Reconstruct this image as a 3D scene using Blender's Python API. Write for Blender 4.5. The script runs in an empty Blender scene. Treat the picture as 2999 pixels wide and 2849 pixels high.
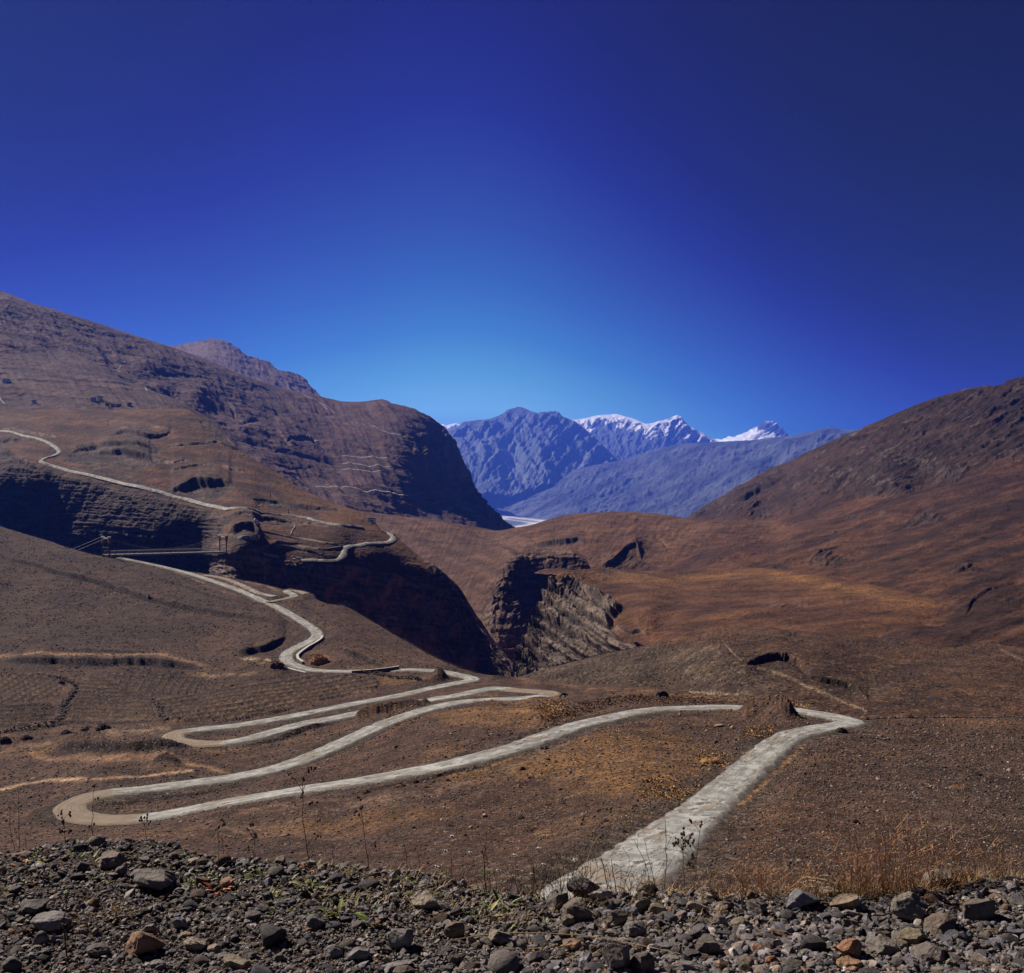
import bpy, bmesh, math, random
import numpy as np
from mathutils import Vector, Matrix
from mathutils.kdtree import KDTree

random.seed(7)
rng = np.random.default_rng(11)
scene = bpy.context.scene
COL = scene.collection
F, CX, CY = 1024.0, 512.0, 486.5          # focal length and centre, in picture units
SUN_DIR = np.array([-0.60, 0.43, 0.68]); SUN_DIR /= np.linalg.norm(SUN_DIR)
Q = 0.17288
RG = {'A1': (0, 273.1), 'A2': (341.4, 375.6), 'A3': (682.5, 341.4), 'B1': (0, 512.15), 'B2': (341.4, 580.4),
      'B3': (682.5, 614.6), 'C1': (0, 751.1), 'C2': (341.4, 751.1), 'C3': (682.5, 751.1)}

def pt(r, *pts):
    ox, oy = RG[r]
    return [(ox + x * Q, oy + y * Q) for x, y in pts]

def W(px, py, d):
    px, py, d = np.broadcast_arrays(np.asarray(px, float), np.asarray(py, float), np.asarray(d, float))
    return np.stack([(px - CX) / F * d, d, -(py - CY) / F * d], -1)

# ------------------------------------------------------------------ noise
_PM = np.random.default_rng(5).permutation(1024).astype(np.int32)
_GX = np.cos(np.arange(1024) * math.tau / 64).astype(np.float32); _GY = np.sin(np.arange(1024) * math.tau / 64).astype(np.float32)

def gn(x, y, seed=0):
    x, y = np.broadcast_arrays(np.asarray(x, float), np.asarray(y, float))
    x0 = np.floor(x); y0 = np.floor(y)
    fx = (x - x0).astype(np.float32); fy = (y - y0).astype(np.float32)
    ix = (x0.astype(np.int64) + seed * 131).astype(np.int32); iy = (y0.astype(np.int64) + seed * 57).astype(np.int32)
    u = fx * fx * fx * (fx * (fx * 6 - 15) + 10); v = fy * fy * fy * (fy * (fy * 6 - 15) + 10)
    p0 = _PM[ix & 1023]; p1 = _PM[(ix + 1) & 1023]
    def c(p, dy, dx):
        h = _PM[(p + iy + dy) & 1023]
        return _GX[h] * (fx - dx) + _GY[h] * (fy - dy)
    a = c(p0, 0, 0); b = c(p1, 0, 1); e = c(p0, 1, 0); f = c(p1, 1, 1)
    a += (b - a) * u; e += (f - e) * u
    return ((a + (e - a) * v) * 1.5).astype(float)

def fbm(x, y, octv=5, seed=0, gain=0.5):
    s = np.zeros(np.broadcast(x, y).shape); a = 1.0; t = 0.0
    for i in range(octv):
        s += a * gn(x, y, seed + i * 17); t += a
        x = x * 2.03 + 11.3; y = y * 2.03 + 5.7; a *= gain
    return s / t

def ridged(x, y, octv=5, seed=0, gain=0.5):
    s = np.zeros(np.broadcast(x, y).shape); a = 1.0; t = 0.0
    for i in range(octv):
        s += a * (1 - 2 * np.abs(gn(x, y, seed + i * 17))); t += a
        x = x * 2.03 + 11.3; y = y * 2.03 + 5.7; a *= gain
    return s / t

def rot(px, py, ang, la, lc):
    a = math.radians(ang)
    return (px * math.cos(a) - py * math.sin(a)) / la, (px * math.sin(a) + py * math.cos(a)) / lc

def rel(px, py, ang, la, lc, seed, octv=5, kind=fbm, gain=0.5):
    u, v = rot(px, py, ang, la, lc)
    return kind(u, v, octv, seed, gain)

def sst(a, b, x):
    t = np.clip((x - a) / (b - a), 0, 1)
    return t * t * (3 - 2 * t)

def mix(a, b, t):
    t = np.asarray(t)[..., None]
    return np.asarray(a, float) * (1 - t) + np.asarray(b, float) * t

# ------------------------------------------------------------------ thin plate spline of inverse depth
class TPS:
    def __init__(self, ctrl, lam=2e-3):
        c = np.array(ctrl, float)
        self.p = c[:, :2] / 400.0
        v = 1.0 / c[:, 2]
        self.s = v.mean(); v = v / self.s
        n = len(c)
        K = self.k(self.p, self.p) + np.eye(n) * lam
        A = np.zeros((n + 3, n + 3)); A[:n, :n] = K
        A[:n, n] = 1; A[:n, n + 1:] = self.p; A[n, :n] = 1; A[n + 1:, :n] = self.p.T
        self.w = np.linalg.solve(A, np.concatenate([v, [0, 0, 0]]))
        self.lo, self.hi = v.min() * 0.75, v.max() * 1.5
    def k(self, a, b):
        r2 = ((a[:, None, :] - b[None, :, :]) ** 2).sum(-1)
        return 0.5 * r2 * np.log(r2 + 1e-12)
    def __call__(self, px, py):
        q = np.stack([np.ravel(px), np.ravel(py)], -1) / 400.0
        out = np.empty(len(q)); n = len(self.p)
        for i in range(0, len(q), 40000):
            s = q[i:i + 40000]
            out[i:i + 40000] = self.k(s, self.p) @ self.w[:n] + self.w[n] + s @ self.w[n + 1:]
        out = np.clip(out, self.lo, self.hi) * self.s
        return (1.0 / out).reshape(np.shape(px))

# ------------------------------------------------------------------ meshes
def tag(o, label=None, cat=None, group=None, kind=None):
    if label: o['label'] = label
    if cat: o['category'] = cat
    if group: o['group'] = group
    if kind: o['kind'] = kind
    return o

def mesh_np(name, V, faces, mat=None, col=None, smooth=True, parent=None, uv=None, me_only=False):
    """V (n,3); faces (m,k) all of one k, or a list of such arrays"""
    if not isinstance(faces, list): faces = [faces]
    me = bpy.data.meshes.new(name)
    V = np.asarray(V, np.float32)
    me.vertices.add(len(V)); me.vertices.foreach_set('co', V.ravel())
    nl = sum(f.size for f in faces); nf = sum(len(f) for f in faces)
    me.loops.add(nl); me.polygons.add(nf)
    me.loops.foreach_set('vertex_index', np.concatenate([f.ravel() for f in faces]).astype(np.int32))
    tot = np.concatenate([np.full(len(f), f.shape[1], np.int32) for f in faces])
    st = np.concatenate([[0], np.cumsum(tot)[:-1]]).astype(np.int32)
    me.polygons.foreach_set('loop_start', st)
    me.polygons.foreach_set('use_smooth', np.full(nf, smooth, bool))
    if col is not None:
        a = me.attributes.new('Col', 'FLOAT_COLOR', 'POINT')
        c4 = np.ones((len(V), 4), np.float32); c4[:, :3] = col
        a.data.foreach_set('color', c4.ravel())
    if uv is not None:
        a = me.attributes.new('ruv', 'FLOAT_VECTOR', 'POINT')
        a.data.foreach_set('vector', np.asarray(uv, np.float32).ravel())
    me.update(calc_edges=True); me.validate()
    if mat: me.materials.append(mat)
    if me_only: return me
    o = bpy.data.objects.new(name, me); COL.objects.link(o)
    if parent: o.parent = parent
    return o

def grid_faces(R, C):
    i = np.arange(R * C).reshape(R, C)
    return np.stack([i[:-1, :-1], i[:-1, 1:], i[1:, 1:], i[1:, :-1]], -1).reshape(-1, 4)

def normals(Pg):
    du = np.gradient(Pg, axis=1); dv = np.gradient(Pg, axis=0)
    n = np.cross(du, dv)
    n /= np.linalg.norm(n, axis=-1, keepdims=True) + 1e-12
    n[n[..., 2] < -0.2] *= -1
    return n

class Layer:
    """One piece of country: a lofted surface through points of known distance, with its far side folded down behind its crest."""
    def __init__(self, name, sil, bot, ctrl, step=1.0, vstep=1.0, jag=0.0, jagl=6.0, x0=None, x1=None, lam=2e-3, seed=0, ds=1.0, jagf=None):
        sil = np.array(sorted(sil)); bot = np.array(sorted(bot)) if not np.isscalar(bot) else None
        x0 = sil[0, 0] if x0 is None else x0; x1 = sil[-1, 0] if x1 is None else x1
        self.name = name
        self.c = np.arange(x0, x1 + step * 0.5, step)
        top = np.interp(self.c, sil[:, 0], sil[:, 1])
        if jag: top = top + jag * (jagf(self.c) if jagf else 1) * fbm(self.c / jagl, self.c * 0 + seed, 5, seed, 0.6)
        self.top = top
        b = np.interp(self.c, bot[:, 0], bot[:, 1])
        self.bot = np.maximum(b, top + 2.0)
        self.R = int(max(12, np.max(self.bot - self.top) / vstep))
        t = np.linspace(0, 1, self.R)[:, None]
        self.px = np.broadcast_to(self.c[None, :], (self.R, len(self.c))).copy()
        self.py = self.bot[None, :] * (1 - t) + self.top[None, :] * t
        self.d = TPS(ctrl, lam)(self.px, self.py) * ds
        self.P = W(self.px, self.py, self.d)
        self.N = normals(self.P)
        self.m = self.d / F                      # metres in one picture unit
        self.col = None
    def push(self, disp):                         # metres along the normal
        self.P = self.P + self.N * np.asarray(disp)[..., None]
    def lift(self, disp):
        self.P[..., 2] += disp
    def slope(self):
        return normals(self.P)[..., 2]
    def sample(self, px, py, arr=None):
        arr = self.P if arr is None else arr
        px = np.asarray(px, float); py = np.asarray(py, float)
        u = np.clip((px - self.c[0]) / (self.c[1] - self.c[0]), 0, len(self.c) - 1.001)
        b = np.interp(px, self.c, self.bot); tp = np.interp(px, self.c, self.top)
        v = np.clip((b - py) / (b - tp) * (self.R - 1), 0, self.R - 1.001)
        i = v.astype(int); j = u.astype(int); fu = u - j; fv = v - i
        if arr.ndim == 3: fu = fu[..., None]; fv = fv[..., None]
        return (arr[i, j] * (1 - fu) + arr[i, j + 1] * fu) * (1 - fv) + (arr[i + 1, j] * (1 - fu) + arr[i + 1, j + 1] * fu) * fv
    def fine(self, amp, ang=10, la=5.0, lc=2.4, seed=0, w=1.0):
        """small broken relief, in picture units of height"""
        n = rel(self.px, self.py, ang, la, lc, 700 + seed, 3, ridged, .6) + .6 * rel(self.px, self.py, ang + 60, la * .7, lc * .8, 720 + seed, 3)
        n *= .45 + .9 * sst(-.35, .4, rel(self.px, self.py, ang, la * 6, lc * 5, 740 + seed, 3))
        return n * amp * self.m * w * sst(-.5, 2.5, self.py - self.top[None])
    def build(self, mat, back=0.5, reach=0.25, kind='structure'):
        P = self.P; rows = [P]
        cols = [self.col]
        e = P[-1]; h = e[:, :2] / np.linalg.norm(e[:, :2], axis=1, keepdims=True)
        dd = np.linalg.norm(e[:, :2], axis=1)
        elev = e[:, 2] / dd
        for s in (0.004, 0.012, 0.03, 0.07, 0.14, reach):
            q = e.copy(); r = s * dd
            q[:, :2] += h * r[:, None]
            q[:, 2] = e[:, 2] + elev * r - back * r - 0.15 * r * min(1, s / 0.05)
            rows.append(q[None]); cols.append(self.col[-1:])
        V = np.concatenate(rows, 0); C = np.concatenate(cols, 0)
        R, Cc = V.shape[:2]
        o = mesh_np(self.name, V.reshape(-1, 3), grid_faces(R, Cc), mat, C.reshape(-1, 3))
        o['kind'] = kind
        self.obj = o
        return o

# ---- local landforms, all as heights
def poly_s(px, py, poly, taper=10.0):
    p = np.array(poly); 
    if p[0, 0] > p[-1, 0]: p = p[::-1]
    s = np.interp(px, p[:, 0], p[:, 1]) - py
    w = sst(p[0, 0] - taper * .2, p[0, 0] + taper, px) * (1 - sst(p[-1, 0] - taper, p[-1, 0] + taper * .2, px))
    return s, w

def scarp(px, py, poly, w, L, taper=10.0, wob=0.6, seed=3):
    """a broken step in the ground along a line, w picture units tall: steep face, the ground above it easing back; fades out at both ends"""
    q = np.array(poly); x0, x1 = q[:, 0].min(), q[:, 0].max()
    s, _ = poly_s(px, py, poly, taper)
    tp = max(taper, .3 * (x1 - x0))
    k = sst(x0 - 2, x0 + tp, px) * (1 - sst(x1 - tp, x1 + 2, px))
    s = s + wob * (.35 * fbm(px / 6.0, py / 9.0, 2, seed) + 1.6 * fbm(px / 20.0, py * 0, 3, seed + 9))
    wl = w * (.25 + .75 * k) * (.9 + .5 * fbm(px / 26.0, py * 0 + seed, 3, seed + 5))
    s = s + .45 * wl
    ws = max(.9, .16 * w)
    face = sst(-1.3, -.3, s / ws) * (1 - sst(1.2, 2.0, s / ws)) * sst(.05, .4, k)
    return wl * sst(0, ws, s) * np.exp(-np.maximum(s - ws, 0) / max(L, 2.2 * w)) * sst(0, .25, k), face

def trench(px, py, poly, w, taper=8.0, wob=0.5, seed=3):
    s, k = poly_s(px, py, poly, taper)
    s = s + wob * fbm(px / 6.0, py / 9.0, 3, seed)
    return np.exp(-(s / w) ** 2) * k

def bump(px, py, cx, cy, rx, ry, p=1.0):
    r = ((px - cx) / rx) ** 2 + ((py - cy) / ry) ** 2
    return np.exp(-r ** p * 1.2)

def in_poly(px, py, poly):
    c = np.zeros(px.shape, bool); n = len(poly)
    for i in range(n):
        x1, y1 = poly[i]; x2, y2 = poly[(i + 1) % n]
        if y1 == y2: continue
        k = ((y1 > py) != (y2 > py)) & (px < (x2 - x1) * (py - y1) / (y2 - y1) + x1)
        c ^= k
    return c

# ------------------------------------------------------------------ materials
class NT:
    def __init__(self, name, rough=0.95, spec=0.15):
        self.mat = bpy.data.materials.new(name); self.mat.use_nodes = True
        self.t = self.mat.node_tree; self.t.nodes.clear()
        self.out = self.n('ShaderNodeOutputMaterial'); self.b = self.n('ShaderNodeBsdfPrincipled')
        self.b.inputs['Roughness'].default_value = rough
        self.b.inputs['Specular IOR Level'].default_value = spec
        self.l(self.b.outputs[0], self.out.inputs['Surface'])
    def n(self, t, **kw):
        x = self.t.nodes.new(t)
        for k, v in kw.items(): setattr(x, k, v)
        return x
    def l(self, a, b): self.t.links.new(a, b)
    def pos(self, scale=(1, 1, 1), src=None):
        m = self.n('ShaderNodeVectorMath', operation='MULTIPLY')
        if src is None: src = self.n('ShaderNodeNewGeometry').outputs['Position']
        self.l(src, m.inputs[0]); m.inputs[1].default_value = scale
        return m.outputs[0]
    def noise(self, vec, scale=1.0, detail=4, rough=0.6):
        x = self.n('ShaderNodeTexNoise'); x.inputs['Scale'].default_value = scale
        x.inputs['Detail'].default_value = detail; x.inputs['Roughness'].default_value = rough
        self.l(vec, x.inputs['Vector']); return x.outputs['Fac']
    def ramp(self, f, a, b, va=0.0, vb=1.0):
        x = self.n('ShaderNodeMapRange', interpolation_type='SMOOTHSTEP'); self.l(f, x.inputs[0])
        for i, v in zip((1, 2, 3, 4), (a, b, va, vb)): x.inputs[i].default_value = v
        return x.outputs[0]
    def math(self, op, a, b=None):
        x = self.n('ShaderNodeMath', operation=op)
        for i, v in enumerate((a, b)):
            if v is None: continue
            if isinstance(v, (int, float)): x.inputs[i].default_value = v
            else: self.l(v, x.inputs[i])
        return x.outputs[0]
    def mixc(self, f, a, b, blend='MIX'):
        x = self.n('ShaderNodeMix', data_type='RGBA', blend_type=blend)
        for i, v in ((0, f), (6, a), (7, b)):
            if isinstance(v, (int, float)): x.inputs[i].default_value = v
            elif isinstance(v, (tuple, list)): x.inputs[i].default_value = (*v, 1)
            else: self.l(v, x.inputs[i])
        return x.outputs[2]
    def attr(self, name, typ='GEOMETRY'):
        return self.n('ShaderNodeAttribute', attribute_name=name, attribute_type=typ)
    def bump(self, h, dist, strength=1.0, prev=None):
        x = self.n('ShaderNodeBump'); x.inputs['Strength'].default_value = strength; x.inputs['Distance'].default_value = dist
        self.l(h, x.inputs['Height'])
        if prev: self.l(prev, x.inputs['Normal'])
        return x.outputs[0]

def terrain_mat(name, s1, s2, b1, b2, var=0.5, stretch=(1, 1, 1), speck=None, alb=None, cast=(1.05, .89, .80)):
    """Col attribute times two scales of mottling (s1 coarse, s2 fine; per metre), with bumps of b1 and b2 metres."""
    m = NT(name)
    p = m.pos(stretch)
    n1 = m.noise(p, s1, 6, 0.62); n2 = m.noise(p, s2, 4, 0.6)
    col = m.attr('Col').outputs['Color']
    col = m.mixc(1.0, col, cast, 'MULTIPLY')
    f1 = m.ramp(n1, 0.3, 0.7, 1 - var, 1 + var); f2 = m.ramp(n2, 0.3, 0.7, 1 - var * .8, 1 + var * .8)
    f = m.math('MULTIPLY', m.math('MULTIPLY', f1, f2), alb or ALB)
    g = m.n('ShaderNodeVectorMath', operation='SCALE'); m.l(col, g.inputs[0]); m.l(f, g.inputs['Scale'])
    c = g.outputs[0]
    if speck:
        v = m.n('ShaderNodeTexVoronoi'); v.inputs['Scale'].default_value = speck; m.l(p, v.inputs['Vector'])
        hs = m.n('ShaderNodeSeparateColor'); m.l(v.outputs['Color'], hs.inputs[0])
        a = m.math('MULTIPLY', m.ramp(hs.outputs[0], 0.88, 0.95), .55); a2 = m.ramp(hs.outputs[1], 0.75, 0.82)
        c = m.mixc(a, c, (0.17, 0.135, 0.105)); c = m.mixc(m.math('MULTIPLY', a2, 0.75), c, (0.035, 0.022, 0.018))
    m.l(c, m.b.inputs['Base Color'])
    nb = m.bump(n1, b1); nb = m.bump(n2, b2, prev=nb)
    m.l(nb, m.b.inputs['Normal'])
    return m.mat
HAZE = 5.2e-5; HAZE_COL = (0.075, 0.185, 1.0, 1); ALB = 0.50
SKY_STR = 0.1; SUN_E = 5.0; EXPO = 0.72
SKY_FALL = [(0.0, .42), (.27, .50), (.36, .70), (.43, .9), (.48, 1.0), (.53, .96), (.60, .76), (.66, .56), (.71, .42), (.80, .34), (1.0, .3)]
SKY_PAL = [(0, (.002, 0, .001)), (.9, (.003, .0, .002)), (1.2, (.004, .0, .012)), (1.5, (.005, .0, .042)), (1.8, (.006, .0, .085)), (2.15, (.011, .010, .18)), (2.7, (.024, .062, .29)), (3.2, (.034, .13, .40)), (3.9, (.06, .26, .53)), (4.75, (.15, .51, .68)), (5.7, (.32, .80, .95)), (8, (.45, .8, .9)), (10, (.45, .8, .9))]
# ================================================================== far country, from the back
SOIL = (0.115, 0.058, 0.038); OCHRE = (0.19, 0.105, 0.048); UMBER = (0.070, 0.043, 0.036); GREYB = (0.085, 0.064, 0.058)
ROCK = (0.135, 0.115, 0.108); ROCKD = (0.060, 0.047, 0.046); PALE = (0.24, 0.21, 0.185)

m_far = terrain_mat('far_rock', 1 / 260.0, 1 / 45.0, 70, 26, 0.25, alb=.85, cast=(.66, .95, 1.15))  # bluish cast puts part of the distance haze into the rock colour
SNOW = (1.55, 1.14, .98)
m_mid = terrain_mat('slope_earth', 1 / 45.0, 1 / 8.0, 7, 3.0, 0.34, cast=(.82, .66, .69))
m_hill = terrain_mat('hill_earth', 1 / 16.0, 1 / 2.6, 2.2, 1.0, 0.42)

# ---- snow peaks
def snow_layer(name, sil, bot, ctrl, seed, lo, amt):
    L = Layer(name, sil, bot, ctrl, step=0.6, vstep=0.6, jag=.9, jagl=6, seed=seed, ds=.77)
    r = rel(L.px, L.py, 62, 30, 11, seed, 5, ridged) * 1.4 + 0.7 * rel(L.px, L.py, 120, 20, 8, seed + 3, 5, ridged)
    k = L.py - L.top[None, :]
    L.push(r * L.m * 3.2 * sst(-2, 10, k))
    n = normals(L.P)
    sn = rel(L.px, L.py, 35, 16, 5, seed + 5, 5)
    f = sst(-.05, 0.2, sn * 1.9 + (lo - k) / amt + 0.6 * (n[..., 2] - 0.5) + .12 - .8 * sst(-.1, -.6, (n @ SUN_DIR)) )  # less snow on faces turned from the sun: shade put into the colour
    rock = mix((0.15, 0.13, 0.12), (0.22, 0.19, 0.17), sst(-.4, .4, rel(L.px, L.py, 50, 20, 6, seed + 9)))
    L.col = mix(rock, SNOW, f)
    return L.build(m_far)

sil = pt('A2', (1300, 262), (1345, 258), (1400, 250), (1480, 231), (1540, 228), (1590, 222), (1640, 236), (1700, 254), (1760, 281), (1800, 275), (1830, 266), (1870, 258), (1900, 245), (1940, 230), (1965, 238)) + pt('A3', (0, 447), (12, 462), (30, 482), (60, 500), (100, 522), (140, 545), (190, 575), (260, 600))
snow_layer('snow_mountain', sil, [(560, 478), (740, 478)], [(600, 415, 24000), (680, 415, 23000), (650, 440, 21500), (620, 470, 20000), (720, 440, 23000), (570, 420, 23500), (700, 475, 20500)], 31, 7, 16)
sil = pt('A3', (170, 580), (200, 571), (250, 563), (310, 554), (350, 527), (400, 515), (430, 509), (455, 480), (478, 466), (500, 461), (520, 470), (540, 480), (556, 495), (575, 512), (600, 538), (612, 548), (680, 570))
L = Layer('snow_peak', sil, [(700, 462), (805, 462)], [(715, 438, 24500), (770, 421, 22500), (795, 440, 21500), (735, 455, 19000), (790, 460, 17800)], step=0.6, vstep=0.5, jag=1.2, jagl=8, seed=5, ds=.84)
L.push(rel(L.px, L.py, 30, 22, 7, 77, 5, ridged) * L.m * 3.0)
k = L.py - np.interp(L.px, [700, 742, 755, 763, 775, 790, 805], [425, 425, 432, 433, 437, 440, 441])
f = sst(-2, 2, k + 5 * rel(L.px, L.py, 60, 12, 4, 9) ) * (1 - 0.85 * sst(0.1, .5, rel(L.px, L.py, 25, 14, 5, 19)))
f = np.maximum(f, sst(.16, .34, rel(L.px, L.py, 40, 9, 3, 29) + 0.14 * sst(6, 0, L.py - L.top[None])))
L.col = mix((0.15, 0.13, 0.12), SNOW, f)
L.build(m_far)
sil = pt('A2', (560, 290), (590, 283), (610, 289), (640, 281), (665, 277), (690, 284), (730, 292))
snow_layer('snow_ridge', sil, [(435, 440), (470, 440)], [(440, 424, 26000), (465, 424, 26000), (450, 440, 24500), (465, 440, 24400)], 63, 5, 8)

# ---- blue mountain across the main valley
sil = pt('A2', (480, 345), (560, 338), (610, 322), (640, 303), (675, 294), (700, 273), (750, 262), (800, 254), (830, 256), (860, 250), (900, 236), (930, 225), (955, 203), (970, 195), (1000, 189), (1020, 181), (1040, 184), (1060, 192), (1080, 196), (1110, 211), (1130, 216), (1180, 211), (1240, 205), (1255, 222), (1275, 237), (1330, 257), (1370, 281), (1400, 302), (1450, 345), (1500, 392), (1560, 450), (1620, 510))
L = Layer('blue_mountain', sil, [(420, 505), (525, 500), (640, 478)], [
    (521, 407, 16500), (450, 425, 15500), (556, 412, 16800), (590, 440, 16200), (620, 465, 15400), (450, 490, 12800), (500, 488, 12600), (470, 455, 14200),
    (530, 445, 14700), (560, 470, 13600), (600, 470, 14400), (500, 430, 15400), (620, 478, 14600)], step=0.7, vstep=0.7, jag=1.0, jagl=7, seed=4, ds=.88)
r = rel(L.px, L.py, 52, 60, 17, 41, 6, ridged, .55) * 7 + rel(L.px, L.py, 118, 42, 15, 43, 5, ridged) * 4.5
r += bump(L.px, L.py, 478, 470, 26, 22) * 9 + bump(L.px, L.py, 545, 468, 14, 34) * 8 - bump(L.px, L.py, 512, 470, 9, 30) * 7
L.push((r * 1.25 + rel(L.px, L.py, 55, 14, 5, 48, 4, ridged) * 1.3) * L.m * sst(-2, 14, L.py - L.top[None]))
L.col = mix((0.14, 0.12, 0.11), (0.23, 0.195, 0.165), sst(-.3, .4, rel(L.px, L.py, 50, 50, 12, 47)))
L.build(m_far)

# ---- valley floor with a pale river bed
vx = np.concatenate([np.linspace(-9000, -900, 30), np.linspace(-880, 1100, 120), np.linspace(1150, 9000, 30)]); vy = np.geomspace(2500, 13000, 420)
X, Y = np.meshgrid(vx, vy); Z = -300 + 5 * fbm(X / 900, Y / 900, 4, 3) - 60 * sst(7000, 3000, Y)
riv = np.exp(-((X - (150 + 140 * np.sin((Y - 8000) / 500)) + (Y - 8500) * .05) / 75.0) ** 2) + .8 * np.exp(-((X - 40 - 120 * np.sin((Y - 7700) / 420)) / 40.0) ** 2); riv = np.clip(riv, 0, 1)
c = mix(mix((0.17, 0.135, 0.11), (0.24, 0.2, 0.165), sst(-.3, .3, fbm(X / 700, Y / 900, 5, 8))), (1.1, .75, .58), riv)
o = mesh_np('valley_floor', np.stack([X, Y, Z], -1).reshape(-1, 3), grid_faces(420, 180), m_far, c.reshape(-1, 3)); o['kind'] = 'structure'

# ---- long blue foothill
sil = pt('A2', (700, 700), (810, 668), (850, 658), (900, 650), (1000, 634), (1100, 620), (1200, 590), (1350, 545), (1450, 522), (1600, 495), (1700, 463), (1800, 430), (1900, 408), (1975, 392)) + pt('A3', (60, 588), (100, 591), (160, 583), (250, 580), (400, 573), (480, 562), (550, 553), (650, 544), (700, 532), (750, 521), (800, 505), (850, 495), (880, 500), (910, 510), (960, 513), (1000, 514), (1060, 500), (1150, 470))
L = Layer('valley_hill', sil, [(440, 506), (480, 509), (500, 512.5), (520, 517), (540, 521), (560, 524), (640, 540), (700, 545), (760, 545), (885, 500)], [
    (480, 492, 12400), (490, 515, 11800), (520, 486, 12800), (530, 522, 10800), (600, 466, 13300), (620, 500, 11000), (640, 522, 9600), (683, 445, 13200), (700, 480, 10600),
    (700, 515, 8800), (760, 442, 12400), (760, 500, 8600), (830, 428, 11800), (860, 431, 12000), (830, 470, 9600), (570, 515, 10400), (880, 428, 12200), (700, 540, 7900), (560, 490, 12000)], step=0.7, vstep=0.6, jag=.8, jagl=9, seed=8, ds=.9)
r = rel(L.px, L.py, 28, 75, 11, 51, 6, ridged, .5) * 3.6 + rel(L.px, L.py, 30, 24, 4, 59, 5, ridged) * 1.0 + rel(L.px, L.py, 60, 34, 10, 53, 5, ridged) * 2.6 * sst(500, 620, L.px)
r += rel(L.px, L.py, 12, 90, 30, 55) * 5 + bump(L.px, L.py, 748, 478, 24, 14) * 5 - bump(L.px, L.py, 775, 470, 9, 20) * 6
r -= trench(L.px, L.py, pt('A2', (1480, 720), (1560, 690), (1640, 650), (1700, 600), (1730, 560)), 1.3) * 3 + trench(L.px, L.py, pt('A2', (1620, 790), (1690, 750), (1800, 690), (1900, 650)), 1.6) * 4
L.push(r * L.m * sst(-2, 12, L.py - L.top[None]))
L.col = mix((0.075, 0.062, 0.058), (0.165, 0.132, 0.115), sst(-.35, .35, rel(L.px, L.py, 24, 60, 8, 57) + .3 * rel(L.px, L.py, 24, 30, 4, 58)))
L.build(m_far)

# ---- jagged hill behind the left slope
sil = pt('A1', (900, 440), (1030, 430), (1090, 414), (1150, 400), (1210, 395), (1250, 391), (1285, 393), (1300, 404), (1320, 412), (1360, 440), (1400, 470), (1425, 483), (1445, 489), (1470, 491), (1482, 502), (1500, 516), (1540, 512), (1556, 528), (1575, 540), (1582, 556), (1605, 568), (1640, 578), (1680, 588), (1730, 605), (1760, 625), (1790, 655), (1830, 695), (1900, 760))
L = Layer('jagged_hill', sil, [(155, 400), (250, 400), (330, 415)], [(180, 346, 5200), (221, 341, 5000), (255, 360, 4900), (290, 375, 4800), (316, 392, 4700), (200, 380, 4300), (260, 395, 4200), (310, 405, 4300)], step=.6, vstep=.6, jag=1.6, jagl=5, seed=14, ds=.8)
r = rel(L.px, L.py, -14, 60, 5, 61, 5, ridged) * 2.2 + rel(L.px, L.py, -60, 18, 9, 63, 5, ridged) * 2.0
L.push(r * L.m)
L.col = mix((0.13, 0.098, 0.085), (0.21, 0.16, 0.135), sst(-.3, .3, rel(L.px, L.py, -12, 50, 5, 64)))
L.build(terrain_mat('jagged_earth', 1 / 90.0, 1 / 18.0, 10, 3, .25))

# ---- broad left slope, ending in a dark cliff
sil = [(-140, 240), (-60, 268)] + pt('A1', (0, 100), (60, 122), (120, 148), (200, 180), (300, 206), (400, 238), (500, 268), (600, 300), (700, 335), (800, 366), (900, 398), (1000, 430), (1100, 466), (1200, 502), (1300, 545), (1400, 588), (1500, 625), (1600, 657), (1700, 682), (1800, 702), (1900, 724), (1975, 742)) + pt('A2', (50, 151), (100, 152), (150, 147), (200, 140), (235, 136), (270, 146), (290, 160), (350, 172), (420, 189), (450, 207), (490, 226), (520, 240), (545, 262), (575, 282), (600, 300), (618, 330), (640, 358), (655, 392), (680, 432), (700, 480), (720, 520), (740, 565), (760, 620), (780, 665), (800, 702), (860, 762), (930, 830), (1010, 884), (1060, 915))
CLIFF = pt('A2', (400, 330), (455, 345), (540, 350), (600, 300), (640, 358), (680, 432), (720, 520), (760, 620), (800, 702), (930, 830), (1010, 884), (900, 888), (800, 790), (700, 720), (600, 650), (540, 590), (470, 540), (400, 470), (420, 400))
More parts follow.
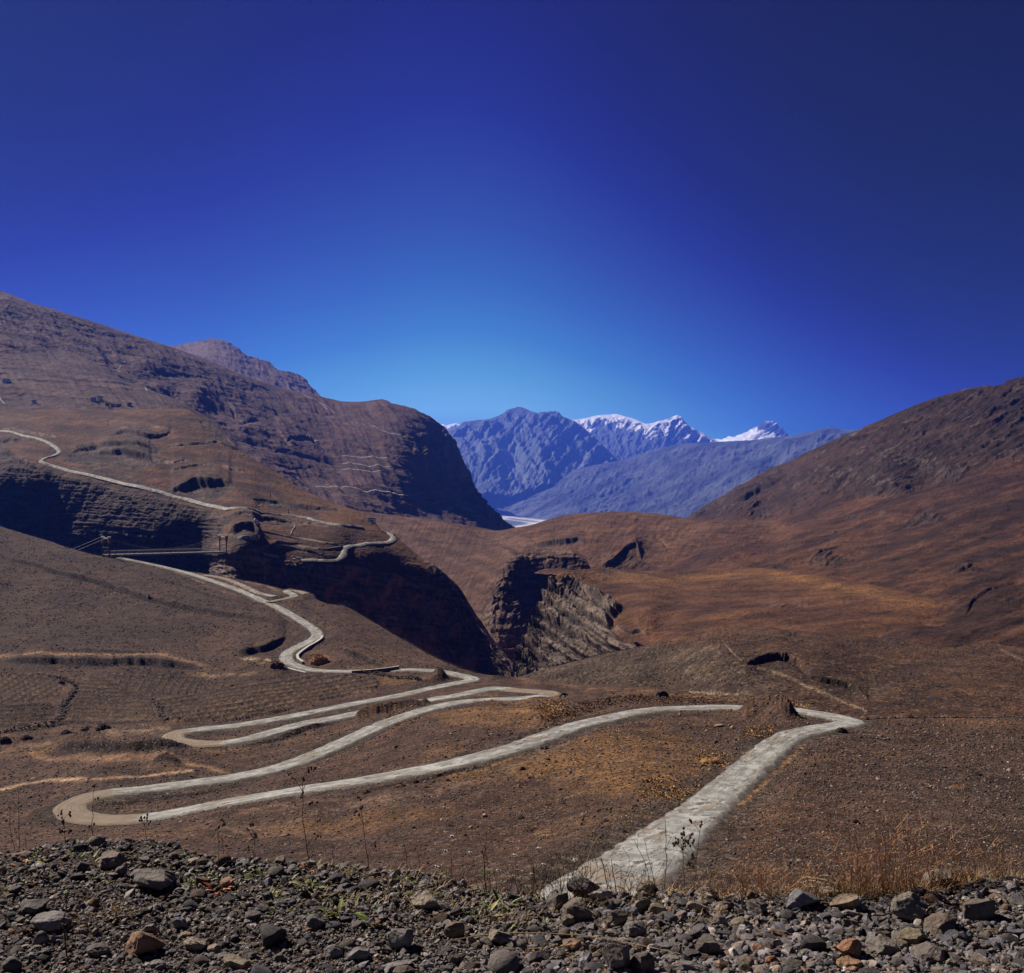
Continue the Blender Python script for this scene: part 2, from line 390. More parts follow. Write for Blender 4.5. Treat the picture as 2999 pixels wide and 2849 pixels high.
L = Layer('left_slope', sil, [(-140, 420), (60, 420), (190, 430), (260, 480), (330, 530), (360, 532), (470, 540), (530, 545)], [
    (-140, 240, 2300), (0, 290, 2300), (104, 325, 2500), (200, 360, 2750), (300, 395, 3000), (341, 402, 3050), (383, 399, 3100), (432, 417, 3150), (450, 435, 3180), (460, 460, 3190), (475, 490, 3200), (516, 529, 3150),
    (390, 440, 2580), (402, 440, 2600), (412, 470, 2430), (440, 490, 2540), (470, 512, 2640), (490, 528, 2600), (418, 434, 2740), (438, 440, 3080), (455, 490, 2860), (425, 455, 2640),
    (360, 450, 2450), (330, 480, 2100), (300, 470, 2050), (420, 515, 2200), (370, 510, 1900), (480, 534, 2300), (440, 530, 2080), (300, 430, 2450),
    (250, 430, 2200), (200, 400, 2230), (220, 450, 1850), (150, 380, 2180), (100, 370, 2050), (0, 340, 1950), (0, 400, 1650), (260, 480, 1700), (330, 525, 1560), (-140, 400, 1600), (100, 420, 1700)], step=0.8, vstep=0.8, jag=1.6, jagl=7, seed=20, jagf=lambda c: .25 + .75 * sst(385, 410, c), ds=.76)
px, py = L.px, L.py
cm = sst(0, 1, in_poly(px, py, CLIFF).astype(float))
r = rel(px, py, -22, 90, 13, 71, 6) * 4.5 + rel(px, py, -50, 40, 12, 73, 5, ridged) * 2.6 + rel(px, py, -8, 70, 5, 75, 5, ridged) * .9
for poly, h in ((pt('A1', (900, 600), (1050, 610), (1200, 680), (1330, 780), (1370, 860)), 3.0), (pt('A1', (1370, 900), (1480, 860), (1600, 920), (1680, 1020)), 2.6), (pt('A1', (1640, 1010), (1680, 960), (1800, 960), (1900, 1010)), 2.5), (pt('A1', (1350, 960), (1500, 1010), (1700, 1060), (1960, 1110)), 2.4), (pt('A2', (0, 620), (120, 660), (250, 730), (380, 800)), 2.0)):
    r -= trench(px, py, poly, 2.2) * h
g6 = np.random.default_rng(8)
for i_ in range(30):
    x0 = g6.uniform(110, 400); y0 = np.interp(x0, [0, 104, 200, 300, 400], [290, 325, 360, 395, 400]) + g6.uniform(8, 90); ln = g6.uniform(20, 70)
    l = [(x0, y0), (x0 + ln * .5, y0 + ln * .14 + g6.normal(0, 1)), (x0 + ln, y0 + ln * g6.uniform(.15, .4))]
    j0, j1 = np.searchsorted(L.c, [x0 - 4, x0 + ln + 4])
    if i_ % 2: r[:, j0:j1] += scarp(px[:, j0:j1], py[:, j0:j1], l, g6.uniform(.8, 1.8), 5, 4, .5, 400 + i_)[0] * .8
    else: r[:, j0:j1] -= trench(px[:, j0:j1], py[:, j0:j1], l, g6.uniform(.8, 1.6), 6) * 1.4
r += bump(px, py, 145, 368, 20, 12) * 6 + bump(px, py, 195, 398, 18, 12) * 7 + bump(px, py, 150, 392, 26, 7) * 5 + bump(px, py, 255, 432, 24, 10) * 6
for i, (a, b) in enumerate((((380, 330), (395, 372)), )): pass
k = (1 - cm)
rc = rel(px, py, -70, 30, 9, 77, 6, ridged, .6) * 6.0 + rel(px, py, 8, 26, 5, 78, 5, ridged) * 2.5 + rel(px, py, -60, 60, 25, 76, 3) * 5
L.push(L.fine(.34, -20, 7, 2.6, 1) * (1 + cm))
L.push((r * k + rc * cm) * L.m * sst(-1, 8, py - L.top[None]))
tone = sst(-.4, .4, rel(px, py, -16, 80, 9, 79) + .25 * rel(px, py, -16, 24, 3, 80))
L.col = mix(mix((0.125, 0.082, 0.066), (0.2, 0.145, 0.118), tone), mix((0.10, 0.08, 0.075), (0.26, 0.2, 0.175), sst(-.5, .5, rel(px, py, -70, 14, 4, 70))), np.maximum(cm, sst(.62, .4, L.slope())))
LS = L
L.build(m_mid)

# ---- nearer left slope with the village
sil = [(-140, 262), (-60, 285)] + pt('A1', (0, 175), (100, 235), (200, 300), (300, 375), (360, 415), (420, 452), (500, 492), (560, 525), (620, 556), (650, 580), (720, 620), (780, 645), (840, 664), (900, 690), (960, 706), (1020, 735), (1080, 765), (1140, 800), (1200, 835), (1260, 872), (1290, 905))
L = Layer('village_slope', sil, [(-140, 425), (0, 425), (190, 425), (215, 440), (225, 445)], [
    (-140, 262, 1850), (0, 303, 1750), (50, 338, 1650), (100, 365, 1500), (140, 386, 1420), (190, 406, 1330), (222, 428, 1230), (0, 350, 1450), (50, 380, 1300), (0, 384, 1260), (0, 409, 1120), (95, 402, 1160), (130, 408, 1130), (180, 412, 1150), (-140, 400, 1180), (-140, 330, 1600), (100, 420, 1050)], step=.7, vstep=.6, jag=.4, seed=25)
px, py = L.px, L.py
r = rel(px, py, -20, 90, 10, 81, 6) * 3 + rel(px, py, -52, 50, 12, 83, 5, ridged) * 1.6 + rel(px, py, -10, 60, 3.2, 84, 5, ridged) * .9
r += scarp(px, py, pt('A1', (120, 240), (250, 330), (330, 420), (440, 520)), 6, 14)[0] * .5 - bump(px, py, 62, 350, 15, 11) * 3
for i in range(9):
    y0 = 372 + i * 5.0
    r += scarp(px, py, [(-140, y0 - 12 + i), (40, y0), (120, y0 + 9), (200, y0 + 16)], .8, 3, seed=i)[0] * (.9 + .4 * (i % 3))
L.push(L.fine(.3, -14, 7, 2.4, 2))
L.push(r * L.m * sst(-1, 6, py - L.top[None]))
tone = sst(-.4, .4, rel(px, py, -14, 80, 7, 85) + .4 * rel(px, py, -10, 24, 2.5, 86))
L.col = mix((0.088, 0.058, 0.048), (0.165, 0.12, 0.1), tone)
L.col = mix(L.col, PALE, .7 * bump(px, py, 17, 377, 16, 5) * sst(-.3, .2, rel(px, py, -15, 14, 3, 87)))
VS = L
L.build(m_mid)

# ================================================================== middle country
# ---- mound in the gorge mouth
sil = pt('A2', (800, 930), (860, 905), (905, 898), (960, 889), (1000, 880), (1060, 872), (1100, 864), (1150, 848), (1200, 831), (1250, 817), (1300, 805), (1350, 799), (1400, 795), (1500, 790), (1600, 788), (1700, 790), (1800, 795), (1900, 808), (1975, 823)) + pt('A3', (60, 1036), (120, 1042), (300, 1040), (450, 1034), (560, 1040), (700, 1060))
L = Layer('gorge_mound', sil, [(480, 570), (560, 575), (640, 590), (700, 585), (800, 560)], [
    (480, 533, 1050), (500, 530, 1080), (560, 520, 1130), (620, 512, 1150), (683, 518, 1120), (740, 520, 1060), (800, 524, 1000), (520, 540, 960), (545, 545, 900), (590, 545, 880), (640, 545, 900), (690, 545, 900), (740, 540, 920), (590, 570, 780), (640, 572, 800), (690, 572, 790), (540, 560, 830), (640, 585, 760), (760, 555, 850)], step=.8, vstep=.6, jag=.3, seed=30)
px, py = L.px, L.py
r = rel(px, py, 15, 60, 12, 91, 6) * 2.2 + rel(px, py, 50, 22, 7, 92, 5, ridged) * .8
s1, f1 = scarp(px, py, pt('A2', (1110, 985), (1180, 975), (1240, 972), (1300, 968), (1370, 955), (1420, 990)), 5, 10)
s2, f2 = scarp(px, py, pt('A2', (1500, 1110), (1560, 1085), (1640, 1010), (1700, 1000), (1740, 1090)), 6, 8)
r += s1 * .9 + s2 * .9 + bump(px, py, 636, 548, 10, 9) * 4 - trench(px, py, pt('A2', (1800, 930), (1860, 960), (1900, 1030)), 2) * 2
rk = np.clip(np.maximum(np.maximum(f1, f2), bump(px, py, 622, 562, 26, 9) * sst(-.2, .2, rel(px, py, 40, 20, 3, 93))) + sst(.66, .45, L.slope()), 0, 1)
r += rk * rel(px, py, 30, 14, 3.5, 94, 5, ridged) * 1.5
L.push(L.fine(.3, 12, 4, 2.6, 3) * (1 + rk))
L.push(r * L.m * sst(-1, 6, py - L.top[None]))
tone = sst(-.4, .4, rel(px, py, 10, 60, 9, 95) + .3 * rel(px, py, 10, 16, 3, 96))
L.col = mix(mix((0.12, 0.068, 0.048), (0.19, 0.115, 0.075), tone), mix(ROCKD, ROCK, tone), rk)
L.build(m_hill)

# ---- right mountain with its long foot slope
sil = [(620, 600)] + pt('A2', (1440, 1120), (1600, 1140), (1700, 1130)) + pt('A3', (-40, 1210)) + pt('A3', (0, 1035), (60, 995), (120, 955), (180, 920), (240, 890), (300, 852), (380, 808), (440, 775), (500, 742), (560, 716), (600, 702), (640, 684), (700, 650), (780, 615), (850, 580), (930, 548), (1000, 520), (1040, 503), (1060, 489), (1130, 462), (1200, 430), (1270, 400), (1340, 371), (1410, 345), (1480, 320), (1560, 297), (1640, 274), (1720, 262), (1770, 254), (1790, 258), (1850, 250), (1880, 228), (1920, 214), (1975, 204)) + [(1080, 352), (1160, 330)]
sil = [(x, y) for x, y in sil]
L = Layer('right_mountain', sil, [(610, 640), (690, 640), (800, 640), (1024, 660), (1160, 660)], [
    (640, 575, 740), (690, 575, 700), (683, 520, 1650), (700, 515, 1620), (740, 495, 1560), (800, 470, 1500), (870, 423, 1430), (940, 395, 1390), (1024, 376, 1330), (1160, 335, 1250),
    (710, 523, 1380), (760, 522, 1220), (800, 512, 1130), (855, 497, 1080), (900, 500, 930), (925, 485, 1010), (1024, 462, 960), (1160, 430, 930), (870, 460, 1260), (960, 430, 1180), (1024, 420, 1130),
    (700, 548, 900), (740, 545, 850), (800, 540, 800), (900, 530, 760), (1024, 500, 790), (1160, 480, 760), (760, 562, 690), (803, 573, 600), (855, 582, 530), (907, 588, 480), (1024, 600, 420), (1024, 560, 540), (1160, 560, 510), (907, 560, 580), (700, 570, 700),
    (907, 640, 330), (1024, 640, 320), (1160, 640, 310), (800, 640, 380), (690, 640, 420)], step=.8, vstep=.7, jag=.7, jagl=6, seed=35)
px, py = L.px, L.py
foot = np.interp(px, [600, 683, 760, 800, 855, 900, 925, 1024, 1160], [522, 522, 521, 512, 497, 497, 484, 461, 430])
mt = sst(3, -4, (py - foot) + 4 * rel(px, py, 25, 40, 8, 101))              # rocky upper part
ra = rel(px, py, 33, 60, 6.5, 102, 6, ridged, .55)
rb = rel(px, py, 20, 26, 9, 103, 5, ridged)
lo = rel(px, py, 16, 110, 14, 104, 6) * 2.6 + rel(px, py, 20, 50, 6, 105, 5) * .9 + rel(px, py, 8, 60, 22, 107) * 2.0
r = mt * (ra * 3.6 + rb * 1.8 + rel(px, py, 30, 90, 16, 114, 4) * 3.5) + (1 - mt) * (lo * 1.6 + rel(px, py, 14, 44, 10, 115, 4, ridged) * .9)
sA, fA = scarp(px, py, pt('A3', (290, 940), (420, 880), (520, 840), (600, 790), (620, 745)), 7, 12, 14); r += sA * .8
sB, fB = scarp(px, py, pt('A3', (900, 620), (960, 600), (1080, 560), (1120, 555)), 5, 10, 8); r += sB * .8
rib = np.zeros(px.shape)
RIBS = [(pt('A3', *l), w) for l, w in (
    (((1180, 565), (1300, 545), (1400, 520), (1560, 480)), 2.5), (((1340, 440), (1450, 400), (1560, 350)), 2.2), (((1700, 480), (1800, 420), (1900, 390), (1990, 340)), 3), (((820, 742), (900, 705), (980, 690), (1060, 660)), 2.4), (((1080, 562), (1200, 520), (1300, 490)), 2.0),
    (((1000, 905), (1080, 890), (1180, 860), (1270, 835), (1375, 815)), 5.0), (((1130, 800), (1200, 780), (1300, 740)), 4.0), (((1270, 655), (1380, 645), (1500, 620)), 3.2), (((1560, 565), (1700, 520), (1850, 450), (1980, 400)), 2.4), (((1480, 700), (1600, 660), (1720, 640)), 2.5), (((540, 905), (600, 890), (640, 880)), 2.4), (((720, 1310), (760, 1250), (840, 1210), (940, 1180)), 2.5), (((430, 1560), (520, 1530), (620, 1510), (720, 1520)), 3.0), (((1560, 1340), (1640, 1325), (1740, 1330)), 2.0), (((1280, 1010), (1400, 970), (1560, 930), (1860, 930)), 2.2), (((1120, 1120), (1200, 1110), (1300, 1060)), 1.5))]
g5 = np.random.default_rng(3)
for _ in range(34):
    x0 = g5.uniform(720, 1010); y0 = np.interp(x0, [683, 800, 1024], [522, 512, 462]) - g5.uniform(2, 75)
    ln = g5.uniform(8, 30); sl = math.tan(math.radians(g5.uniform(18, 42)))
    RIBS.append(([(x0, y0), (x0 + ln * .5, y0 - ln * .5 * sl + g5.normal(0, .8)), (x0 + ln, y0 - ln * sl)], g5.uniform(.9, 2.4)))
for _ in range(14):
    x0 = g5.uniform(690, 1010); y0 = g5.uniform(525, 600); ln = g5.uniform(14, 50)
    RIBS.append(([(x0, y0), (x0 + ln * .5, y0 - ln * .1 + g5.normal(0, 1)), (x0 + ln, y0 - ln * g5.uniform(.08, .3))], g5.uniform(.6, 1.1)))
for i_, (l, w) in enumerate(RIBS):
    x0, x1 = min(p[0] for p in l), max(p[0] for p in l)
    j0, j1 = np.searchsorted(L.c, [x0 - 4, x1 + 4])
    a_, f_ = scarp(px[:, j0:j1], py[:, j0:j1], l, w, 5, 4, .5, 300 + i_)
    r[:, j0:j1] += a_ * .75; rib[:, j0:j1] = np.maximum(rib[:, j0:j1], f_)
r -= trench(px, py, pt('A3', (0, 1285), (140, 1280), (300, 1250), (480, 1215), (620, 1180), (800, 1150)), 1.4) * 2.2
r -= trench(px, py, pt('A3', (1640, 1580), (1690, 1500), (1780, 1440), (1900, 1400), (1990, 1380)), 2.0) * 3
r -= trench(px, py, pt('A3', (300, 1120), (500, 1075), (700, 1030), (900, 990)), 3) * 2
r -= bump(px, py, 935, 618, 30, 12) * 6
patch = np.zeros(px.shape)
for cx, cy, rx, ry in ((823, 560, 22, 9), (830, 535, 10, 4), (925, 520, 26, 9), (780, 608, 30, 6), (965, 570, 16, 5), (880, 515, 12, 4), (850, 518, 8, 3), (850, 480, 60, 12), (890, 488, 38, 12), (940, 476, 30, 12), (900, 460, 40, 16)):
    patch = np.maximum(patch, bump(px, py, cx, cy, rx, ry))
rkn = rel(px, py, 32, 24, 4, 106, 6) 
rk = np.clip(sst(-.02, .22, rkn - .12 + .3 * patch) * np.maximum(mt, .9 * sst(.15, .6, patch)) , 0, 1)
r += rk * (rel(px, py, 35, 22, 3.5, 108, 6, ridged, .6) * 2.0 + rel(px, py, 70, 8, 4, 112, 4, ridged) * .8)
L.push(L.fine(.42, 22, 7, 2.3, 4) * (1 + .9 * np.maximum(rk, .6 * mt)))
L.push(r * L.m * sst(-1, 7, py - L.top[None]))
tone = sst(-.4, .4, rel(px, py, 18, 110, 10, 109) + .35 * rel(px, py, 18, 30, 3, 110) - .35 * sst(860, 1040, px) + .1)  # tone lowered towards the right edge: vignette put into the soil colour
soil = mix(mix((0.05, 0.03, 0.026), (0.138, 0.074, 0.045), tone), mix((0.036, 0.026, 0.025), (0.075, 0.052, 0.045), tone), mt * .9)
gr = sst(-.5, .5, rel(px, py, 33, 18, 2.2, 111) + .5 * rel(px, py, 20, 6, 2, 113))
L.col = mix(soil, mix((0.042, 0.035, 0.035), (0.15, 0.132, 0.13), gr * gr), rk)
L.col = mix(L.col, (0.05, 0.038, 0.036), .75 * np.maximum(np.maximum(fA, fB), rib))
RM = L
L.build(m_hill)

# ---- brown slope and inner wall across the river
sil = [(330, 505), (350, 508)] + pt('A2', (110, 785), (150, 788), (200, 795), (300, 808), (400, 820), (500, 832), (600, 845), (680, 858), (750, 870), (820, 882), (880, 895), (950, 899), (1000, 905), (1050, 925), (1090, 943), (1130, 968), (1150, 992), (1200, 1000), (1250, 1003), (1290, 1004), (1330, 1010), (1370, 1025), (1400, 1045), (1425, 1080), (1440, 1108), (1460, 1150), (1480, 1250))
rim = pt('A2', (940, 1180), (955, 1110), (1010, 1055), (1100, 1025), (1150, 1003), (1250, 1003), (1330, 1010), (1440, 1108), (1480, 1240), (1200, 1750), (900, 1750), (880, 1540), (800, 1400), (870, 1310))
L = Layer('gorge_far_bank', sil, [(330, 600), (450, 650), (490, 690), (560, 690), (600, 650)], [
    (345, 508, 1080), (400, 517, 1040), (450, 522, 1010), (500, 531, 980), (540, 545, 830), (560, 549, 800), (575, 551, 790), (590, 565, 775), (360, 560, 900), (420, 560, 840), (475, 590, 735), (440, 540, 930), (500, 545, 890),
    (514, 559, 770), (504, 580, 745), (494, 605, 700), (480, 622, 660), (497, 640, 610), (560, 600, 780), (530, 600, 755), (520, 570, 778), (530, 640, 690), (575, 600, 778), (510, 660, 600), (450, 640, 660), (600, 640, 700)], step=.6, vstep=.6, jag=.3, seed=40, lam=5e-4)
px, py = L.px, L.py
cm = in_poly(px, py, rim).astype(float)
ker = cm.copy()
for _ in range(6):
    ker[1:-1, 1:-1] = (ker[1:-1, 1:-1] * 2 + ker[:-2, 1:-1] + ker[2:, 1:-1] + ker[1:-1, :-2] + ker[1:-1, 2:]) / 6
cm = ker
s = (py + .12 * (px - 560) + 7 * rel(px, py, 5, 50, 14, 121, 4)) / 11.0
led = (s - np.floor(s)); led = sst(0, .75, led) - sst(.8, 1, led)
r = (1 - cm) * (rel(px, py, -25, 60, 16, 122, 6) * 2.0 + rel(px, py, 65, 40, 7, 123, 5, ridged) * .7)
r += cm * (led * 1.5 * (1 + rel(px, py, 0, 30, 12, 120, 3)) + rel(px, py, 4, 50, 2.2, 119, 4, ridged) * .8 + rel(px, py, 0, 40, 4, 124, 5, ridged) * 1.2 + rel(px, py, 80, 18, 7, 125, 5) * 3.0)
edge = np.exp(-((px - np.interp(py, [550, 575, 605, 640], [512, 503, 493, 487])) / 5) ** 2) * sst(552, 565, py)
r += edge * rel(px, py, 40, 9, 4, 126, 5, ridged) * 3
r += bump(px, py, 505, 553, 8, 4) * 3 - bump(px, py, 498, 551, 5, 3) * 2
L.push(L.fine(.24, -25, 3.6, 2.6, 5) * (1 + 2.2 * cm))
L.push(r * L.m * sst(-1, 5, py - L.top[None]))
tone = sst(-.4, .4, rel(px, py, -20, 60, 10, 127) + .3 * rel(px, py, 60, 30, 4, 128))
L.col = mix(mix((0.11, 0.07, 0.055), (0.175, 0.112, 0.085), tone), mix((0.06, 0.045, 0.04), (0.25, 0.19, 0.165), sst(-.5, .5, rel(px, py, 3, 40, 3, 129) + .5 * rel(px, py, 70, 5, 3, 118))), np.maximum(cm, edge * .8))
L.build(m_hill)

# ---- plateau on the right with the broken cliff below it
sil = [(511, 676), (514, 666), (519, 652), (524, 642), (530, 633), (535, 626)] + pt('A2', (1140, 1400), (1165, 1290), (1180, 1260), (1210, 1220), (1225, 1185), (1240, 1163), (1270, 1145), (1300, 1128), (1340, 1124), (1400, 1120), (1500, 1113), (1540, 1118), (1600, 1124), (1700, 1128), (1850, 1135), (1975, 1140)) + pt('A3', (60, 1318), (200, 1308), (330, 1306), (450, 1310), (560, 1320), (700, 1342), (850, 1362), (1000, 1390), (1150, 1415), (1300, 1445), (1500, 1500), (1700, 1570), (1975, 1660))
CF = pt('B2', (1210, 30), (1290, 20), (1400, 70), (1480, 110), (1560, 140), (1640, 165), (1570, 240), (1560, 300), (1600, 330), (1650, 380), (1750, 380), (1700, 440), (1000, 620), (960, 560), (1000, 470), (1060, 350), (1130, 260), (1170, 150), (1170, 60))
L = Layer('right_plateau', sil, [(511, 692), (535, 692), (700, 690), (800, 660), (1024, 672)], [
    (540, 620, 492), (545, 600, 506), (552, 585, 516), (556, 577, 520), (580, 571, 560), (610, 572, 600), (683, 573, 640), (760, 568, 640), (803, 574, 565), (855, 582, 505), (907, 591, 455), (1024, 625, 380),
    (600, 591, 512), (625, 611, 462), (613, 625, 450), (560, 600, 503), (580, 610, 488), (545, 640, 474), (525, 660, 462), (514, 675, 455), (520, 655, 466), (531, 634, 484), (530, 680, 452), (570, 640, 460), (610, 640, 436), (640, 642, 408), (600, 665, 425), (640, 665, 395), (660, 630, 412), (650, 612, 430), (680, 600, 490), (720, 610, 440), (760, 625, 390), (850, 625, 370), (900, 640, 340), (1024, 660, 320), (700, 645, 355), (800, 600, 460)], step=.6, vstep=.6, jag=.8, jagl=5, seed=45, lam=5e-4)
px, py = L.px, L.py
cm = in_poly(px, py, CF).astype(float)
for _ in range(5):
    cm[1:-1, 1:-1] = (cm[1:-1, 1:-1] * 2 + cm[:-2, 1:-1] + cm[2:, 1:-1] + cm[1:-1, :-2] + cm[1:-1, 2:]) / 6
s = (py - .62 * (px - 560) + 9 * rel(px, py, -30, 40, 16, 131, 4)) / 15.0
led = s - np.floor(s); led = sst(0, .6, led) - sst(.72, 1, led)
s2 = (py - .55 * (px - 560) + 4 * rel(px, py, -30, 20, 8, 132, 4)) / 4.2
led2 = s2 - np.floor(s2); led2 = sst(0, .6, led2) - sst(.7, 1, led2)
r = (1 - cm) * (rel(px, py, 8, 90, 14, 133, 6) * 2.0 + rel(px, py, 10, 40, 5, 134, 5) * .6)
r += cm * (led * 7.5 * (1 + .8 * rel(px, py, -30, 30, 14, 130, 3)) + led2 * 1.6 + rel(px, py, -35, 30, 3, 142, 5, ridged) * 1.2 + rel(px, py, -40, 18, 7, 135, 5, ridged, .6) * 4.6 + rel(px, py, 60, 9, 4, 136, 5, ridged) * 2.2)
r -= bump(px, py, 634, 622, 9, 7) * 6 * (1 - cm) + trench(px, py, pt('A2', (1420, 1260), (1500, 1240), (1600, 1230)), .8) * 1.2
r -= trench(px, py, pt('A3', (800, 1440), (815, 1400), (830, 1380)), 2) * 2
sc, fc = scarp(px, py, pt('B2', (1570, 330), (1600, 270), (1680, 300), (1730, 280), (1780, 330)), 5, 8, 5); r += sc * .9
ro = bump(px, py, 783, 605, 22, 5) * sst(-.1, .2, rel(px, py, 15, 18, 3, 137)); r += ro * 1.5
L.push(L.fine(.42, 4, 7, 2.2, 6) * (1 + 1.6 * cm))
L.push(r * L.m * sst(-1, 4, py - L.top[None]))
tone = sst(-.4, .4, rel(px, py, 6, 100, 8, 138) + .35 * rel(px, py, 8, 26, 3, 139))
grs = mix(mix((0.095, 0.05, 0.035), (0.165, 0.09, 0.048), tone), (0.26, 0.15, 0.065), .8 * np.exp(-((py - np.interp(px, [556, 683, 760, 820, 900, 1024], [576, 580, 572, 583, 600, 620])) / 5) ** 2))
grs = mix(grs, PALE, .6 * np.exp(-((px - 600) / 28) ** 2 - ((py - 573.5) / 3) ** 2) * sst(-.2, .2, rel(px, py, 10, 10, 3, 140)))
L.col = mix(grs, mix((0.045, 0.04, 0.039), (0.24, 0.215, 0.2), sst(-.45, .45, rel(px, py, -30, 24, 4, 141) + .4 * led - .1)), np.clip(cm + fc + ro * .8, 0, 1))
RP = L
L.build(m_hill)

# ---- hill across the river with the upper road
sil = [(-140, 420), (-60, 414)] + pt('A1', (0, 788), (150, 790), (300, 791), (450, 790), (600, 791), (750, 790), (900, 786), (1000, 783), (1050, 784), (1090, 790), (1130, 812), (1160, 835), (1200, 862), (1250, 898), (1300, 945), (1350, 985), (1390, 1022), (1450, 1062), (1500, 1095), (1600, 1152), (1700, 1222), (1780, 1265), (1850, 1298), (1975, 1345)) + pt('A2', (20, 765), (60, 770), (90, 780), (110, 795), (140, 815), (170, 838), (200, 855), (220, 880), (232, 898), (300, 912), (320, 925), (345, 955), (380, 985), (420, 1020), (480, 1062), (540, 1100), (590, 1140), (640, 1180), (670, 1210), (700, 1250), (730, 1300), (760, 1350), (785, 1390), (810, 1420), (835, 1460), (860, 1500)) + pt('B2', (880, 340), (900, 370), (960, 440), (1010, 500), (1040, 555), (1060, 600))
L = Layer('bridge_hill', sil, [(-140, 560), (0, 575), (100, 580), (160, 590), (240, 620), (340, 640), (410, 670), (470, 700), (524, 700)], [
    (-140, 420, 1080), (0, 410, 1020), (100, 410, 980), (187, 409, 920), (225, 437, 850), (260, 458, 810), (300, 484, 765), (341, 506, 715), (360, 512, 690), (395, 535, 648), (382, 531.5, 655), (440, 570, 612), (470, 595, 602), (495, 635, 585), (515, 665, 572), (522, 678, 565),
    (0, 432, 905), (58, 453, 800), (42, 461, 775), (86, 474, 740), (138, 486.5, 690), (207, 503, 645), (260, 513, 620), (341, 526, 612), (382, 532, 640), (395, 538, 640), (372, 543.5, 600), (352, 545.5, 588), (346, 552, 572), (336, 560, 560), (300, 559, 552), (261, 554, 540),
    (100, 440, 850), (180, 430, 850), (200, 470, 745), (280, 500, 680), (130, 460, 760), (0, 470, 770), (-140, 470, 790), (0, 500, 762), (0, 560, 754), (-140, 560, 760), (60, 500, 746), (60, 560, 738), (104, 500, 709), (104, 560, 702), (180, 512, 650), (180, 540, 644), (180, 580, 640), (212, 570, 628), (200, 580, 632), (220, 528, 592), (225, 552, 530), (240, 580, 527), (261, 575, 535), (300, 585, 545), (341, 590, 557), (341, 620, 553), (240, 610, 520), (400, 575, 594), (400, 600, 588), (400, 640, 578), (440, 610, 606), (440, 650, 595), (470, 660, 590), (195, 545, 640), (207, 540, 634), (222, 545, 556), (227, 585, 526), (225, 522, 590), (300, 530, 592), (300, 545, 572)], step=.6, vstep=.6, jag=.9, jagl=5, seed=50, jagf=lambda c: .35 + .65 * sst(395, 420, c), lam=4e-4)
px, py = L.px, L.py
road_y = np.interp(px, [-140, 0, 42, 86, 138, 207, 260, 341, 395], [425, 440, 463, 475, 488, 505, 516, 528, 536])
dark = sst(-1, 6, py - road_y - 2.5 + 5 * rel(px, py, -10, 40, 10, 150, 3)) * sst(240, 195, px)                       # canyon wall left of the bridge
cliff = sst(0, 3, py - np.interp(px, [200, 226, 240, 261, 300, 336, 350, 360, 375, 395, 420, 445, 470, 500], [551, 551, 553, 556, 561, 563, 563, 565, 570, 572, 585, 597, 612, 640])) * sst(205, 230, px)
right = sst(0, 10, px - np.interp(py, [535, 560, 580, 600, 640, 690], [400, 418, 434, 448, 470, 490])) * sst(540, 552, py)
rock = np.clip(dark + cliff + right, 0, 1)
s = (py - .06 * px + 5 * rel(px, py, -5, 60, 20, 151, 4)) / 8.0
led = s - np.floor(s); led = sst(0, .7, led) - sst(.78, 1, led)
r = (1 - rock) * (rel(px, py, -12, 80, 12, 152, 6) * 1.7 + rel(px, py, -30, 40, 6, 153, 5) * .6)
r += dark * (led * .8 * sst(-.2, .4, rel(px, py, 0, 60, 25, 149, 3)) + rel(px, py, -4, 60, 4, 154, 6, ridged) * 1.3 + rel(px, py, 60, 24, 10, 155, 5) * 3)
r += cliff * (1 - right) * (rel(px, py, -80, 26, 9, 156, 5) * 3.2 + rel(px, py, 12, 40, 4, 157, 5, ridged) * 1.2)
r += right * (rel(px, py, -57, 60, 7, 158, 6, ridged, .65) * 7.5 + rel(px, py, -50, 30, 12, 159, 4) * 4.5)
fm = np.zeros(px.shape)
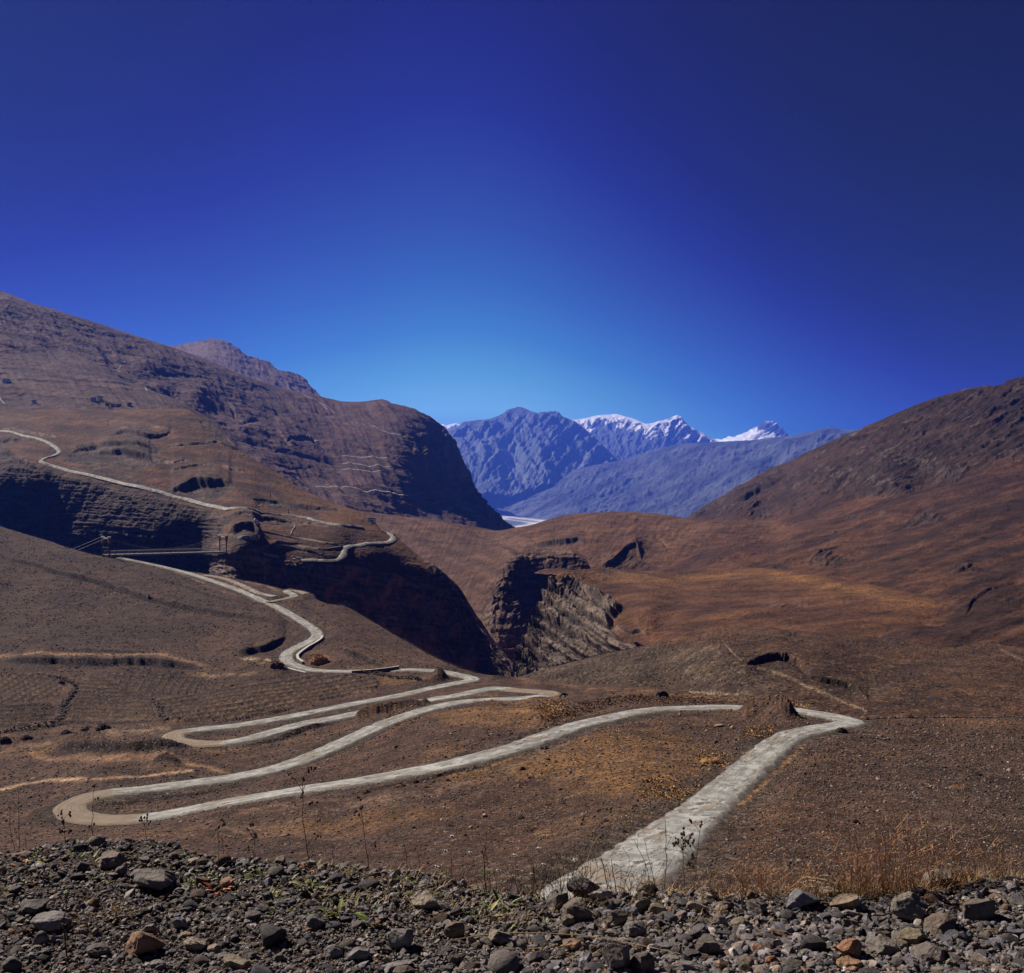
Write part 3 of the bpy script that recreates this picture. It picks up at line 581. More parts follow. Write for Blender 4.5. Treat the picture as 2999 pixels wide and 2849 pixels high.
for poly, w, h, Ln in (
    (pt('A1', (640, 965), (720, 940), (800, 950), (860, 952), (930, 940), (1000, 920)), 5, 3.4, 10),
    (pt('A1', (660, 935), (800, 915), (900, 900), (990, 898)), 1.4, 1.2, 6),
    (pt('A1', (390, 1075), (420, 1040), (480, 1012), (560, 1002), (640, 1010), (720, 1005), (800, 1010), (880, 1015), (930, 1045)), 5.5, 4, 12),
    (pt('A1', (560, 1060), (600, 1040), (700, 1035), (800, 1050), (860, 1070), (885, 1110)), 9, 5, 9),
    (pt('A1', (860, 1082), (940, 1090), (1000, 1102), (1060, 1096), (1110, 1095)), 2.2, 1.8, 6),
    (pt('A1', (960, 1010), (1050, 1005), (1150, 1000), (1220, 1010)), 2.5, 1.8, 6),
    (pt('A1', (960, 1165), (1080, 1145), (1180, 1135), (1260, 1140)), 2.5, 1.6, 6),
    (pt('A1', (980, 1260), (1060, 1235), (1130, 1215), (1220, 1208), (1290, 1212), (1350, 1235)), 12, 7, 12),
    (pt('A1', (1290, 1140), (1360, 1135), (1410, 1150)), 2, 1.5, 5),
    (pt('A1', (1430, 1320), (1520, 1312), (1600, 1325), (1680, 1340), (1760, 1360), (1860, 1362), (1970, 1372)), 2.6, 2.3, 5),
    (pt('A1', (0, 908), (100, 912), (200, 930), (280, 945), (350, 955)), 1.8, 1.6, 6),
    (pt('A1', (-20, 970), (60, 962), (120, 975)), 4, 2.4, 5),
    (pt('A1', (1150, 850), (1210, 890), (1290, 940), (1390, 1030)), 4, 3, 5),
    (pt('A1', (1190, 1000), (1250, 990), (1330, 1010), (1390, 1030)), 3, 2.5, 5),
    (pt('B1', (1190, 60), (1300, 30), (1400, 25), (1600, 42), (1750, 60), (1975, 95)), 3, 2.6, 6),
    (pt('B1', (1450, 220), (1600, 195), (1750, 220), (1900, 262)), 3, 2.2, 5),
    (pt('D', ) if False else pt('B1', (1540, 215), (1600, 185), (1700, 190), (1850, 205)), 2, 1.6, 5),
    (pt('B1', (430, 90), (600, 80), (760, 85), (880, 105), (1000, 115)), 3.0, 2.4, 8),
    (pt('B1', (300, 130), (500, 120), (700, 125), (900, 140), (1100, 130)), 6.0, 4, 8),
    (pt('B1', (1330, 130), (1400, 90), (1450, 95), (1500, 170)), 9, 5, 4)):
    a, f = scarp(px, py, poly, w, Ln, 6, .8, int(w * 10)); r += a * .85; fm = np.maximum(fm, f)
OUT = [pt('A1', (380, 1085), (410, 1035), (480, 1005), (560, 992), (700, 992), (830, 1000), (940, 1012), (900, 1060), (890, 1125), (760, 1132), (640, 1112), (520, 1112), (440, 1100)),
       pt('A1', (650, 965), (720, 940), (800, 935), (930, 925), (990, 905), (960, 945), (860, 980), (720, 982)), pt('A1', (540, 1000), (900, 990), (930, 1005), (700, 1010)),
       pt('A1', (950, 1262), (1060, 1232), (1200, 1203), (1300, 1212), (1355, 1240), (1300, 1290), (1240, 1320), (1120, 1308), (1010, 1292)),
       pt('A1', (1140, 850), (1200, 870), (1290, 940), (1400, 1035), (1330, 1015), (1240, 990), (1180, 985), (1230, 950), (1170, 900)),
       pt('A1', (400, 1120), (600, 1120), (760, 1180), (900, 1240), (700, 1195), (520, 1150)), pt('A1', (-60, 975), (60, 955), (100, 970), (20, 1005), (-60, 1010)),
       pt('A1', (1080, 1150), (1220, 1135), (1270, 1142), (1180, 1160), (1090, 1170)), pt('A1', (1430, 1318), (1600, 1318), (1760, 1352), (1960, 1368), (1960, 1380), (1700, 1368), (1500, 1345)),
       pt('A1', (1330, 1530), (1380, 1495), (1440, 1490), (1500, 1530), (1500, 1600), (1340, 1610)), pt('A1', (1180, 1440), (1300, 1410), (1450, 1412), (1700, 1435), (1800, 1450), (1650, 1465), (1400, 1440), (1250, 1470))]
wx = px + 5 * rel(px, py, 0, 18, 7, 171, 3); wy = py + 2.6 * rel(px, py, 0, 14, 6, 172, 4)
outc = np.zeros(px.shape)
for P_ in OUT: outc = np.maximum(outc, in_poly(wx, wy, P_).astype(float))
for _ in range(2): outc[1:-1, 1:-1] = (outc[1:-1, 1:-1] * 2 + outc[:-2, 1:-1] + outc[2:, 1:-1] + outc[1:-1, :-2] + outc[1:-1, 2:]) / 6
r += outc * (rel(px, py, -4, 22, 4, 173, 5, ridged, .6) * 2.2 - 1.6)
r += bump(px, py, 246, 541, 15, 12) * 5 - trench(px, py, pt('A1', (140, 1200), (160, 1250), (150, 1330)), 8) * 4
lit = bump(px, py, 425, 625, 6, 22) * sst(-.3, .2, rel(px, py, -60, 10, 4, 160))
L.push(L.fine(.4, -8, 7, 2.3, 7) * (1 + 1.6 * rock))
L.push(r * L.m * sst(-1, 5, py - L.top[None]))
rk = np.clip(rock + fm + outc + sst(.55, .35, L.slope()), 0, 1)
tone = sst(-.4, .4, rel(px, py, -8, 90, 8, 161) + .35 * rel(px, py, -14, 26, 3, 162))
grs = mix((0.070, 0.040, 0.032), (0.160, 0.090, 0.054), tone)
grs = mix(grs, OCHRE, .55 * sst(4, 0, np.abs(py - L.top[None] - 8) - 8) * sst(230, 300, px))
rc = mix((0.06, 0.048, 0.048), (0.34, 0.28, 0.25), sst(-.5, .6, rel(px, py, -8, 30, 4, 163) + .5 * rel(px, py, -60, 16, 3, 164) + .3 * rel(px, py, 80, 4, 3, 167)))
rc = rc * (1 + .9 * np.clip(right, 0, 1) * sst(-.2, .4, rel(px, py, -57, 40, 5, 170)))[..., None]  # shaded right ridge made paler in colour, in place of fill light
rc = mix(rc, (0.55, 0.34, 0.21), .85 * cliff * sst(245, 265, px) * (1 - right) * sst(0, .35, rel(px, py, 70, 30, 14, 165)))
rc = mix(rc, mix((0.035, 0.028, 0.029), (0.105, 0.085, 0.08), sst(-.4, .5, rel(px, py, -6, 24, 3, 168) + .4 * rel(px, py, 0, 5, 2, 169))), .92 * np.clip(dark * sst(232, 205, px) + .85 * outc, 0, 1))  # canyon wall's shade put into its colour; outcrops are dark rock
rc = mix(rc, PALE, lit * .6)  # sunlit streak painted into the cliff colour
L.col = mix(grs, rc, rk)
L.col = mix(L.col, OCHRE, .8 * np.maximum(bump(px, py, 353, 552, 5, 5), bump(px, py, 300, 549, 20, 2)) * sst(-.4, .1, rel(px, py, -5, 12, 3, 166)))
BH = L
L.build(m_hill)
# ================================================================== near country
m_near = terrain_mat('near_earth', 1 / 4.0, 2.0, 0.6, 0.34, 0.5, speck=3.2)
m_spur = terrain_mat('spur_earth', 1 / 7.0, 1 / 1.1, 1.0, 0.6, 0.5, speck=1.8)

# ---- round spur beyond the near road
sil = pt('B2', (1000, 566), (1060, 550), (1120, 528), (1200, 508), (1300, 480), (1400, 455), (1500, 428), (1600, 408), (1700, 388), (1800, 368), (1900, 355), (1975, 345)) + pt('B3', (50, 135), (100, 115), (170, 95), (250, 80), (330, 70), (400, 67), (500, 74), (600, 85), (700, 96), (800, 105), (950, 118), (1100, 130), (1200, 138), (1280, 150), (1340, 164), (1400, 174), (1500, 185), (1580, 186), (1640, 178), (1700, 170), (1780, 165), (1850, 172), (1975, 190)) + [(1160, 660)]
L = Layer('road_spur', sil, [(510, 690), (560, 695), (680, 705), (800, 725), (1024, 735), (1160, 735)], [
    (520, 680, 283), (560, 683, 268), (600, 690, 253), (682, 697, 228), (740, 702, 204), (800, 712, 190), (850, 718, 186), (1024, 722, 178), (1160, 722, 175),
    (524, 676, 286), (560, 671, 288), (600, 661, 285), (641, 651, 283), (682, 640, 282), (715, 636, 262), (690, 665, 240), (740, 650, 235), (640, 680, 243), (780, 640, 252), (820, 649, 245), (770, 668, 222), (830, 690, 205), (900, 690, 208),
    (726, 628, 285), (752, 626, 290), (800, 630, 292), (850, 635, 290), (900, 640, 285), (935, 646, 280), (980, 644, 290), (1024, 648, 290), (1160, 655, 285), (900, 665, 240), (1024, 680, 225), (1160, 690, 215), (960, 665, 245)], step=.6, vstep=.5, jag=.25, seed=60, lam=6e-4)
px, py = L.px, L.py
r = rel(px, py, 12, 60, 16, 171, 6) * 1.8 + rel(px, py, 10, 14, 3.5, 172, 4) * .45
left = sst(775, 700, px)
r += left * (rel(px, py, 58, 26, 5, 173, 5, ridged) * .8 + rel(px, py, 50, 6, 2.5, 174, 4, ridged) * .55)
inner = pt('B3', (0, 150), (100, 132), (200, 125), (300, 130), (400, 142), (560, 160), (700, 178), (800, 195), (870, 205))
a, f = scarp(px, py, [(x, y + 2.2) for x, y in inner], 2.5, 5, 10); r -= a * .4
# the scooped quarry and the cut bank beside its track
qb = np.interp(px, [p[0] for p in pt('B3', (375, 292), (420, 300), (480, 305), (560, 318), (620, 328), (680, 345), (740, 352))], [p[1] for p in pt('B3', (375, 292), (420, 300), (480, 305), (560, 318), (620, 328), (680, 345), (740, 352))])
qt = np.interp(px, [p[0] for p in pt('B3', (375, 288), (400, 268), (440, 245), (500, 228), (560, 222), (620, 232), (670, 258), (710, 300), (740, 352))], [p[1] for p in pt('B3', (375, 288), (400, 268), (440, 245), (500, 228), (560, 222), (620, 232), (670, 258), (710, 300), (740, 352))])
wob = .7 * fbm(px / 3, py / 3, 3, 175)
q = sst(-.6, .6, py - qt + wob) * sst(747, 749, px) * sst(811, 808, px)
qf = np.clip((qb - py) / np.maximum(qb - qt, 1), 0, 1)
r -= q * (0.4 + 7.5 * qf) * sst(30, 0, py - qb)
ct = pt('B3', (720, 372), (760, 366), (820, 378), (900, 395), (960, 415), (1000, 435), (1050, 480), (1090, 520))
a, f2 = scarp(px, py, ct, 7, 6, 4); r += a * .8
L.push(L.fine(.42, 20, 5, 2.4, 9) * (1 + left))
L.push(r * L.m * sst(-1, 4, py - L.top[None]))
tone = sst(-.4, .4, rel(px, py, 10, 90, 10, 176) + .4 * rel(px, py, 8, 20, 3, 177))
L.col = mix((0.07, 0.045, 0.036), (0.13, 0.076, 0.046), tone)
gray = left * sst(641, 650, py - (px - 715) * -.05) 
L.col = mix(L.col, mix((0.07, 0.058, 0.048), (0.135, 0.115, 0.09), tone), np.clip(gray + .8 * sst(800, 760, px) * sst(660, 672, py) + .7 * bump(px, py, 860, 690, 50, 10), 0, 1) * .85)
L.col = mix(L.col, (0.045, 0.036, 0.034), np.clip(q * sst(0, .25, qf) + f2, 0, 1) * .8)
trk = trench(px, py, pt('B3', (420, 305), (560, 335), (640, 370), (700, 405), (800, 445), (900, 490), (1000, 535), (1075, 562)), 1.5, 5, .8)
trk = np.maximum(trk, .8 * trench(px, py, pt('B3', (222, 150), (260, 190), (300, 230), (350, 275)), .7, 3))
trk = np.maximum(trk, .5 * trench(px, py, pt('B3', (1120, 235), (1170, 275), (1230, 305)), .6, 3))
trk = np.maximum(trk, .3 * trench(px, py, pt('B3', (1170, 365), (1250, 430), (1330, 510), (1390, 590)), .6, 3))
trk = np.maximum(trk, .7 * trench(px, py, pt('B3', (1830, 185), (1880, 225), (1975, 265)), 1.2, 3))
trk = np.maximum(trk, .9 * trench(px, py, pt('B3', (0, 450), (100, 455), (200, 462), (330, 468)), 1.3, 3) * sst(-.3, .2, rel(px, py, 0, 10, 2, 178)))
L.col = mix(L.col, (0.40, 0.33, 0.25), np.clip(trk * 1.3, 0, 1) * .9)
L.col = mix(L.col, OCHRE, .75 * np.maximum(bump(px, py, 995, 651, 14, 5), bump(px, py, 1010, 668, 10, 4)) * sst(-.3, .2, rel(px, py, 0, 12, 4, 179)))
RS = L
L.build(m_spur)

# ---- the near valley side with the switchback road
ROAD = [  # px, py, distance, asphalt share
    (560, 935, 24, 1), (600, 893, 34, 1), (640, 862, 45, 1), (668, 838, 57, 1), (705, 808, 80, 1), (748, 771, 104, 1), (769, 750, 115, 1), (790, 736, 125, 1), (812, 730, 130, 1), (836, 727, 134, 1), (851, 722.5, 139, 1), (841, 718, 144, 1), (826, 714, 148, 1), (806, 709.5, 153, 1), (785, 706.5, 160, .9), (760, 706, 166, .9), (735, 706.3, 170, 1), (710, 707, 171, 1), (683, 708, 170, 1), (660, 709.2, 168, 1), (635, 712.2, 163, 1), (608, 716, 156, 1), (580, 724, 149, 1), (548, 735.5, 139, 1), (514, 746.5, 130, 1), (479, 755, 126, 1), (445, 764, 124, 1), (411, 772, 123.5, 1), (376, 777.5, 123.5, 1), (341, 781.5, 124, 1), (310, 785.5, 125, 1), (270, 793, 126, 1), (237, 799.5, 127, 1), (205, 806.5, 127.5, 1), (165, 816, 128, .8), (128, 822, 128.5, .3), (98, 822, 129.5, 0), (75, 815, 131, 0), (70, 806, 134, 0), (82, 797.5, 137, 0), (102, 791, 140, .3), (135, 788.5, 143, .9), (175, 785.5, 147, 1), (215, 780.5, 151, 1), (250, 776.5, 155, .75), (275, 769, 158, .9), (305, 759, 163, 1), (341, 744.5, 172, 1), (362, 734, 179, 1), (380, 727, 186, 1), (405, 717, 195, 1), (430, 709, 202, 1), (455, 704, 207, 1), (483, 702.3, 209, 1), (515, 701, 210.5, 1), (535, 698.5, 212, .9), (549, 695.5, 214, .3), (551, 692, 217.5, 0), (538, 689.3, 221, 0), (518, 687.6, 225, .2), (498, 687.2, 228, .8), (480, 690, 226, 1), (462, 694.5, 222, 1), (440, 698.5, 219, .7), (418, 702, 216, .8), (390, 706.5, 212, .8), (365, 711, 208, .9), (338, 717, 203, .9), (310, 722, 198, .9), (285, 728, 193, 1), (255, 737, 188, .9), (230, 742.5, 185.5, .6), (205, 744, 185.5, .1), (181, 741.5, 187.5, 0), (172, 737, 191, 0), (180, 731.5, 195, .3), (205, 728, 198.5, 1), (240, 724.5, 202, 1), (285, 717.5, 209, 1), (320, 711, 216, 1), (341, 707, 221, 1), (375, 701, 228, 1), (410, 694.5, 236, 1), (440, 688, 244, 1), (462, 683, 250, 1), (473, 679.5, 254, 1), (468, 676.3, 259, 1), (455, 673.5, 264, 1), (440, 671, 268, .9), (425, 669.8, 270, .9), (408, 669.6, 271.5, 1), (376, 670.3, 272.5, 1), (350, 670.9, 273, 1), (326, 671, 276, 1), (306, 669, 281, 1), (291, 663.5, 289, 1), (286, 657.5, 297, 1), (290, 650.5, 306, 1), (304, 643.5, 318, 1), (316, 636.8, 331, 1), (316.5, 632, 340, 1), (310, 626.3, 350, 1), (297, 618.5, 363, 1), (280, 609, 379, 1), (263, 601, 393, 1), (245, 592.5, 409, .9), (228, 586, 422, .9), (211, 580, 435, .9), (196, 575.8, 448, .9), (180, 571, 458, .6), (160, 566, 466, .5), (140, 561.5, 471, .5), (112, 555.8, 476, .5)]
SPUR_TRACK = [(268, 603, 388, .2), (277, 600.5, 392, .1), (287, 598.8, 396, .3), (294, 596.5, 400, .6), (293, 594, 405, .8), (288, 592, 409, .9), (287, 590, 414, .5), (296, 590.5, 416, .4), (308, 594.5, 410, .3)]
SIDE_TRACK = [(276, 596.5, 397, .6), (258, 592, 406, .5), (243, 585, 421, .4), (225, 578, 437, .3), (205, 574.5, 449, .3)]
sil = [(-140, 500), (-60, 514)] + pt('B1', (0, 82), (100, 112), (200, 142), (300, 172), (350, 190), (430, 214), (500, 236), (560, 250), (640, 258), (700, 268), (750, 280), (850, 300), (1000, 326), (1110, 345), (1200, 358), (1300, 374), (1400, 392), (1500, 411), (1580, 430), (1640, 446), (1680, 440), (1750, 456), (1800, 480), (1850, 512), (1900, 528), (1975, 535)) + pt('B2', (50, 162), (100, 190), (200, 248), (300, 308), (400, 364), (500, 422), (600, 470), (700, 511), (780, 535), (850, 546), (950, 555), (1060, 562), (1120, 575), (1180, 592), (1300, 600), (1400, 606), (1480, 604), (1560, 598), (1640, 600), (1720, 606), (1850, 620), (1975, 632)) + pt('B3', (80, 462), (200, 472), (330, 482), (420, 478), (480, 478), (600, 492), (700, 520), (800, 545), (880, 570), (990, 607), (1060, 603), (1150, 599), (1300, 596), (1500, 595), (1700, 596), (1975, 592)) + [(1160, 712)]
ctrl = [(a, b, c) for a, b, c, _ in ROAD[::2]] + [(a, b, c) for a, b, c, _ in SPUR_TRACK[::3]] + [
    (-140, 500, 560), (0, 527, 520), (60, 545, 495), (110, 558, 474), (0, 600, 392), (100, 600, 400), (180, 610, 380), (0, 650, 312), (100, 650, 315), (200, 650, 318), (-140, 650, 300), (0, 690, 255), (100, 690, 256), (200, 690, 256), (0, 720, 224), (100, 715, 230), (0, 750, 192), (90, 755, 182), (0, 785, 158), (50, 830, 120), (0, 860, 92), (-140, 720, 215), (-140, 860, 90),
    (283, 590, 425), (341, 604, 405), (410, 643, 350), (476, 672, 290), (520, 676, 284), (370, 640, 335), (400, 662, 290), (345, 650, 305), (560, 681, 266), (600, 684, 256), (641, 684, 250), (682, 690, 235), (740, 697, 205), (766, 697, 196), (800, 704, 172), (580, 700, 205), (620, 702, 190), (480, 720, 165), (540, 712, 172), (420, 745, 144), (450, 730, 156),
    (1024, 717, 152), (930, 718, 146), (870, 720, 142), (1024, 760, 112), (900, 760, 108), (1024, 800, 86), (900, 800, 82), (1024, 850, 58), (850, 850, 55), (850, 890, 39), (1024, 890, 42), (740, 860, 48), (512, 895, 38), (440, 880, 50), (440, 845, 68), (440, 815, 90), (560, 824, 74), (600, 780, 98), (650, 760, 112), (330, 860, 68), (330, 825, 96), (216, 870, 70), (216, 845, 90), (120, 860, 86), (600, 750, 122), (700, 740, 130), (760, 722, 148), (1160, 720, 150), (1160, 850, 58), (300, 690, 248), (400, 690, 240), (512, 930, 25), (100, 930, 40), (900, 930, 26)]
L = Layer('near_valley_side', sil, [(-140, 935), (1160, 935)], ctrl, step=.85, vstep=.7, jag=.9, jagl=34, seed=70, lam=1.2e-3)
px, py = L.px, L.py
X, Y = L.P[..., 0], L.P[..., 1]
m = L.m
z = fbm(X / 34, Y / 34, 3, 181) * 1.0 + fbm(X / 9, Y / 9, 4, 182) * .38 + fbm(X / 1.7, Y / 1.7, 3, 183) * .07
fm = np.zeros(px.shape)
for poly, w, h, Ln in (
    (pt('B1', (-40, 255), (100, 285), (250, 325), (420, 375), (560, 410), (700, 450), (860, 505), (980, 535), (1100, 558), (1300, 592), (1420, 612), (1500, 632), (1620, 665), (1720, 700)), 5.5, .95, 6),
    (pt('B1', (-60, 868), (200, 868), (500, 872), (750, 868), (900, 872), (1050, 890), (1180, 908), (1255, 918)), 8.5, 1.35, 3),
    (pt('B1', (-60, 826), (200, 828), (500, 826), (900, 826)), 3, .7, 6),
    (pt('B1', (1320, 800), (1380, 822), (1450, 812), (1520, 795), (1600, 755), (1660, 715)), 8, 1.7, 6),
    (pt('B1', (900, 400), (1000, 420), (1120, 455), (1250, 500), (1380, 540)), 1.8, .6, 4),
    (pt('B1', (270, 1378), (420, 1382), (560, 1390), (800, 1388), (1000, 1385), (1150, 1370)), 9, 1.0, 9),
    (pt('B1', (880, 1462), (960, 1455), (1060, 1460)), 5, .8, 4), (pt('B1', (1210, 1352), (1400, 1352), (1560, 1330), (1760, 1290)), 4, .8, 6), (pt('B2', (-200, 1330), (0, 1235)), .2, .1, 2), (pt('C1', (560, 335), (700, 318), (900, 290), (1150, 250), (1330, 215), (1480, 190)), 3.0, .5, 4), (pt('B2', (-60, 1175), (150, 1150), (400, 1090), (700, 1030)), .3, .1, 3),
    (pt('B1', (1550, 1330), (1700, 1300), (1850, 1250), (1975, 1215)), 4, .8, 5),
    (pt('B1', (-40, 1280), (150, 1262), (300, 1240), (420, 1222), (700, 1222), (950, 1222)), 2, .5, 4),
    (pt('B2', (1870, 430) , (1975, 440)), 1, .1, 4),
    (pt('B2', (0, 410), (80, 430), (160, 470), (250, 500)), 4, 1.2, 5),
    (pt('B2', (0, 1240), (150, 1215), (300, 1180), (420, 1170), (520, 1140), (700, 1100), (800, 1080), (900, 1040), (1000, 1005), (1100, 975), (1200, 945)), 2.6, .3, 4),
    (pt('B2', (700, 600), (800, 590), (900, 570), (1000, 562)), 2, .5, 4)):
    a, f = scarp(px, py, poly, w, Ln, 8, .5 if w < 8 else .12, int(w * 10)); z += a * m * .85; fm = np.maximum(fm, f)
for (cx, cy), rx, ry, h in ((pt('B2', (570, 560))[0], 8, 4.5, 2.1), (pt('B3', (480, 588))[0], 15, 5.0, 3.6), (pt('B3', (600, 592))[0], 13, 4.6, 2.6), (pt('B3', (390, 585))[0], 10, 4, 1.6), (pt('B1', (480, 1365))[0], 26, 8, 1.6), (pt('B1', (820, 1385))[0], 50, 8, 1.3), (pt('B1', (955, 1455))[0], 14, 6, 1.3), (pt('B1', (1600, 905))[0], 12, 5, 1.3), (pt('B1', (1700, 1270))[0], 22, 7, .9), (pt('B2', (1150, 800))[0], 30, 6, .5), (pt('B3', (920, 660))[0], 8, 5, 1.0), (pt('B1', (30, 1345))[0], 16, 6, 1.2), (pt('B1', (150, 1325))[0], 12, 5, .9), (pt('B1', (600, 1285))[0], 16, 5, .9)):
    z += h * bump(px, py, cx, cy, rx, ry) * (1 + .35 * fbm(px / 4, py / 3, 3, 184))
for (cx, cy), rx, ry, h in ((pt('B2', (1160, 1415))[0], 16, 4.5, 1.0),):
    z -= h * bump(px, py, cx, cy, rx, ry, 2)
z += 2.1 * trench(px, py, [(352, 720.5), (365, 717), (390, 712.5), (418, 708), (432, 704)], 2.0, 8, .6)
# gullies on the bank right of the gorge road
z -= .5 * sst(.3, .8, rel(px, py, -28, 40, 4, 185, 4, ridged)) * bump(px, py, 372, 655, 34, 14)
# ploughed fields: low bunds between strips
FIELDS = [(pt('B1', (0, 935), (250, 940), (390, 995), (340, 1070), (150, 1105), (0, 1110)), -24, 4.2, 30, 5.2),
          (pt('B1', (0, 1120), (290, 1112), (320, 1190), (150, 1235), (0, 1255)), 4, 3.6, None, 0),
          (pt('B1', (430, 1000), (560, 950), (700, 1010), (860, 1085), (900, 1200), (420, 1208)), -1, 3.5, None, 0),
          (pt('B1', (590, 935), (1010, 928), (1250, 980), (1330, 1000), (1250, 1035), (860, 1055), (720, 1010)), -4, 3.5, 60, 7),
          (pt('B1', (870, 1085), (1100, 1045), (1400, 1000), (1700, 955), (1980, 918)) + pt('B2', (100, 545), (180, 560), (225, 600), (180, 640), (60, 665)) + pt('B1', (1900, 1085), (1500, 1180), (1000, 1218), (950, 1170)), 9, 4.0, -38, 8)]
fmask = np.zeros(px.shape); bund = np.zeros(px.shape)
for poly, ang, per, a2, per2 in FIELDS:
    k = in_poly(px, py, poly).astype(float)
    def lines(an, pr, sd):
        a = math.radians(an); v = px * math.sin(a) + py * math.cos(a) + 1.5 * fbm(px / 60, py / 25, 2, sd) + .35 * fbm(px / 7, py / 7, 2, sd + 1)
        t = v / pr; t = t - np.floor(t)
        return np.exp(-((t - .5) / .16) ** 2)
    b = lines(ang, per, 186)
    if a2: b = np.maximum(b, .7 * lines(a2, per2, 188))
    bund = np.maximum(bund, b * k); fmask = np.maximum(fmask, k)
z = z * (1 - .55 * fmask) + bund * .6
z += L.fine(.42, 4, 6, 2.6, 8) * (1 - .5 * fmask)
L.lift(z * sst(-.5, 3, py - L.top[None]))

# ---- roads: level a bed into the ground, then lay the surface on it
def spline(pts, step):
    p = np.array(pts, float); t = np.concatenate([[0], np.cumsum(np.linalg.norm(np.diff(p[:, :2], axis=0), axis=1) ** .5)])
    out = []
    for i in range(len(p) - 1):
        p0 = p[max(i - 1, 0)]; p1 = p[i]; p2 = p[i + 1]; p3 = p[min(i + 2, len(p) - 1)]
        n = max(2, int(np.linalg.norm((p2 - p1)[:2]) / step))
        for s in np.linspace(0, 1, n, endpoint=False):
            m1 = (p2 - p0) * .5; m2 = (p3 - p1) * .5
            out.append((2 * s**3 - 3 * s**2 + 1) * p1 + (s**3 - 2 * s**2 + s) * m1 + (-2 * s**3 + 3 * s**2) * p2 + (s**3 - s**2) * m2)
    out.append(p[-1]); return np.array(out)

def smooth1(a, n):
    k = np.hanning(2 * n + 1); k /= k.sum()
    return np.convolve(np.pad(a, n, mode='edge'), k, 'valid')

def centre(pts, step=.6):
    s = spline(pts, 1.0)
    P = L.sample(s[:, 0], s[:, 1])
    P0 = W(s[:, 0], s[:, 1], s[:, 2])
    P[:, :2] = P0[:, :2]; P[:, 2] = .25 * P[:, 2] + .75 * P0[:, 2]
    ln = np.concatenate([[0], np.cumsum(np.linalg.norm(np.diff(P[:, :2], axis=0), axis=1))])
    q = np.arange(0, ln[-1], step)
    R = np.stack([np.interp(q, ln, P[:, i]) for i in range(3)], -1)
    for i in (0, 1): R[:, i] = smooth1(R[:, i], 4)
    R[:, 2] = smooth1(R[:, 2], 18)
    return R, np.interp(q, ln, s[:, 3])

ROADS = [(centre(ROAD), 2.15), (centre(SPUR_TRACK), 1.7), (centre(SIDE_TRACK), 1.5)]
kd_pts = np.concatenate([r[0][0] for r in ROADS]); kd_w = np.concatenate([np.full(len(r[0][0]), r[1]) for r in ROADS])
kd_a = np.concatenate([r[0][1] for r in ROADS])
kd = KDTree(len(kd_pts))
for i, p in enumerate(kd_pts): kd.insert((p[0], p[1], 0), i)
kd.balance()
rd = np.full(px.shape, 99.0); rz = np.zeros(px.shape); rw = np.full(px.shape, 2.0); ra = np.zeros(px.shape)
lo = np.array([kd_pts[:, 0].min() - 12, kd_pts[:, 1].min() - 12]); hi = kd_pts[:, :2].max(0) + 12
xs, ys = L.P[..., 0].ravel(), L.P[..., 1].ravel()
# coarse occupancy test keeps the search short
cell = 8.0
occ = set()
for p in kd_pts:
    a, b = int(p[0] // cell), int(p[1] // cell)
    for i in (-1, 0, 1):
        for j in (-1, 0, 1): occ.add((a + i) * 100003 + b + j)
key = np.floor(xs / cell).astype(np.int64) * 100003 + np.floor(ys / cell).astype(np.int64)
idx = np.nonzero(np.isin(key, np.array(list(occ), np.int64)))[0]
fr, fz, fw, fa = rd.ravel(), rz.ravel(), rw.ravel(), ra.ravel()
for i in idx:
    _, j, dist = kd.find((xs[i], ys[i], 0))
    fr[i] = dist; fz[i] = kd_pts[j, 2]; fw[i] = kd_w[j]; fa[i] = kd_a[j]
k = sst(1, 0, (rd - rw - 1.0) / 3.6)
zz = L.P[..., 2]
L.P[..., 2] = zz * (1 - k) + (rz - .14 + .10 * fbm(X / 1.1, Y / 1.1, 3, 190) * sst(rw, rw + 1, rd)) * k

tone = sst(-.4, .4, fbm(X / 40, Y / 40, 5, 191) + .5 * fbm(X / 5, Y / 5, 4, 192))
c = mix((0.080, 0.050, 0.041), (0.138, 0.088, 0.062), tone)
warm = sst(-.25, .3, fbm(X / 22, Y / 22, 5, 193) + .9 * np.maximum(bump(px, py, 620, 765, 150, 34), bump(px, py, 520, 715, 90, 14)) - .35)
c = mix(c, (0.27, 0.165, 0.072), .85 * warm)
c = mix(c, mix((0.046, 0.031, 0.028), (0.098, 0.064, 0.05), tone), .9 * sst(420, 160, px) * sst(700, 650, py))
c = mix(c, (0.125, 0.066, 0.043), .6 * bump(px, py, 860, 830, 110, 60) + .6 * bump(px, py, 740, 850, 30, 40))
c = mix(c, mix((0.075, 0.056, 0.05), (0.12, 0.09, 0.075), tone), .8 * bump(px, py, 985, 790, 150, 75))
c = mix(c, mix((0.135, 0.095, 0.075), (0.235, 0.165, 0.115), tone) * (.72 + .28 * sst(60, 380, px))[..., None], fmask * .9)
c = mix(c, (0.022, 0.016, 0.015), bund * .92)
c = mix(c, (0.026, 0.019, 0.017), np.clip(fm, 0, 1) * .95)  # step faces: their shade put into the earth colour
sh = sst(3.0, 1.0, rd - rw + 1.4 * fbm(X / 3.2, Y / 3.2, 3, 194))
c = mix(c, mix((0.06, 0.052, 0.048), (0.125, 0.108, 0.096), sst(-.4, .4, fbm(X / 2.6, Y / 2.6, 2, 195))), sh * .9)
trkm = np.zeros(px.shape)
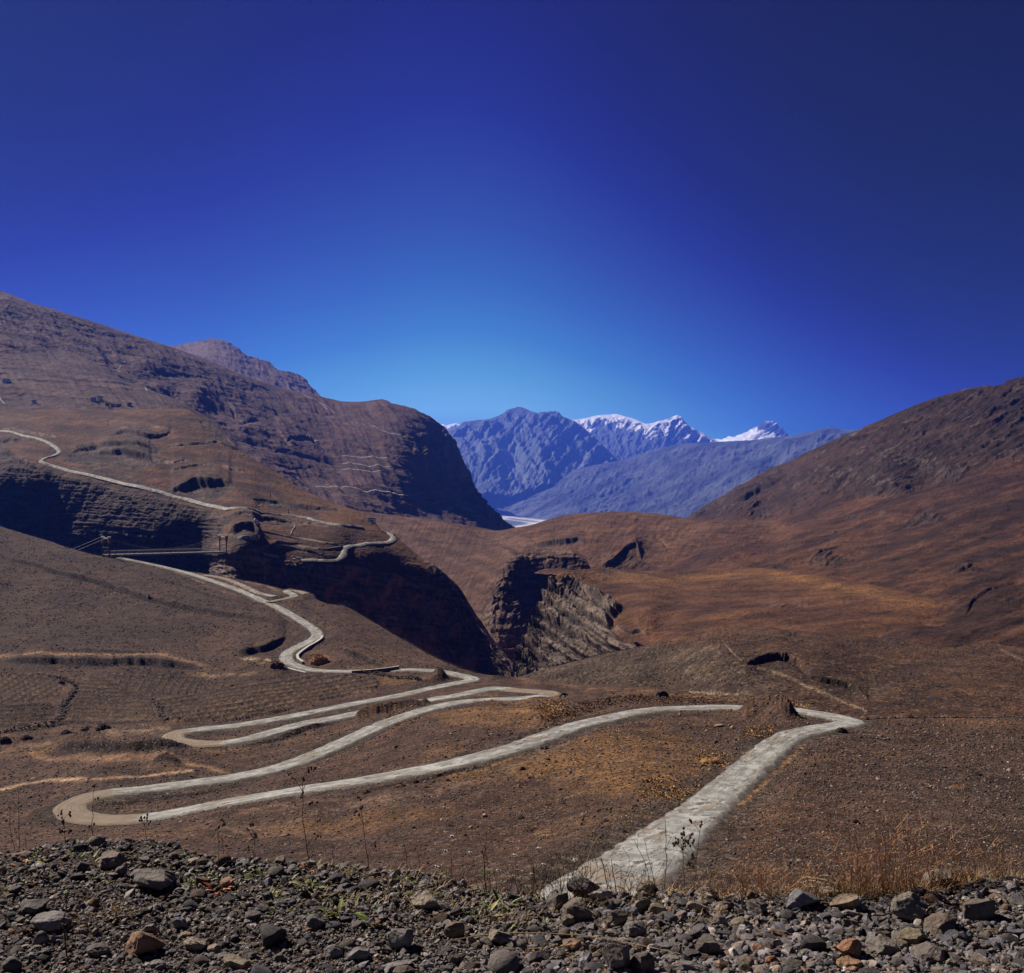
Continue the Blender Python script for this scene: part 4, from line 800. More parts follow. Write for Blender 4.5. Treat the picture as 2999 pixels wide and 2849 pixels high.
def paint(poly, w, colr, a, wob=.6, cut=None):
    global c, trkm
    t = trench(px, py, poly, w, 5, wob) * a
    if cut is not None: t = t * sst(cut - .25, cut + .25, rel(px, py, 5, 14, 3, 197))
    c = mix(c, np.array(colr) * 1.45, np.clip(t, 0, 1)); trkm = np.maximum(trkm, t)
paint(pt('B1', (-20, 838), (200, 840), (500, 850), (760, 852), (900, 852), (1050, 872), (1200, 905)), 2.0, (0.26, 0.18, 0.12), .95)
paint(pt('C1', (-20, 240), (30, 230), (130, 200), (250, 187), (400, 182), (520, 178)), 2.0, (0.48, 0.37, 0.27), .95)
paint(pt('C1', (520, 178), (700, 168), (900, 146), (1130, 120)), 1.3, (0.42, 0.32, 0.23), .95)
paint(pt('B1', (560, 1312), (700, 1305), (850, 1285), (1000, 1262)), 3.0, (0.23, 0.18, 0.135), .9, cut=-.2)
paint(pt('B1', (-20, 1392), (80, 1380), (180, 1362), (310, 1340)), 2.2, (0.24, 0.175, 0.12), .85, cut=-.2)
paint(pt('B1', (160, 1375), (200, 1405), (300, 1428), (500, 1434), (700, 1434), (900, 1436), (1050, 1450), (1180, 1470), (1280, 1500), (1340, 1525)), 2.6, (0.26, 0.175, 0.11), .95, cut=-.4)
paint(pt('B1', (1380, 862), (1480, 858), (1580, 858)), 1.6, (0.5, 0.44, 0.32), .95, cut=-.1)
paint(pt('B1', (1130, 935), (1300, 945), (1500, 925)), 1.6, (0.32, 0.25, 0.17), .8, cut=0)
paint(pt('B1', (1330, 815), (1500, 890), (1560, 880)), 1.0, (0.3, 0.24, 0.17), .5, cut=.1)
paint(pt('B1', (1000, 335), (1250, 450), (1500, 520)), .9, (0.3, 0.23, 0.16), .6, cut=-.1)
paint(pt('B1', (1130, 355), (1300, 385), (1500, 420), (1640, 460)), .9, (0.3, 0.24, 0.17), .7, cut=-.2)
paint(pt('B1', (1250, 410), (1380, 440), (1540, 520), (1640, 610), (1750, 665)), 1.6, (0.3, 0.235, 0.165), .55, cut=-.1)
paint(pt('B2', (0, 1300), (200, 1270), (500, 1220), (800, 1150), (1000, 1080), (1200, 1000), (1330, 940)), 4.0, (0.165, 0.122, 0.095), .75, cut=-.2)
paint(pt('C1', (1350, 370), (1550, 330), (1800, 300), (1975, 275)), 3.0, (0.2, 0.13, 0.085), .7, cut=-.1)
paint(pt('C1', (1250, 470), (1500, 420), (1800, 370), (1975, 330)), 3.4, (0.2, 0.155, 0.12), .6, cut=.05)
paint(pt('B2', (860, 780), (1050, 760), (1240, 690), (1350, 640)), 3.0, (0.26, 0.17, 0.08), .6, cut=-.1)
paint(pt('B2', (1000, 570), (1250, 595), (1400, 625), (1700, 640), (1975, 665)), 2.6, (0.24, 0.155, 0.08), .6, cut=-.1)
paint(pt('B3', (0, 470), (200, 485), (420, 490)), 2.0, (0.25, 0.165, 0.085), .8, cut=-.2)
paint(pt('B3', (300, 1090), (400, 1010), (480, 935), (560, 860), (650, 780), (720, 735)), 2.6, (0.30, 0.215, 0.12), .75, cut=-.2)
for (cx, cy), rx, ry, a in ((pt('B3', (160, 870))[0], 16, 8, .8), (pt('B3', (590, 535))[0], 9, 6, .9), (pt('B2', (360, 810))[0], 10, 3, .7), (pt('B2', (1920, 1210))[0], 12, 6, .6), (pt('B2', (1850, 850))[0], 10, 8, .5), (pt('B1', (1830, 830))[0], 9, 5, .8), (pt('B2', (30, 540))[0], 40, 3, .3)):
    c = mix(c, (0.26, 0.165, 0.075), a * bump(px, py, cx, cy, rx, ry) * sst(-.35, .15, fbm(px / 5, py / 4, 3, 198)))
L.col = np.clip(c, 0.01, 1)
NV = L; NV.trk = np.maximum(trkm, .8 * bund)
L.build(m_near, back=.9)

def road_mat():
    m = NT('worn_asphalt', .9, .2)
    a = m.attr('ruv'); v = a.outputs['Vector']
    s = m.n('ShaderNodeSeparateXYZ'); m.l(v, s.inputs[0])
    n1 = m.noise(m.pos((1.2, .12, 1), v), 1.0, 5, .65); n2 = m.noise(m.pos((.5, .33, 1), v), 1.0, 6, .7); n3 = m.noise(m.pos((5, 3, 1), v), 1.0, 3, .6)
    base = m.mixc(m.ramp(n2, .38, .62), (0.18, 0.184, 0.182), (0.355, 0.362, 0.352))
    base = m.mixc(m.ramp(n1, .50, .60, 0, .75), base, (0.15, 0.14, 0.125))
    base = m.mixc(m.ramp(n3, .5, .7, 0, .35), base, (0.12, 0.114, 0.104))
    n4 = m.noise(m.pos((.45, .11, 1), v), 1.0, 5, .62)
    base = m.mixc(m.ramp(n4, .53, .63, 0, .8), base, (0.20, 0.16, 0.122))
    crk = m.math('MULTIPLY', m.ramp(m.math('ABSOLUTE', m.math('SUBTRACT', m.noise(m.pos((1.1, .13, 1), v), 1.0, 5, .65), .5)), .006, .02, 1, 0), m.ramp(n4, .42, .55))
    base = m.mixc(m.math('MULTIPLY', crk, .9), base, (0.045, 0.04, 0.036))
    pot = m.math('MULTIPLY', m.ramp(m.noise(m.pos((.8, .32, 1), v), 1.0, 3, .55), .60, .64), m.ramp(n2, .42, .54))
    base = m.mixc(m.math('MULTIPLY', pot, .9), base, (0.075, 0.064, 0.054))
    edge = m.math('ADD', m.math('ABSOLUTE', s.outputs[0]), m.math('MULTIPLY', m.math('SUBTRACT', n2, .5), 4.0))
    ed = m.ramp(edge, 1.55, 1.85)
    dirt = m.mixc(m.ramp(n2, .3, .7), (0.15, 0.12, 0.095), (0.24, 0.19, 0.145))
    lines = m.noise(m.pos((5.0, .05, 1), v), 1.0, 3, .5)
    dirt = m.mixc(m.ramp(lines, .4, .62, 0, .6), dirt, (0.12, 0.088, 0.066))
    ds = m.ramp(m.math('ADD', s.outputs[2], m.math('MULTIPLY', m.math('SUBTRACT', n2, .5), .9)), .35, .6)
    base = m.mixc(m.math('MULTIPLY', ed, .9), base, m.mixc(m.ramp(n3, .35, .65), (0.055, 0.048, 0.043), (0.14, 0.118, 0.10)))
    base = m.mixc(ds, dirt, base)
    m.l(base, m.b.inputs['Base Color'])
    nb = m.bump(n2, .10); nb = m.bump(n1, .05, prev=nb)
    m.l(nb, m.b.inputs['Normal'])
    return m.mat
m_road = road_mat()

def ribbon(name, R, asp, hw, lift=.09, nx=11, edge_noise=.6, seed=0, mat=None):
    T = np.gradient(R, axis=0); T[:, 2] = 0; T /= np.linalg.norm(T, axis=1, keepdims=True) + 1e-9
    for i in (0, 1): T[:, i] = smooth1(T[:, i], 3)
    T /= np.linalg.norm(T, axis=1, keepdims=True) + 1e-9
    S = np.stack([T[:, 1], -T[:, 0], T[:, 2] * 0], -1)
    ln = np.concatenate([[0], np.cumsum(np.linalg.norm(np.diff(R, axis=0), axis=1))])
    u = np.linspace(-1, 1, nx)
    wl = hw + edge_noise * fbm(ln / 3.0, ln * 0 + seed, 4, seed); wr = hw + edge_noise * fbm(ln / 3.0, ln * 0 + 9 + seed, 4, seed + 1)
    off = np.where(u[None] < 0, u[None] * wl[:, None], u[None] * wr[:, None])
    P = R[:, None, :] + S[:, None, :] * off[..., None]
    P[..., 2] += lift - .06 * (off / hw) ** 2 + .035 * fbm(off / .9, np.broadcast_to(ln[:, None], off.shape) / 1.2, 3, seed + 2)
    P[:, 0, 2] -= .26; P[:, -1, 2] -= .26
    uv = np.stack([off, np.broadcast_to(ln[:, None], off.shape), np.broadcast_to(asp[:, None], off.shape)], -1)
    o = mesh_np(name, P.reshape(-1, 3), grid_faces(len(R), nx), mat or m_road, None, True, uv=uv.reshape(-1, 3))
    o['kind'] = 'structure'; return o
ribbon('switchback_road', *ROADS[0][0], 2.15, seed=3)
ribbon('spur_track', *ROADS[1][0], 1.7, seed=5, lift=.16)
ribbon('side_track', *ROADS[2][0], 1.5, seed=7, lift=.10)

# ---- tracks far off, laid on the hills they cross
def draped(name, Lr, pts, hw, lift, asp=1.0, step=.8, nx=5, seed=0):
    s = spline([(a, b, 0, 0) for a, b in pts], step)
    P = Lr.sample(s[:, 0], s[:, 1])
    for i in range(3): P[:, i] = smooth1(P[:, i], 2)
    T = np.gradient(P, axis=0); T[:, 2] = 0; T /= np.linalg.norm(T, axis=1, keepdims=True) + 1e-9
    S = np.stack([T[:, 1], -T[:, 0], T[:, 2] * 0], -1)
    ln = np.concatenate([[0], np.cumsum(np.linalg.norm(np.diff(P, axis=0), axis=1))])
    u = np.linspace(-1, 1, nx)
    V = P[:, None, :] + S[:, None, :] * (u[None, :, None] * hw * (1 + .25 * fbm(ln / (hw * 3), ln * 0, 2, seed))[:, None, None])
    V[..., 2] += lift
    V[:, 0, 2] -= lift * 2; V[:, -1, 2] -= lift * 2
    uv = np.stack([np.broadcast_to(u[None] * 1.3, V.shape[:2]), np.broadcast_to(ln[:, None], V.shape[:2]), np.full(V.shape[:2], asp)], -1)
    o = mesh_np(name, V.reshape(-1, 3), grid_faces(len(s), nx), m_road, None, True, uv=uv.reshape(-1, 3))
    o['kind'] = 'structure'; return o
D2 = lambda *p: [(239 + x * .08644, 512.15 + y * .08644) for x, y in p]
draped('upper_road', BH, [(-60, 432)] + pt('A1', (0, 921), (100, 937), (200, 958), (260, 975), (310, 1002), (338, 1025), (342, 1042), (320, 1055), (280, 1065), (250, 1078), (240, 1090), (262, 1103), (300, 1114), (400, 1142), (500, 1163), (600, 1190), (700, 1215), (800, 1237), (900, 1262), (1000, 1288), (1100, 1312), (1200, 1338), (1300, 1362), (1400, 1382), (1500, 1394), (1600, 1402), (1700, 1413)) + D2((780, 88), (860, 115), (1000, 140), (1150, 158), (1300, 172), (1420, 188)), 2.3, .7, 1.0, seed=1)
draped('upper_road_bend', BH, D2((1650, 228), (1700, 238), (1750, 262), (1780, 290), (1765, 318), (1720, 342), (1600, 355), (1480, 362), (1400, 378), (1300, 390), (1240, 402), (1215, 420), (1200, 460), (1180, 510), (1140, 548), (1080, 562), (960, 560), (820, 552), (700, 548)), 2.6, .6, 1.0, seed=2)
draped('bridge_approach', BH, D2((250, 478), (330, 495), (450, 511)), 2.0, .9, 1.0, seed=4)
draped('bridge_approach_end', BH, D2((-5, 338), (60, 345), (170, 356)), 1.8, .9, 1.0, seed=5)
draped('hill_track', BH, D2((190, 216), (320, 240), (460, 268), (600, 298), (760, 320), (950, 350), (1100, 368), (1190, 392)), 1.4, .5, .35, seed=6)
draped('lower_track', BH, D2((640, 405), (760, 428), (920, 440), (1050, 425), (1190, 402)), 1.2, .5, .3, seed=7)
draped('footpath', BH, D2((600, 262), (615, 220), (640, 185), (650, 140)), .7, .4, .3, seed=8)
for i, (Lr, pts, hw) in enumerate((
    (LS, pt('A2', (0, 475), (60, 478), (120, 483), (200, 486), (262, 488)), 3.0), (LS, pt('A2', (0, 521), (90, 528), (200, 536), (296, 540)), 3.0), (LS, pt('A2', (0, 548), (100, 556), (225, 562)), 3.0),
    (LS, pt('A2', (0, 655), (60, 662), (100, 668), (200, 678), (300, 688), (350, 696), (400, 693), (475, 687)), 3.6), (LS, pt('A2', (500, 686), (530, 688), (572, 686)), 3), (LS, pt('A2', (508, 750), (530, 744), (562, 742)), 4),
    (LS, pt('A2', (555, 786), (590, 786), (615, 780), (628, 774)), 4), (LS, pt('A2', (760, 834), (785, 832)), 6),
    (LS, pt('A1', (1668, 672), (1690, 684)), 4), (LS, pt('A1', (1745, 705), (1780, 735), (1830, 752), (1880, 778), (1940, 818)), 3.2), (LS, pt('A1', (1860, 775), (1890, 800), (1920, 808)), 3),
    (LS, pt('A1', (1780, 930), (1800, 955), (1840, 965)), 4), (LS, pt('A1', (675, 570), (683, 580), (690, 590)), 3.5), (LS, pt('A1', (690, 555), (680, 570)), 3),
    (LS, pt('A2', (180, 300), (220, 325), (280, 345), (370, 355)), 2.6), (VS, pt('A1', (838, 690), (852, 680), (845, 672), (840, 664)), 2.2), (VS, pt('A1', (0, 730), (12, 745), (30, 765)), 1.6),
    (LS, pt('A1', (1820, 1242), (1900, 1246), (1975, 1252)), 3))):
    draped('mountain_track', Lr, pts, hw * .6, .8 if Lr is LS else .6, .9, .5, 3, seed=10 + i)
# ================================================================== stony shoulder in the foreground
CREST = pt('C1', (-400, 600), (-100, 585), (0, 578), (150, 565), (350, 532), (450, 517), (600, 515), (750, 520), (900, 528), (1020, 550), (1100, 596), (1300, 618), (1500, 640), (1700, 650), (1975, 660)) + pt('C2', (150, 675), (300, 690), (450, 712), (600, 745), (760, 790), (900, 815), (1100, 842), (1250, 855), (1500, 850), (1800, 842), (1975, 838)) + pt('C3', (200, 840), (500, 845), (800, 842), (1100, 840), (1300, 828), (1450, 800), (1600, 788), (1750, 768), (1975, 748), (2300, 740))
crx = np.array([p[0] for p in CREST]); cry = np.array([p[1] for p in CREST])
EYE = 1.62
gx = np.linspace(-7.5, 7.5, 900); gy = np.concatenate([np.linspace(1.6, 5.2, 300), np.linspace(5.25, 14.0, 70)])
GX, GY = np.meshgrid(gx, gy)
def crest_d(x, y):
    px = CX + F * x / y
    return EYE * F / (np.interp(px, crx, cry) + 2.5 - CY)
def ground0(x, y):
    x = np.asarray(x, float); y = np.asarray(y, float)
    cd_ = crest_d(x, y)
    over = np.maximum(y - cd_, 0)
    base = -EYE - .56 * over - .22 * np.maximum(over - .25, 0)
    return base + .028 * fbm(x / .8, y / .8, 4, 301) + .008 * fbm(x / .12, y / .12, 3, 302)
GZ = ground0(GX, GY)
gc = mix((0.045, 0.04, 0.04), (0.10, 0.088, 0.084), sst(-.4, .4, fbm(GX / .3, GY / .3, 5, 303)))
m_gravel = terrain_mat('gravel_ground', 9.0, 60.0, .02, .006, .4, speck=45.0)
o = mesh_np('stony_shoulder', np.stack([GX, GY, GZ], -1).reshape(-1, 3), grid_faces(*GX.shape), m_gravel, gc.reshape(-1, 3)); o['kind'] = 'structure'

# ---- stones
def ico(sub):
    bm = bmesh.new(); bmesh.ops.create_icosphere(bm, subdivisions=sub, radius=1)
    v = np.array([x.co[:] for x in bm.verts]); f = np.array([[q.index for q in x.verts] for x in bm.faces], np.int32)
    bm.free(); return v, f
ICO = {i: ico(i) for i in (1, 2, 3, 4, 5)}

def stones(n, sub, rg, cuts=9, lo=.55, hi=.95, flat=(.45, .8), long_=(.7, 1.25), rough=.05, yaw=None, tilt=.25):
    """n unit stones: spheres broken by random planes; returns (n, nv, 3), roughly 1 across in x"""
    v, f = ICO[sub]
    V = np.repeat(v[None], n, 0)
    for k in range(cuts):
        d = rg.normal(size=(n, 3)); d /= np.linalg.norm(d, axis=1, keepdims=True)
        c = rg.uniform(lo, hi, n)
        e = np.einsum('nij,nj->ni', V, d) - c[:, None]
        V = V - np.maximum(e, 0)[..., None] * d[:, None, :] * .96
    if rough:
        for fr, am in ((2.3, rough), (6.0, rough * .45), (15.0, rough * .22)):
            s = rg.uniform(0, 50, (n, 1))
            nz = gn(v[None, :, 0] * fr + v[None, :, 2] * fr * .7 + s, v[None, :, 1] * fr + v[None, :, 2] * fr * .6 + s * .3, 5)
            V = V * (1 + am * nz)[..., None]
    ext = V.max(1) - V.min(1)
    V = (V - (V.max(1) + V.min(1))[:, None, :] / 2) / ext[:, None, :1]
    V[..., 1] *= rg.uniform(*long_, n)[:, None]; V[..., 2] *= rg.uniform(*flat, n)[:, None]
    tx, ty = rg.normal(0, tilt, (2, n))
    for ax, an in ((0, tx), (1, ty), (2, rg.uniform(0, math.tau, n) if yaw is None else np.full(n, yaw))):
        c, s = np.cos(an)[:, None], np.sin(an)[:, None]
        i, j = [(1, 2), (2, 0), (0, 1)][ax]
        a, b = V[..., i].copy(), V[..., j].copy()
        V[..., i] = a * c - b * s; V[..., j] = a * s + b * c
    return V, f

def merged(V, f):
    n, k, _ = V.shape
    return V.reshape(-1, 3), (f[None] + (np.arange(n) * k)[:, None, None]).reshape(-1, 3)

def stone_mat(name, attr, s1, bump, obj=False):
    m = NT(name, .85, .25)
    tc = m.n('ShaderNodeTexCoord')
    p = m.pos((1, 1, 1)) if not obj else m.pos((1, 1, 1), tc.outputs['Object'])
    n1 = m.noise(p, s1, 6, .65); n2 = m.noise(p, s1 * 6, 4, .6)
    col = m.n('ShaderNodeObjectInfo').outputs['Color'] if obj else m.attr('Col').outputs['Color']
    f = m.math('MULTIPLY', m.ramp(n1, .3, .7, .68, 1.32), m.ramp(n2, .3, .7, .8, 1.2))
    g = m.n('ShaderNodeVectorMath', operation='SCALE'); m.l(col, g.inputs[0]); m.l(f, g.inputs['Scale'])
    c = m.mixc(m.ramp(n1, .56, .72, 0, .2), g.outputs[0], (0.11, 0.075, 0.05))
    m.l(c, m.b.inputs['Base Color'])
    nb = m.bump(n1, bump); nb = m.bump(n2, bump * .3, prev=nb)
    m.l(nb, m.b.inputs['Normal']); return m.mat
m_rubble = stone_mat('rubble_stone', 'Col', 14.0, .012)
m_rock = stone_mat('boulder_stone', None, 11.0, .02, True)

PALETTE = np.array([(0.115, 0.108, 0.108), (0.09, 0.088, 0.095), (0.145, 0.13, 0.115), (0.13, 0.105, 0.082), (0.075, 0.07, 0.07), (0.17, 0.155, 0.135), (0.15, 0.095, 0.06), (0.10, 0.10, 0.115)])
PALETTE = PALETTE * np.array([1.22, 1.19, 1.28])
PW = np.array([.24, .16, .18, .12, .12, .08, .04, .06])

# hand placed stones: region, centre x, y, width, height (zoomed picture units), colour, squareness, name used in the labels
GREY = (0.125, 0.118, 0.115); DK = (0.07, 0.064, 0.062); TAN = (0.165, 0.14, 0.112); BLU = (0.12, 0.125, 0.14); BRN = (0.11, 0.082, 0.062); RUST = (0.19, 0.088, 0.042); OLV = (0.135, 0.118, 0.085); PALEB = (0.22, 0.215, 0.21)
BIG = [
 ('C1', 820, 1125, 232, 150, (0.16, 0.10, 0.062), 'b', 'big rust-brown block with a lit flat top'), ('C1', 275, 1008, 225, 92, GREY, 'r', 'long grey domed slab beside the red leaf'), ('C1', 165, 925, 190, 80, DK, 's', 'dark flat-topped slab above the domed one'), ('C1', 228, 1086, 92, 84, GREY, 'r', 'rounded grey cobble under the domed slab'), ('C1', 300, 1095, 52, 48, GREY, 'b', 'small squarish grey cobble next to a rounded one'),
 ('C1', 862, 765, 262, 112, (0.11, 0.098, 0.092), 's', 'wide jagged grey slab by the crest'), ('C1', 642, 655, 170, 76, (0.125, 0.10, 0.085), 'b', 'brown-grey lump near the left crest'), ('C1', 1122, 1122, 140, 82, TAN, 'r', 'smooth tan oval stone right of the rust block'), ('C1', 1046, 1000, 84, 70, BLU, 'b', 'blue-grey upright wedge'), ('C1', 1822, 1010, 116, 82, (0.085, 0.078, 0.08), 'b', 'dark grey cube-like stone'),
 ('C1', 560, 1172, 145, 66, DK, 'r', 'dark low stone with a pale rim'), ('C1', 1360, 1250, 172, 78, OLV, 's', 'sloping olive-tan slab at the bottom edge'), ('C1', 862, 1030, 96, 58, GREY, 'b', 'grey stone behind the rust block'), ('C1', 1236, 1152, 82, 52, TAN, 'b', 'tan brick-like stone'), ('C1', 64, 1242, 118, 80, DK, 'r', 'dark stone in the bottom left corner'), ('C1', 1074, 1058, 72, 40, (0.17, 0.125, 0.08), 's', 'thin sand-brown chip'), ('C1', 1440, 1190, 100, 60, DK, 's', 'dark tilted flake'), ('C1', 1925, 1165, 110, 80, GREY, 'r', 'round grey stone low on the slope'), ('C1', 216, 685, 92, 40, BLU, 'r', 'blue-grey egg-shaped stone'), ('C1', 120, 625, 130, 42, BRN, 's', 'long brown stone near the left edge'), ('C1', 700, 715, 66, 60, DK, 'b', 'dark block left of the jagged slab'), ('C1', 910, 1250, 100, 50, GREY, 'r', 'grey cobble at the bottom edge'), ('C1', 1615, 1195, 90, 60, DK, 'b', 'dark blocky stone'),
 ('C2', 490, 898, 172, 98, TAN, 's', 'tan triangular slab in the pebbles'), ('C2', 340, 1112, 140, 128, (0.13, 0.122, 0.118), 'b', 'upright grey stone in the middle rubble'), ('C2', 652, 1052, 124, 98, BRN, 'r', 'knobbly brown stone'), ('C2', 918, 1108, 142, 84, TAN, 's', 'flat tan plate with a shaded front'), ('C2', 1400, 808, 196, 104, (0.066, 0.058, 0.06), 'r', 'big dark craggy rock on the crest'), ('C2', 1250, 880, 134, 100, (0.09, 0.08, 0.07), 'b', 'dark slanting block below the craggy rock'), ('C2', 1365, 942, 176, 120, (0.105, 0.09, 0.075), 'b', 'broad brown-grey boulder in deep shade'), ('C2', 1500, 850, 150, 66, PALEB, 's', 'pale whitish crest stone'), ('C2', 1612, 990, 112, 112, OLV, 's', 'leaning olive slab'), ('C2', 1535, 1000, 90, 60, TAN, 's', 'tan slab leaning on the olive one'),
 ('C2', 1590, 1200, 172, 176, (0.115, 0.10, 0.09), 'b', 'tall grey-brown boulder at the bottom edge'), ('C2', 1410, 1208, 100, 74, (0.17, 0.175, 0.185), 'r', 'pale blue-grey rounded stone'), ('C2', 1732, 1230, 150, 130, (0.075, 0.062, 0.055), 'b', 'dark brown block beside the tall boulder'), ('C2', 1695, 1050, 130, 86, (0.12, 0.112, 0.105), 'r', 'crinkled grey stone'), ('C2', 1762, 818, 120, 70, TAN, 'r', 'tan dome on the crest'), ('C2', 1750, 915, 116, 80, TAN, 's', 'tan wedge'), ('C2', 1822, 942, 112, 72, OLV, 'b', 'olive-tan block'), ('C2', 495, 1252, 82, 52, PALEB, 'r', 'pale egg-smooth pebble at the bottom edge'), ('C2', 310, 1262, 190, 56, GREY, 's', 'low grey slab cut by the bottom edge'), ('C2', 1338, 1142, 112, 60, (0.18, 0.115, 0.07), 'r', 'orange-tan stone among dry stalks'), ('C2', 1312, 995, 86, 66, OLV, 'r', 'rounded olive cobble'), ('C2', 1680, 950, 74, 66, BLU, 'r', 'blue-grey cobble'), ('C2', 1195, 955, 40, 40, BLU, 'b', 'small blue-grey chunk'), ('C2', 310, 735, 64, 50, PALEB, 's', 'whitish triangular chip in the weeds'), ('C2', 320, 818, 52, 42, PALEB, 'b', 'small whitish stone below the triangular chip'), ('C2', 90, 1190, 140, 70, GREY, 's', 'grey stone at the far left of the middle rubble'), ('C2', 660, 1220, 90, 80, DK, 'b', 'dark angular stone'),
 ('C3', 700, 868, 212, 112, (0.12, 0.125, 0.135), 's', 'big blue-grey sloping boulder under the dead branches'), ('C3', 862, 830, 134, 60, OLV, 'r', 'olive humped stone behind the blue-grey boulder'), ('C3', 950, 890, 186, 92, (0.14, 0.11, 0.08), 'b', 'olive-brown cracked boulder'), ('C3', 1320, 935, 210, 165, (0.13, 0.115, 0.10), 'b', 'largest grey-tan boulder on the right'), ('C3', 1508, 735, 200, 86, (0.12, 0.116, 0.112), 's', 'long grey stone leaning up on the right crest'), ('C3', 1480, 775, 152, 36, GREY, 's', 'thin grey slab lying under the leaning stone'), ('C3', 1715, 945, 200, 126, (0.09, 0.076, 0.064), 'b', 'dark brown boulder near the right edge'), ('C3', 1512, 1030, 200, 104, (0.10, 0.08, 0.062), 'b', 'squat brown boulder'), ('C3', 1330, 1078, 170, 90, (0.12, 0.105, 0.07), 'r', 'humped brown stone in front of the largest boulder'), ('C3', 1165, 1140, 196, 84, (0.12, 0.108, 0.095), 'r', 'long rounded grey-brown stone'), ('C3', 970, 1172, 156, 116, (0.175, 0.092, 0.05), 's', 'rust-orange faced stone'), ('C3', 972, 1262, 150, 60, (0.20, 0.12, 0.065), 'r', 'light rusty slab at the bottom edge'), ('C3', 1460, 1182, 196, 96, (0.105, 0.092, 0.083), 's', 'broad grey-brown slab'), ('C3', 1790, 1066, 84, 62, (0.15, 0.105, 0.06), 'b', 'ochre block'), ('C3', 75, 1262, 172, 60, GREY, 's', 'grey slab in the bottom middle'), ('C3', 440, 935, 130, 84, (0.085, 0.075, 0.068), 's', 'dark wedge with a shaded face'), ('C3', 130, 850, 160, 66, TAN, 'r', 'tan loaf-shaped crest stone'), ('C3', 410, 862, 90, 66, BRN, 'b', 'brown crest stone'), ('C3', 570, 850, 130, 40, OLV, 's', 'long olive chip on the crest'), ('C3', 465, 842, 88, 40, PALEB, 's', 'pale grey chip on the crest'), ('C3', 342, 1022, 116, 76, OLV, 'r', 'olive cobble'), ('C3', 220, 1012, 92, 86, (0.125, 0.11, 0.1), 's', 'upright pinkish-grey stone'), ('C3', 520, 1250, 84, 62, RUST, 'r', 'round rusty cobble'), ('C3', 370, 1255, 96, 66, BRN, 'r', 'round brown cobble'), ('C3', 1215, 880, 130, 66, DK, 'b', 'dark broken stone left of the largest boulder'), ('C3', 640, 1250, 80, 50, (0.12, 0.12, 0.125), 'r', 'smooth round grey pebble'), ('C3', 1700, 1130, 66, 60, BRN, 's', 'brown upright chip'), ('C3', 1785, 742, 46, 40, TAN, 'b', 'small tan stone on the right crest'), ('C3', 1560, 1240, 70, 60, OLV, 'r', 'olive egg-shaped stone'), ('C3', 970, 1010, 96, 66, OLV, 's', 'olive wedge in the pebbles'), ('C3', 150, 1150, 150, 110, (0.08, 0.068, 0.06), 'b', 'dark block in the lower middle'), ('C3', 240, 920, 100, 60, BRN, 'r', 'brown cobble in the front rank'), ('C3', 80, 930, 120, 70, TAN, 'b', 'tan block in the front rank')]
rocks = []      # (px, py, radius px, name)
n_big = len(BIG)
for i, (rg_, zx, zy, zw, zh, colr, shp, nm) in enumerate(BIG):
    ox, oy = RG[rg_]
    cx, cy, w, h = ox + zx * Q, oy + zy * Q, zw * Q, zh * Q
    base_py = cy + h * .42
    # foot of the stone on the ground
    d = EYE * F / (base_py - CY)
    crest = EYE * F / (np.interp(cx, crx, cry) + 2.5 - CY)
    d = min(d, crest + .03) + .02
    wid = w / F * d
    sub = 5 if zw > 120 else 4
    r_ = np.random.default_rng(500 + i)
    kw = dict(b=dict(cuts=14, lo=.42, hi=.76, flat=(1, 1), rough=.06), s=dict(cuts=16, lo=.34, hi=.8, flat=(1, 1), rough=.06), r=dict(cuts=11, lo=.66, hi=.95, flat=(1, 1), rough=.06))[shp]
    V, f = stones(1, sub, r_, yaw=r_.uniform(-.5, .5), tilt=.12, **kw)
    V = V[0]; e = V.max(0) - V.min(0)
    V = (V - (V.max(0) + V.min(0)) / 2) / e
    hh = h / F * d * 1.12
    V = V * np.array([wid, wid * r_.uniform(.62, .85), hh])
    X0 = (cx - CX) / F * d; Y0 = d + V[:, 1].max() * .35
    z0 = float(ground0(X0, min(Y0, crest)))
    o = mesh_np('rock', V, f, m_rock); o.location = (X0, Y0, z0 + hh * .36)
    o.color = (colr[0] * 1.2, colr[1] * 1.16, colr[2] * 1.2, 1)
    tag(o, nm if len(nm.split()) > 3 else nm + ' lying in the rubble', 'rock')
    rocks.append((cx, cy, w / 2, nm))

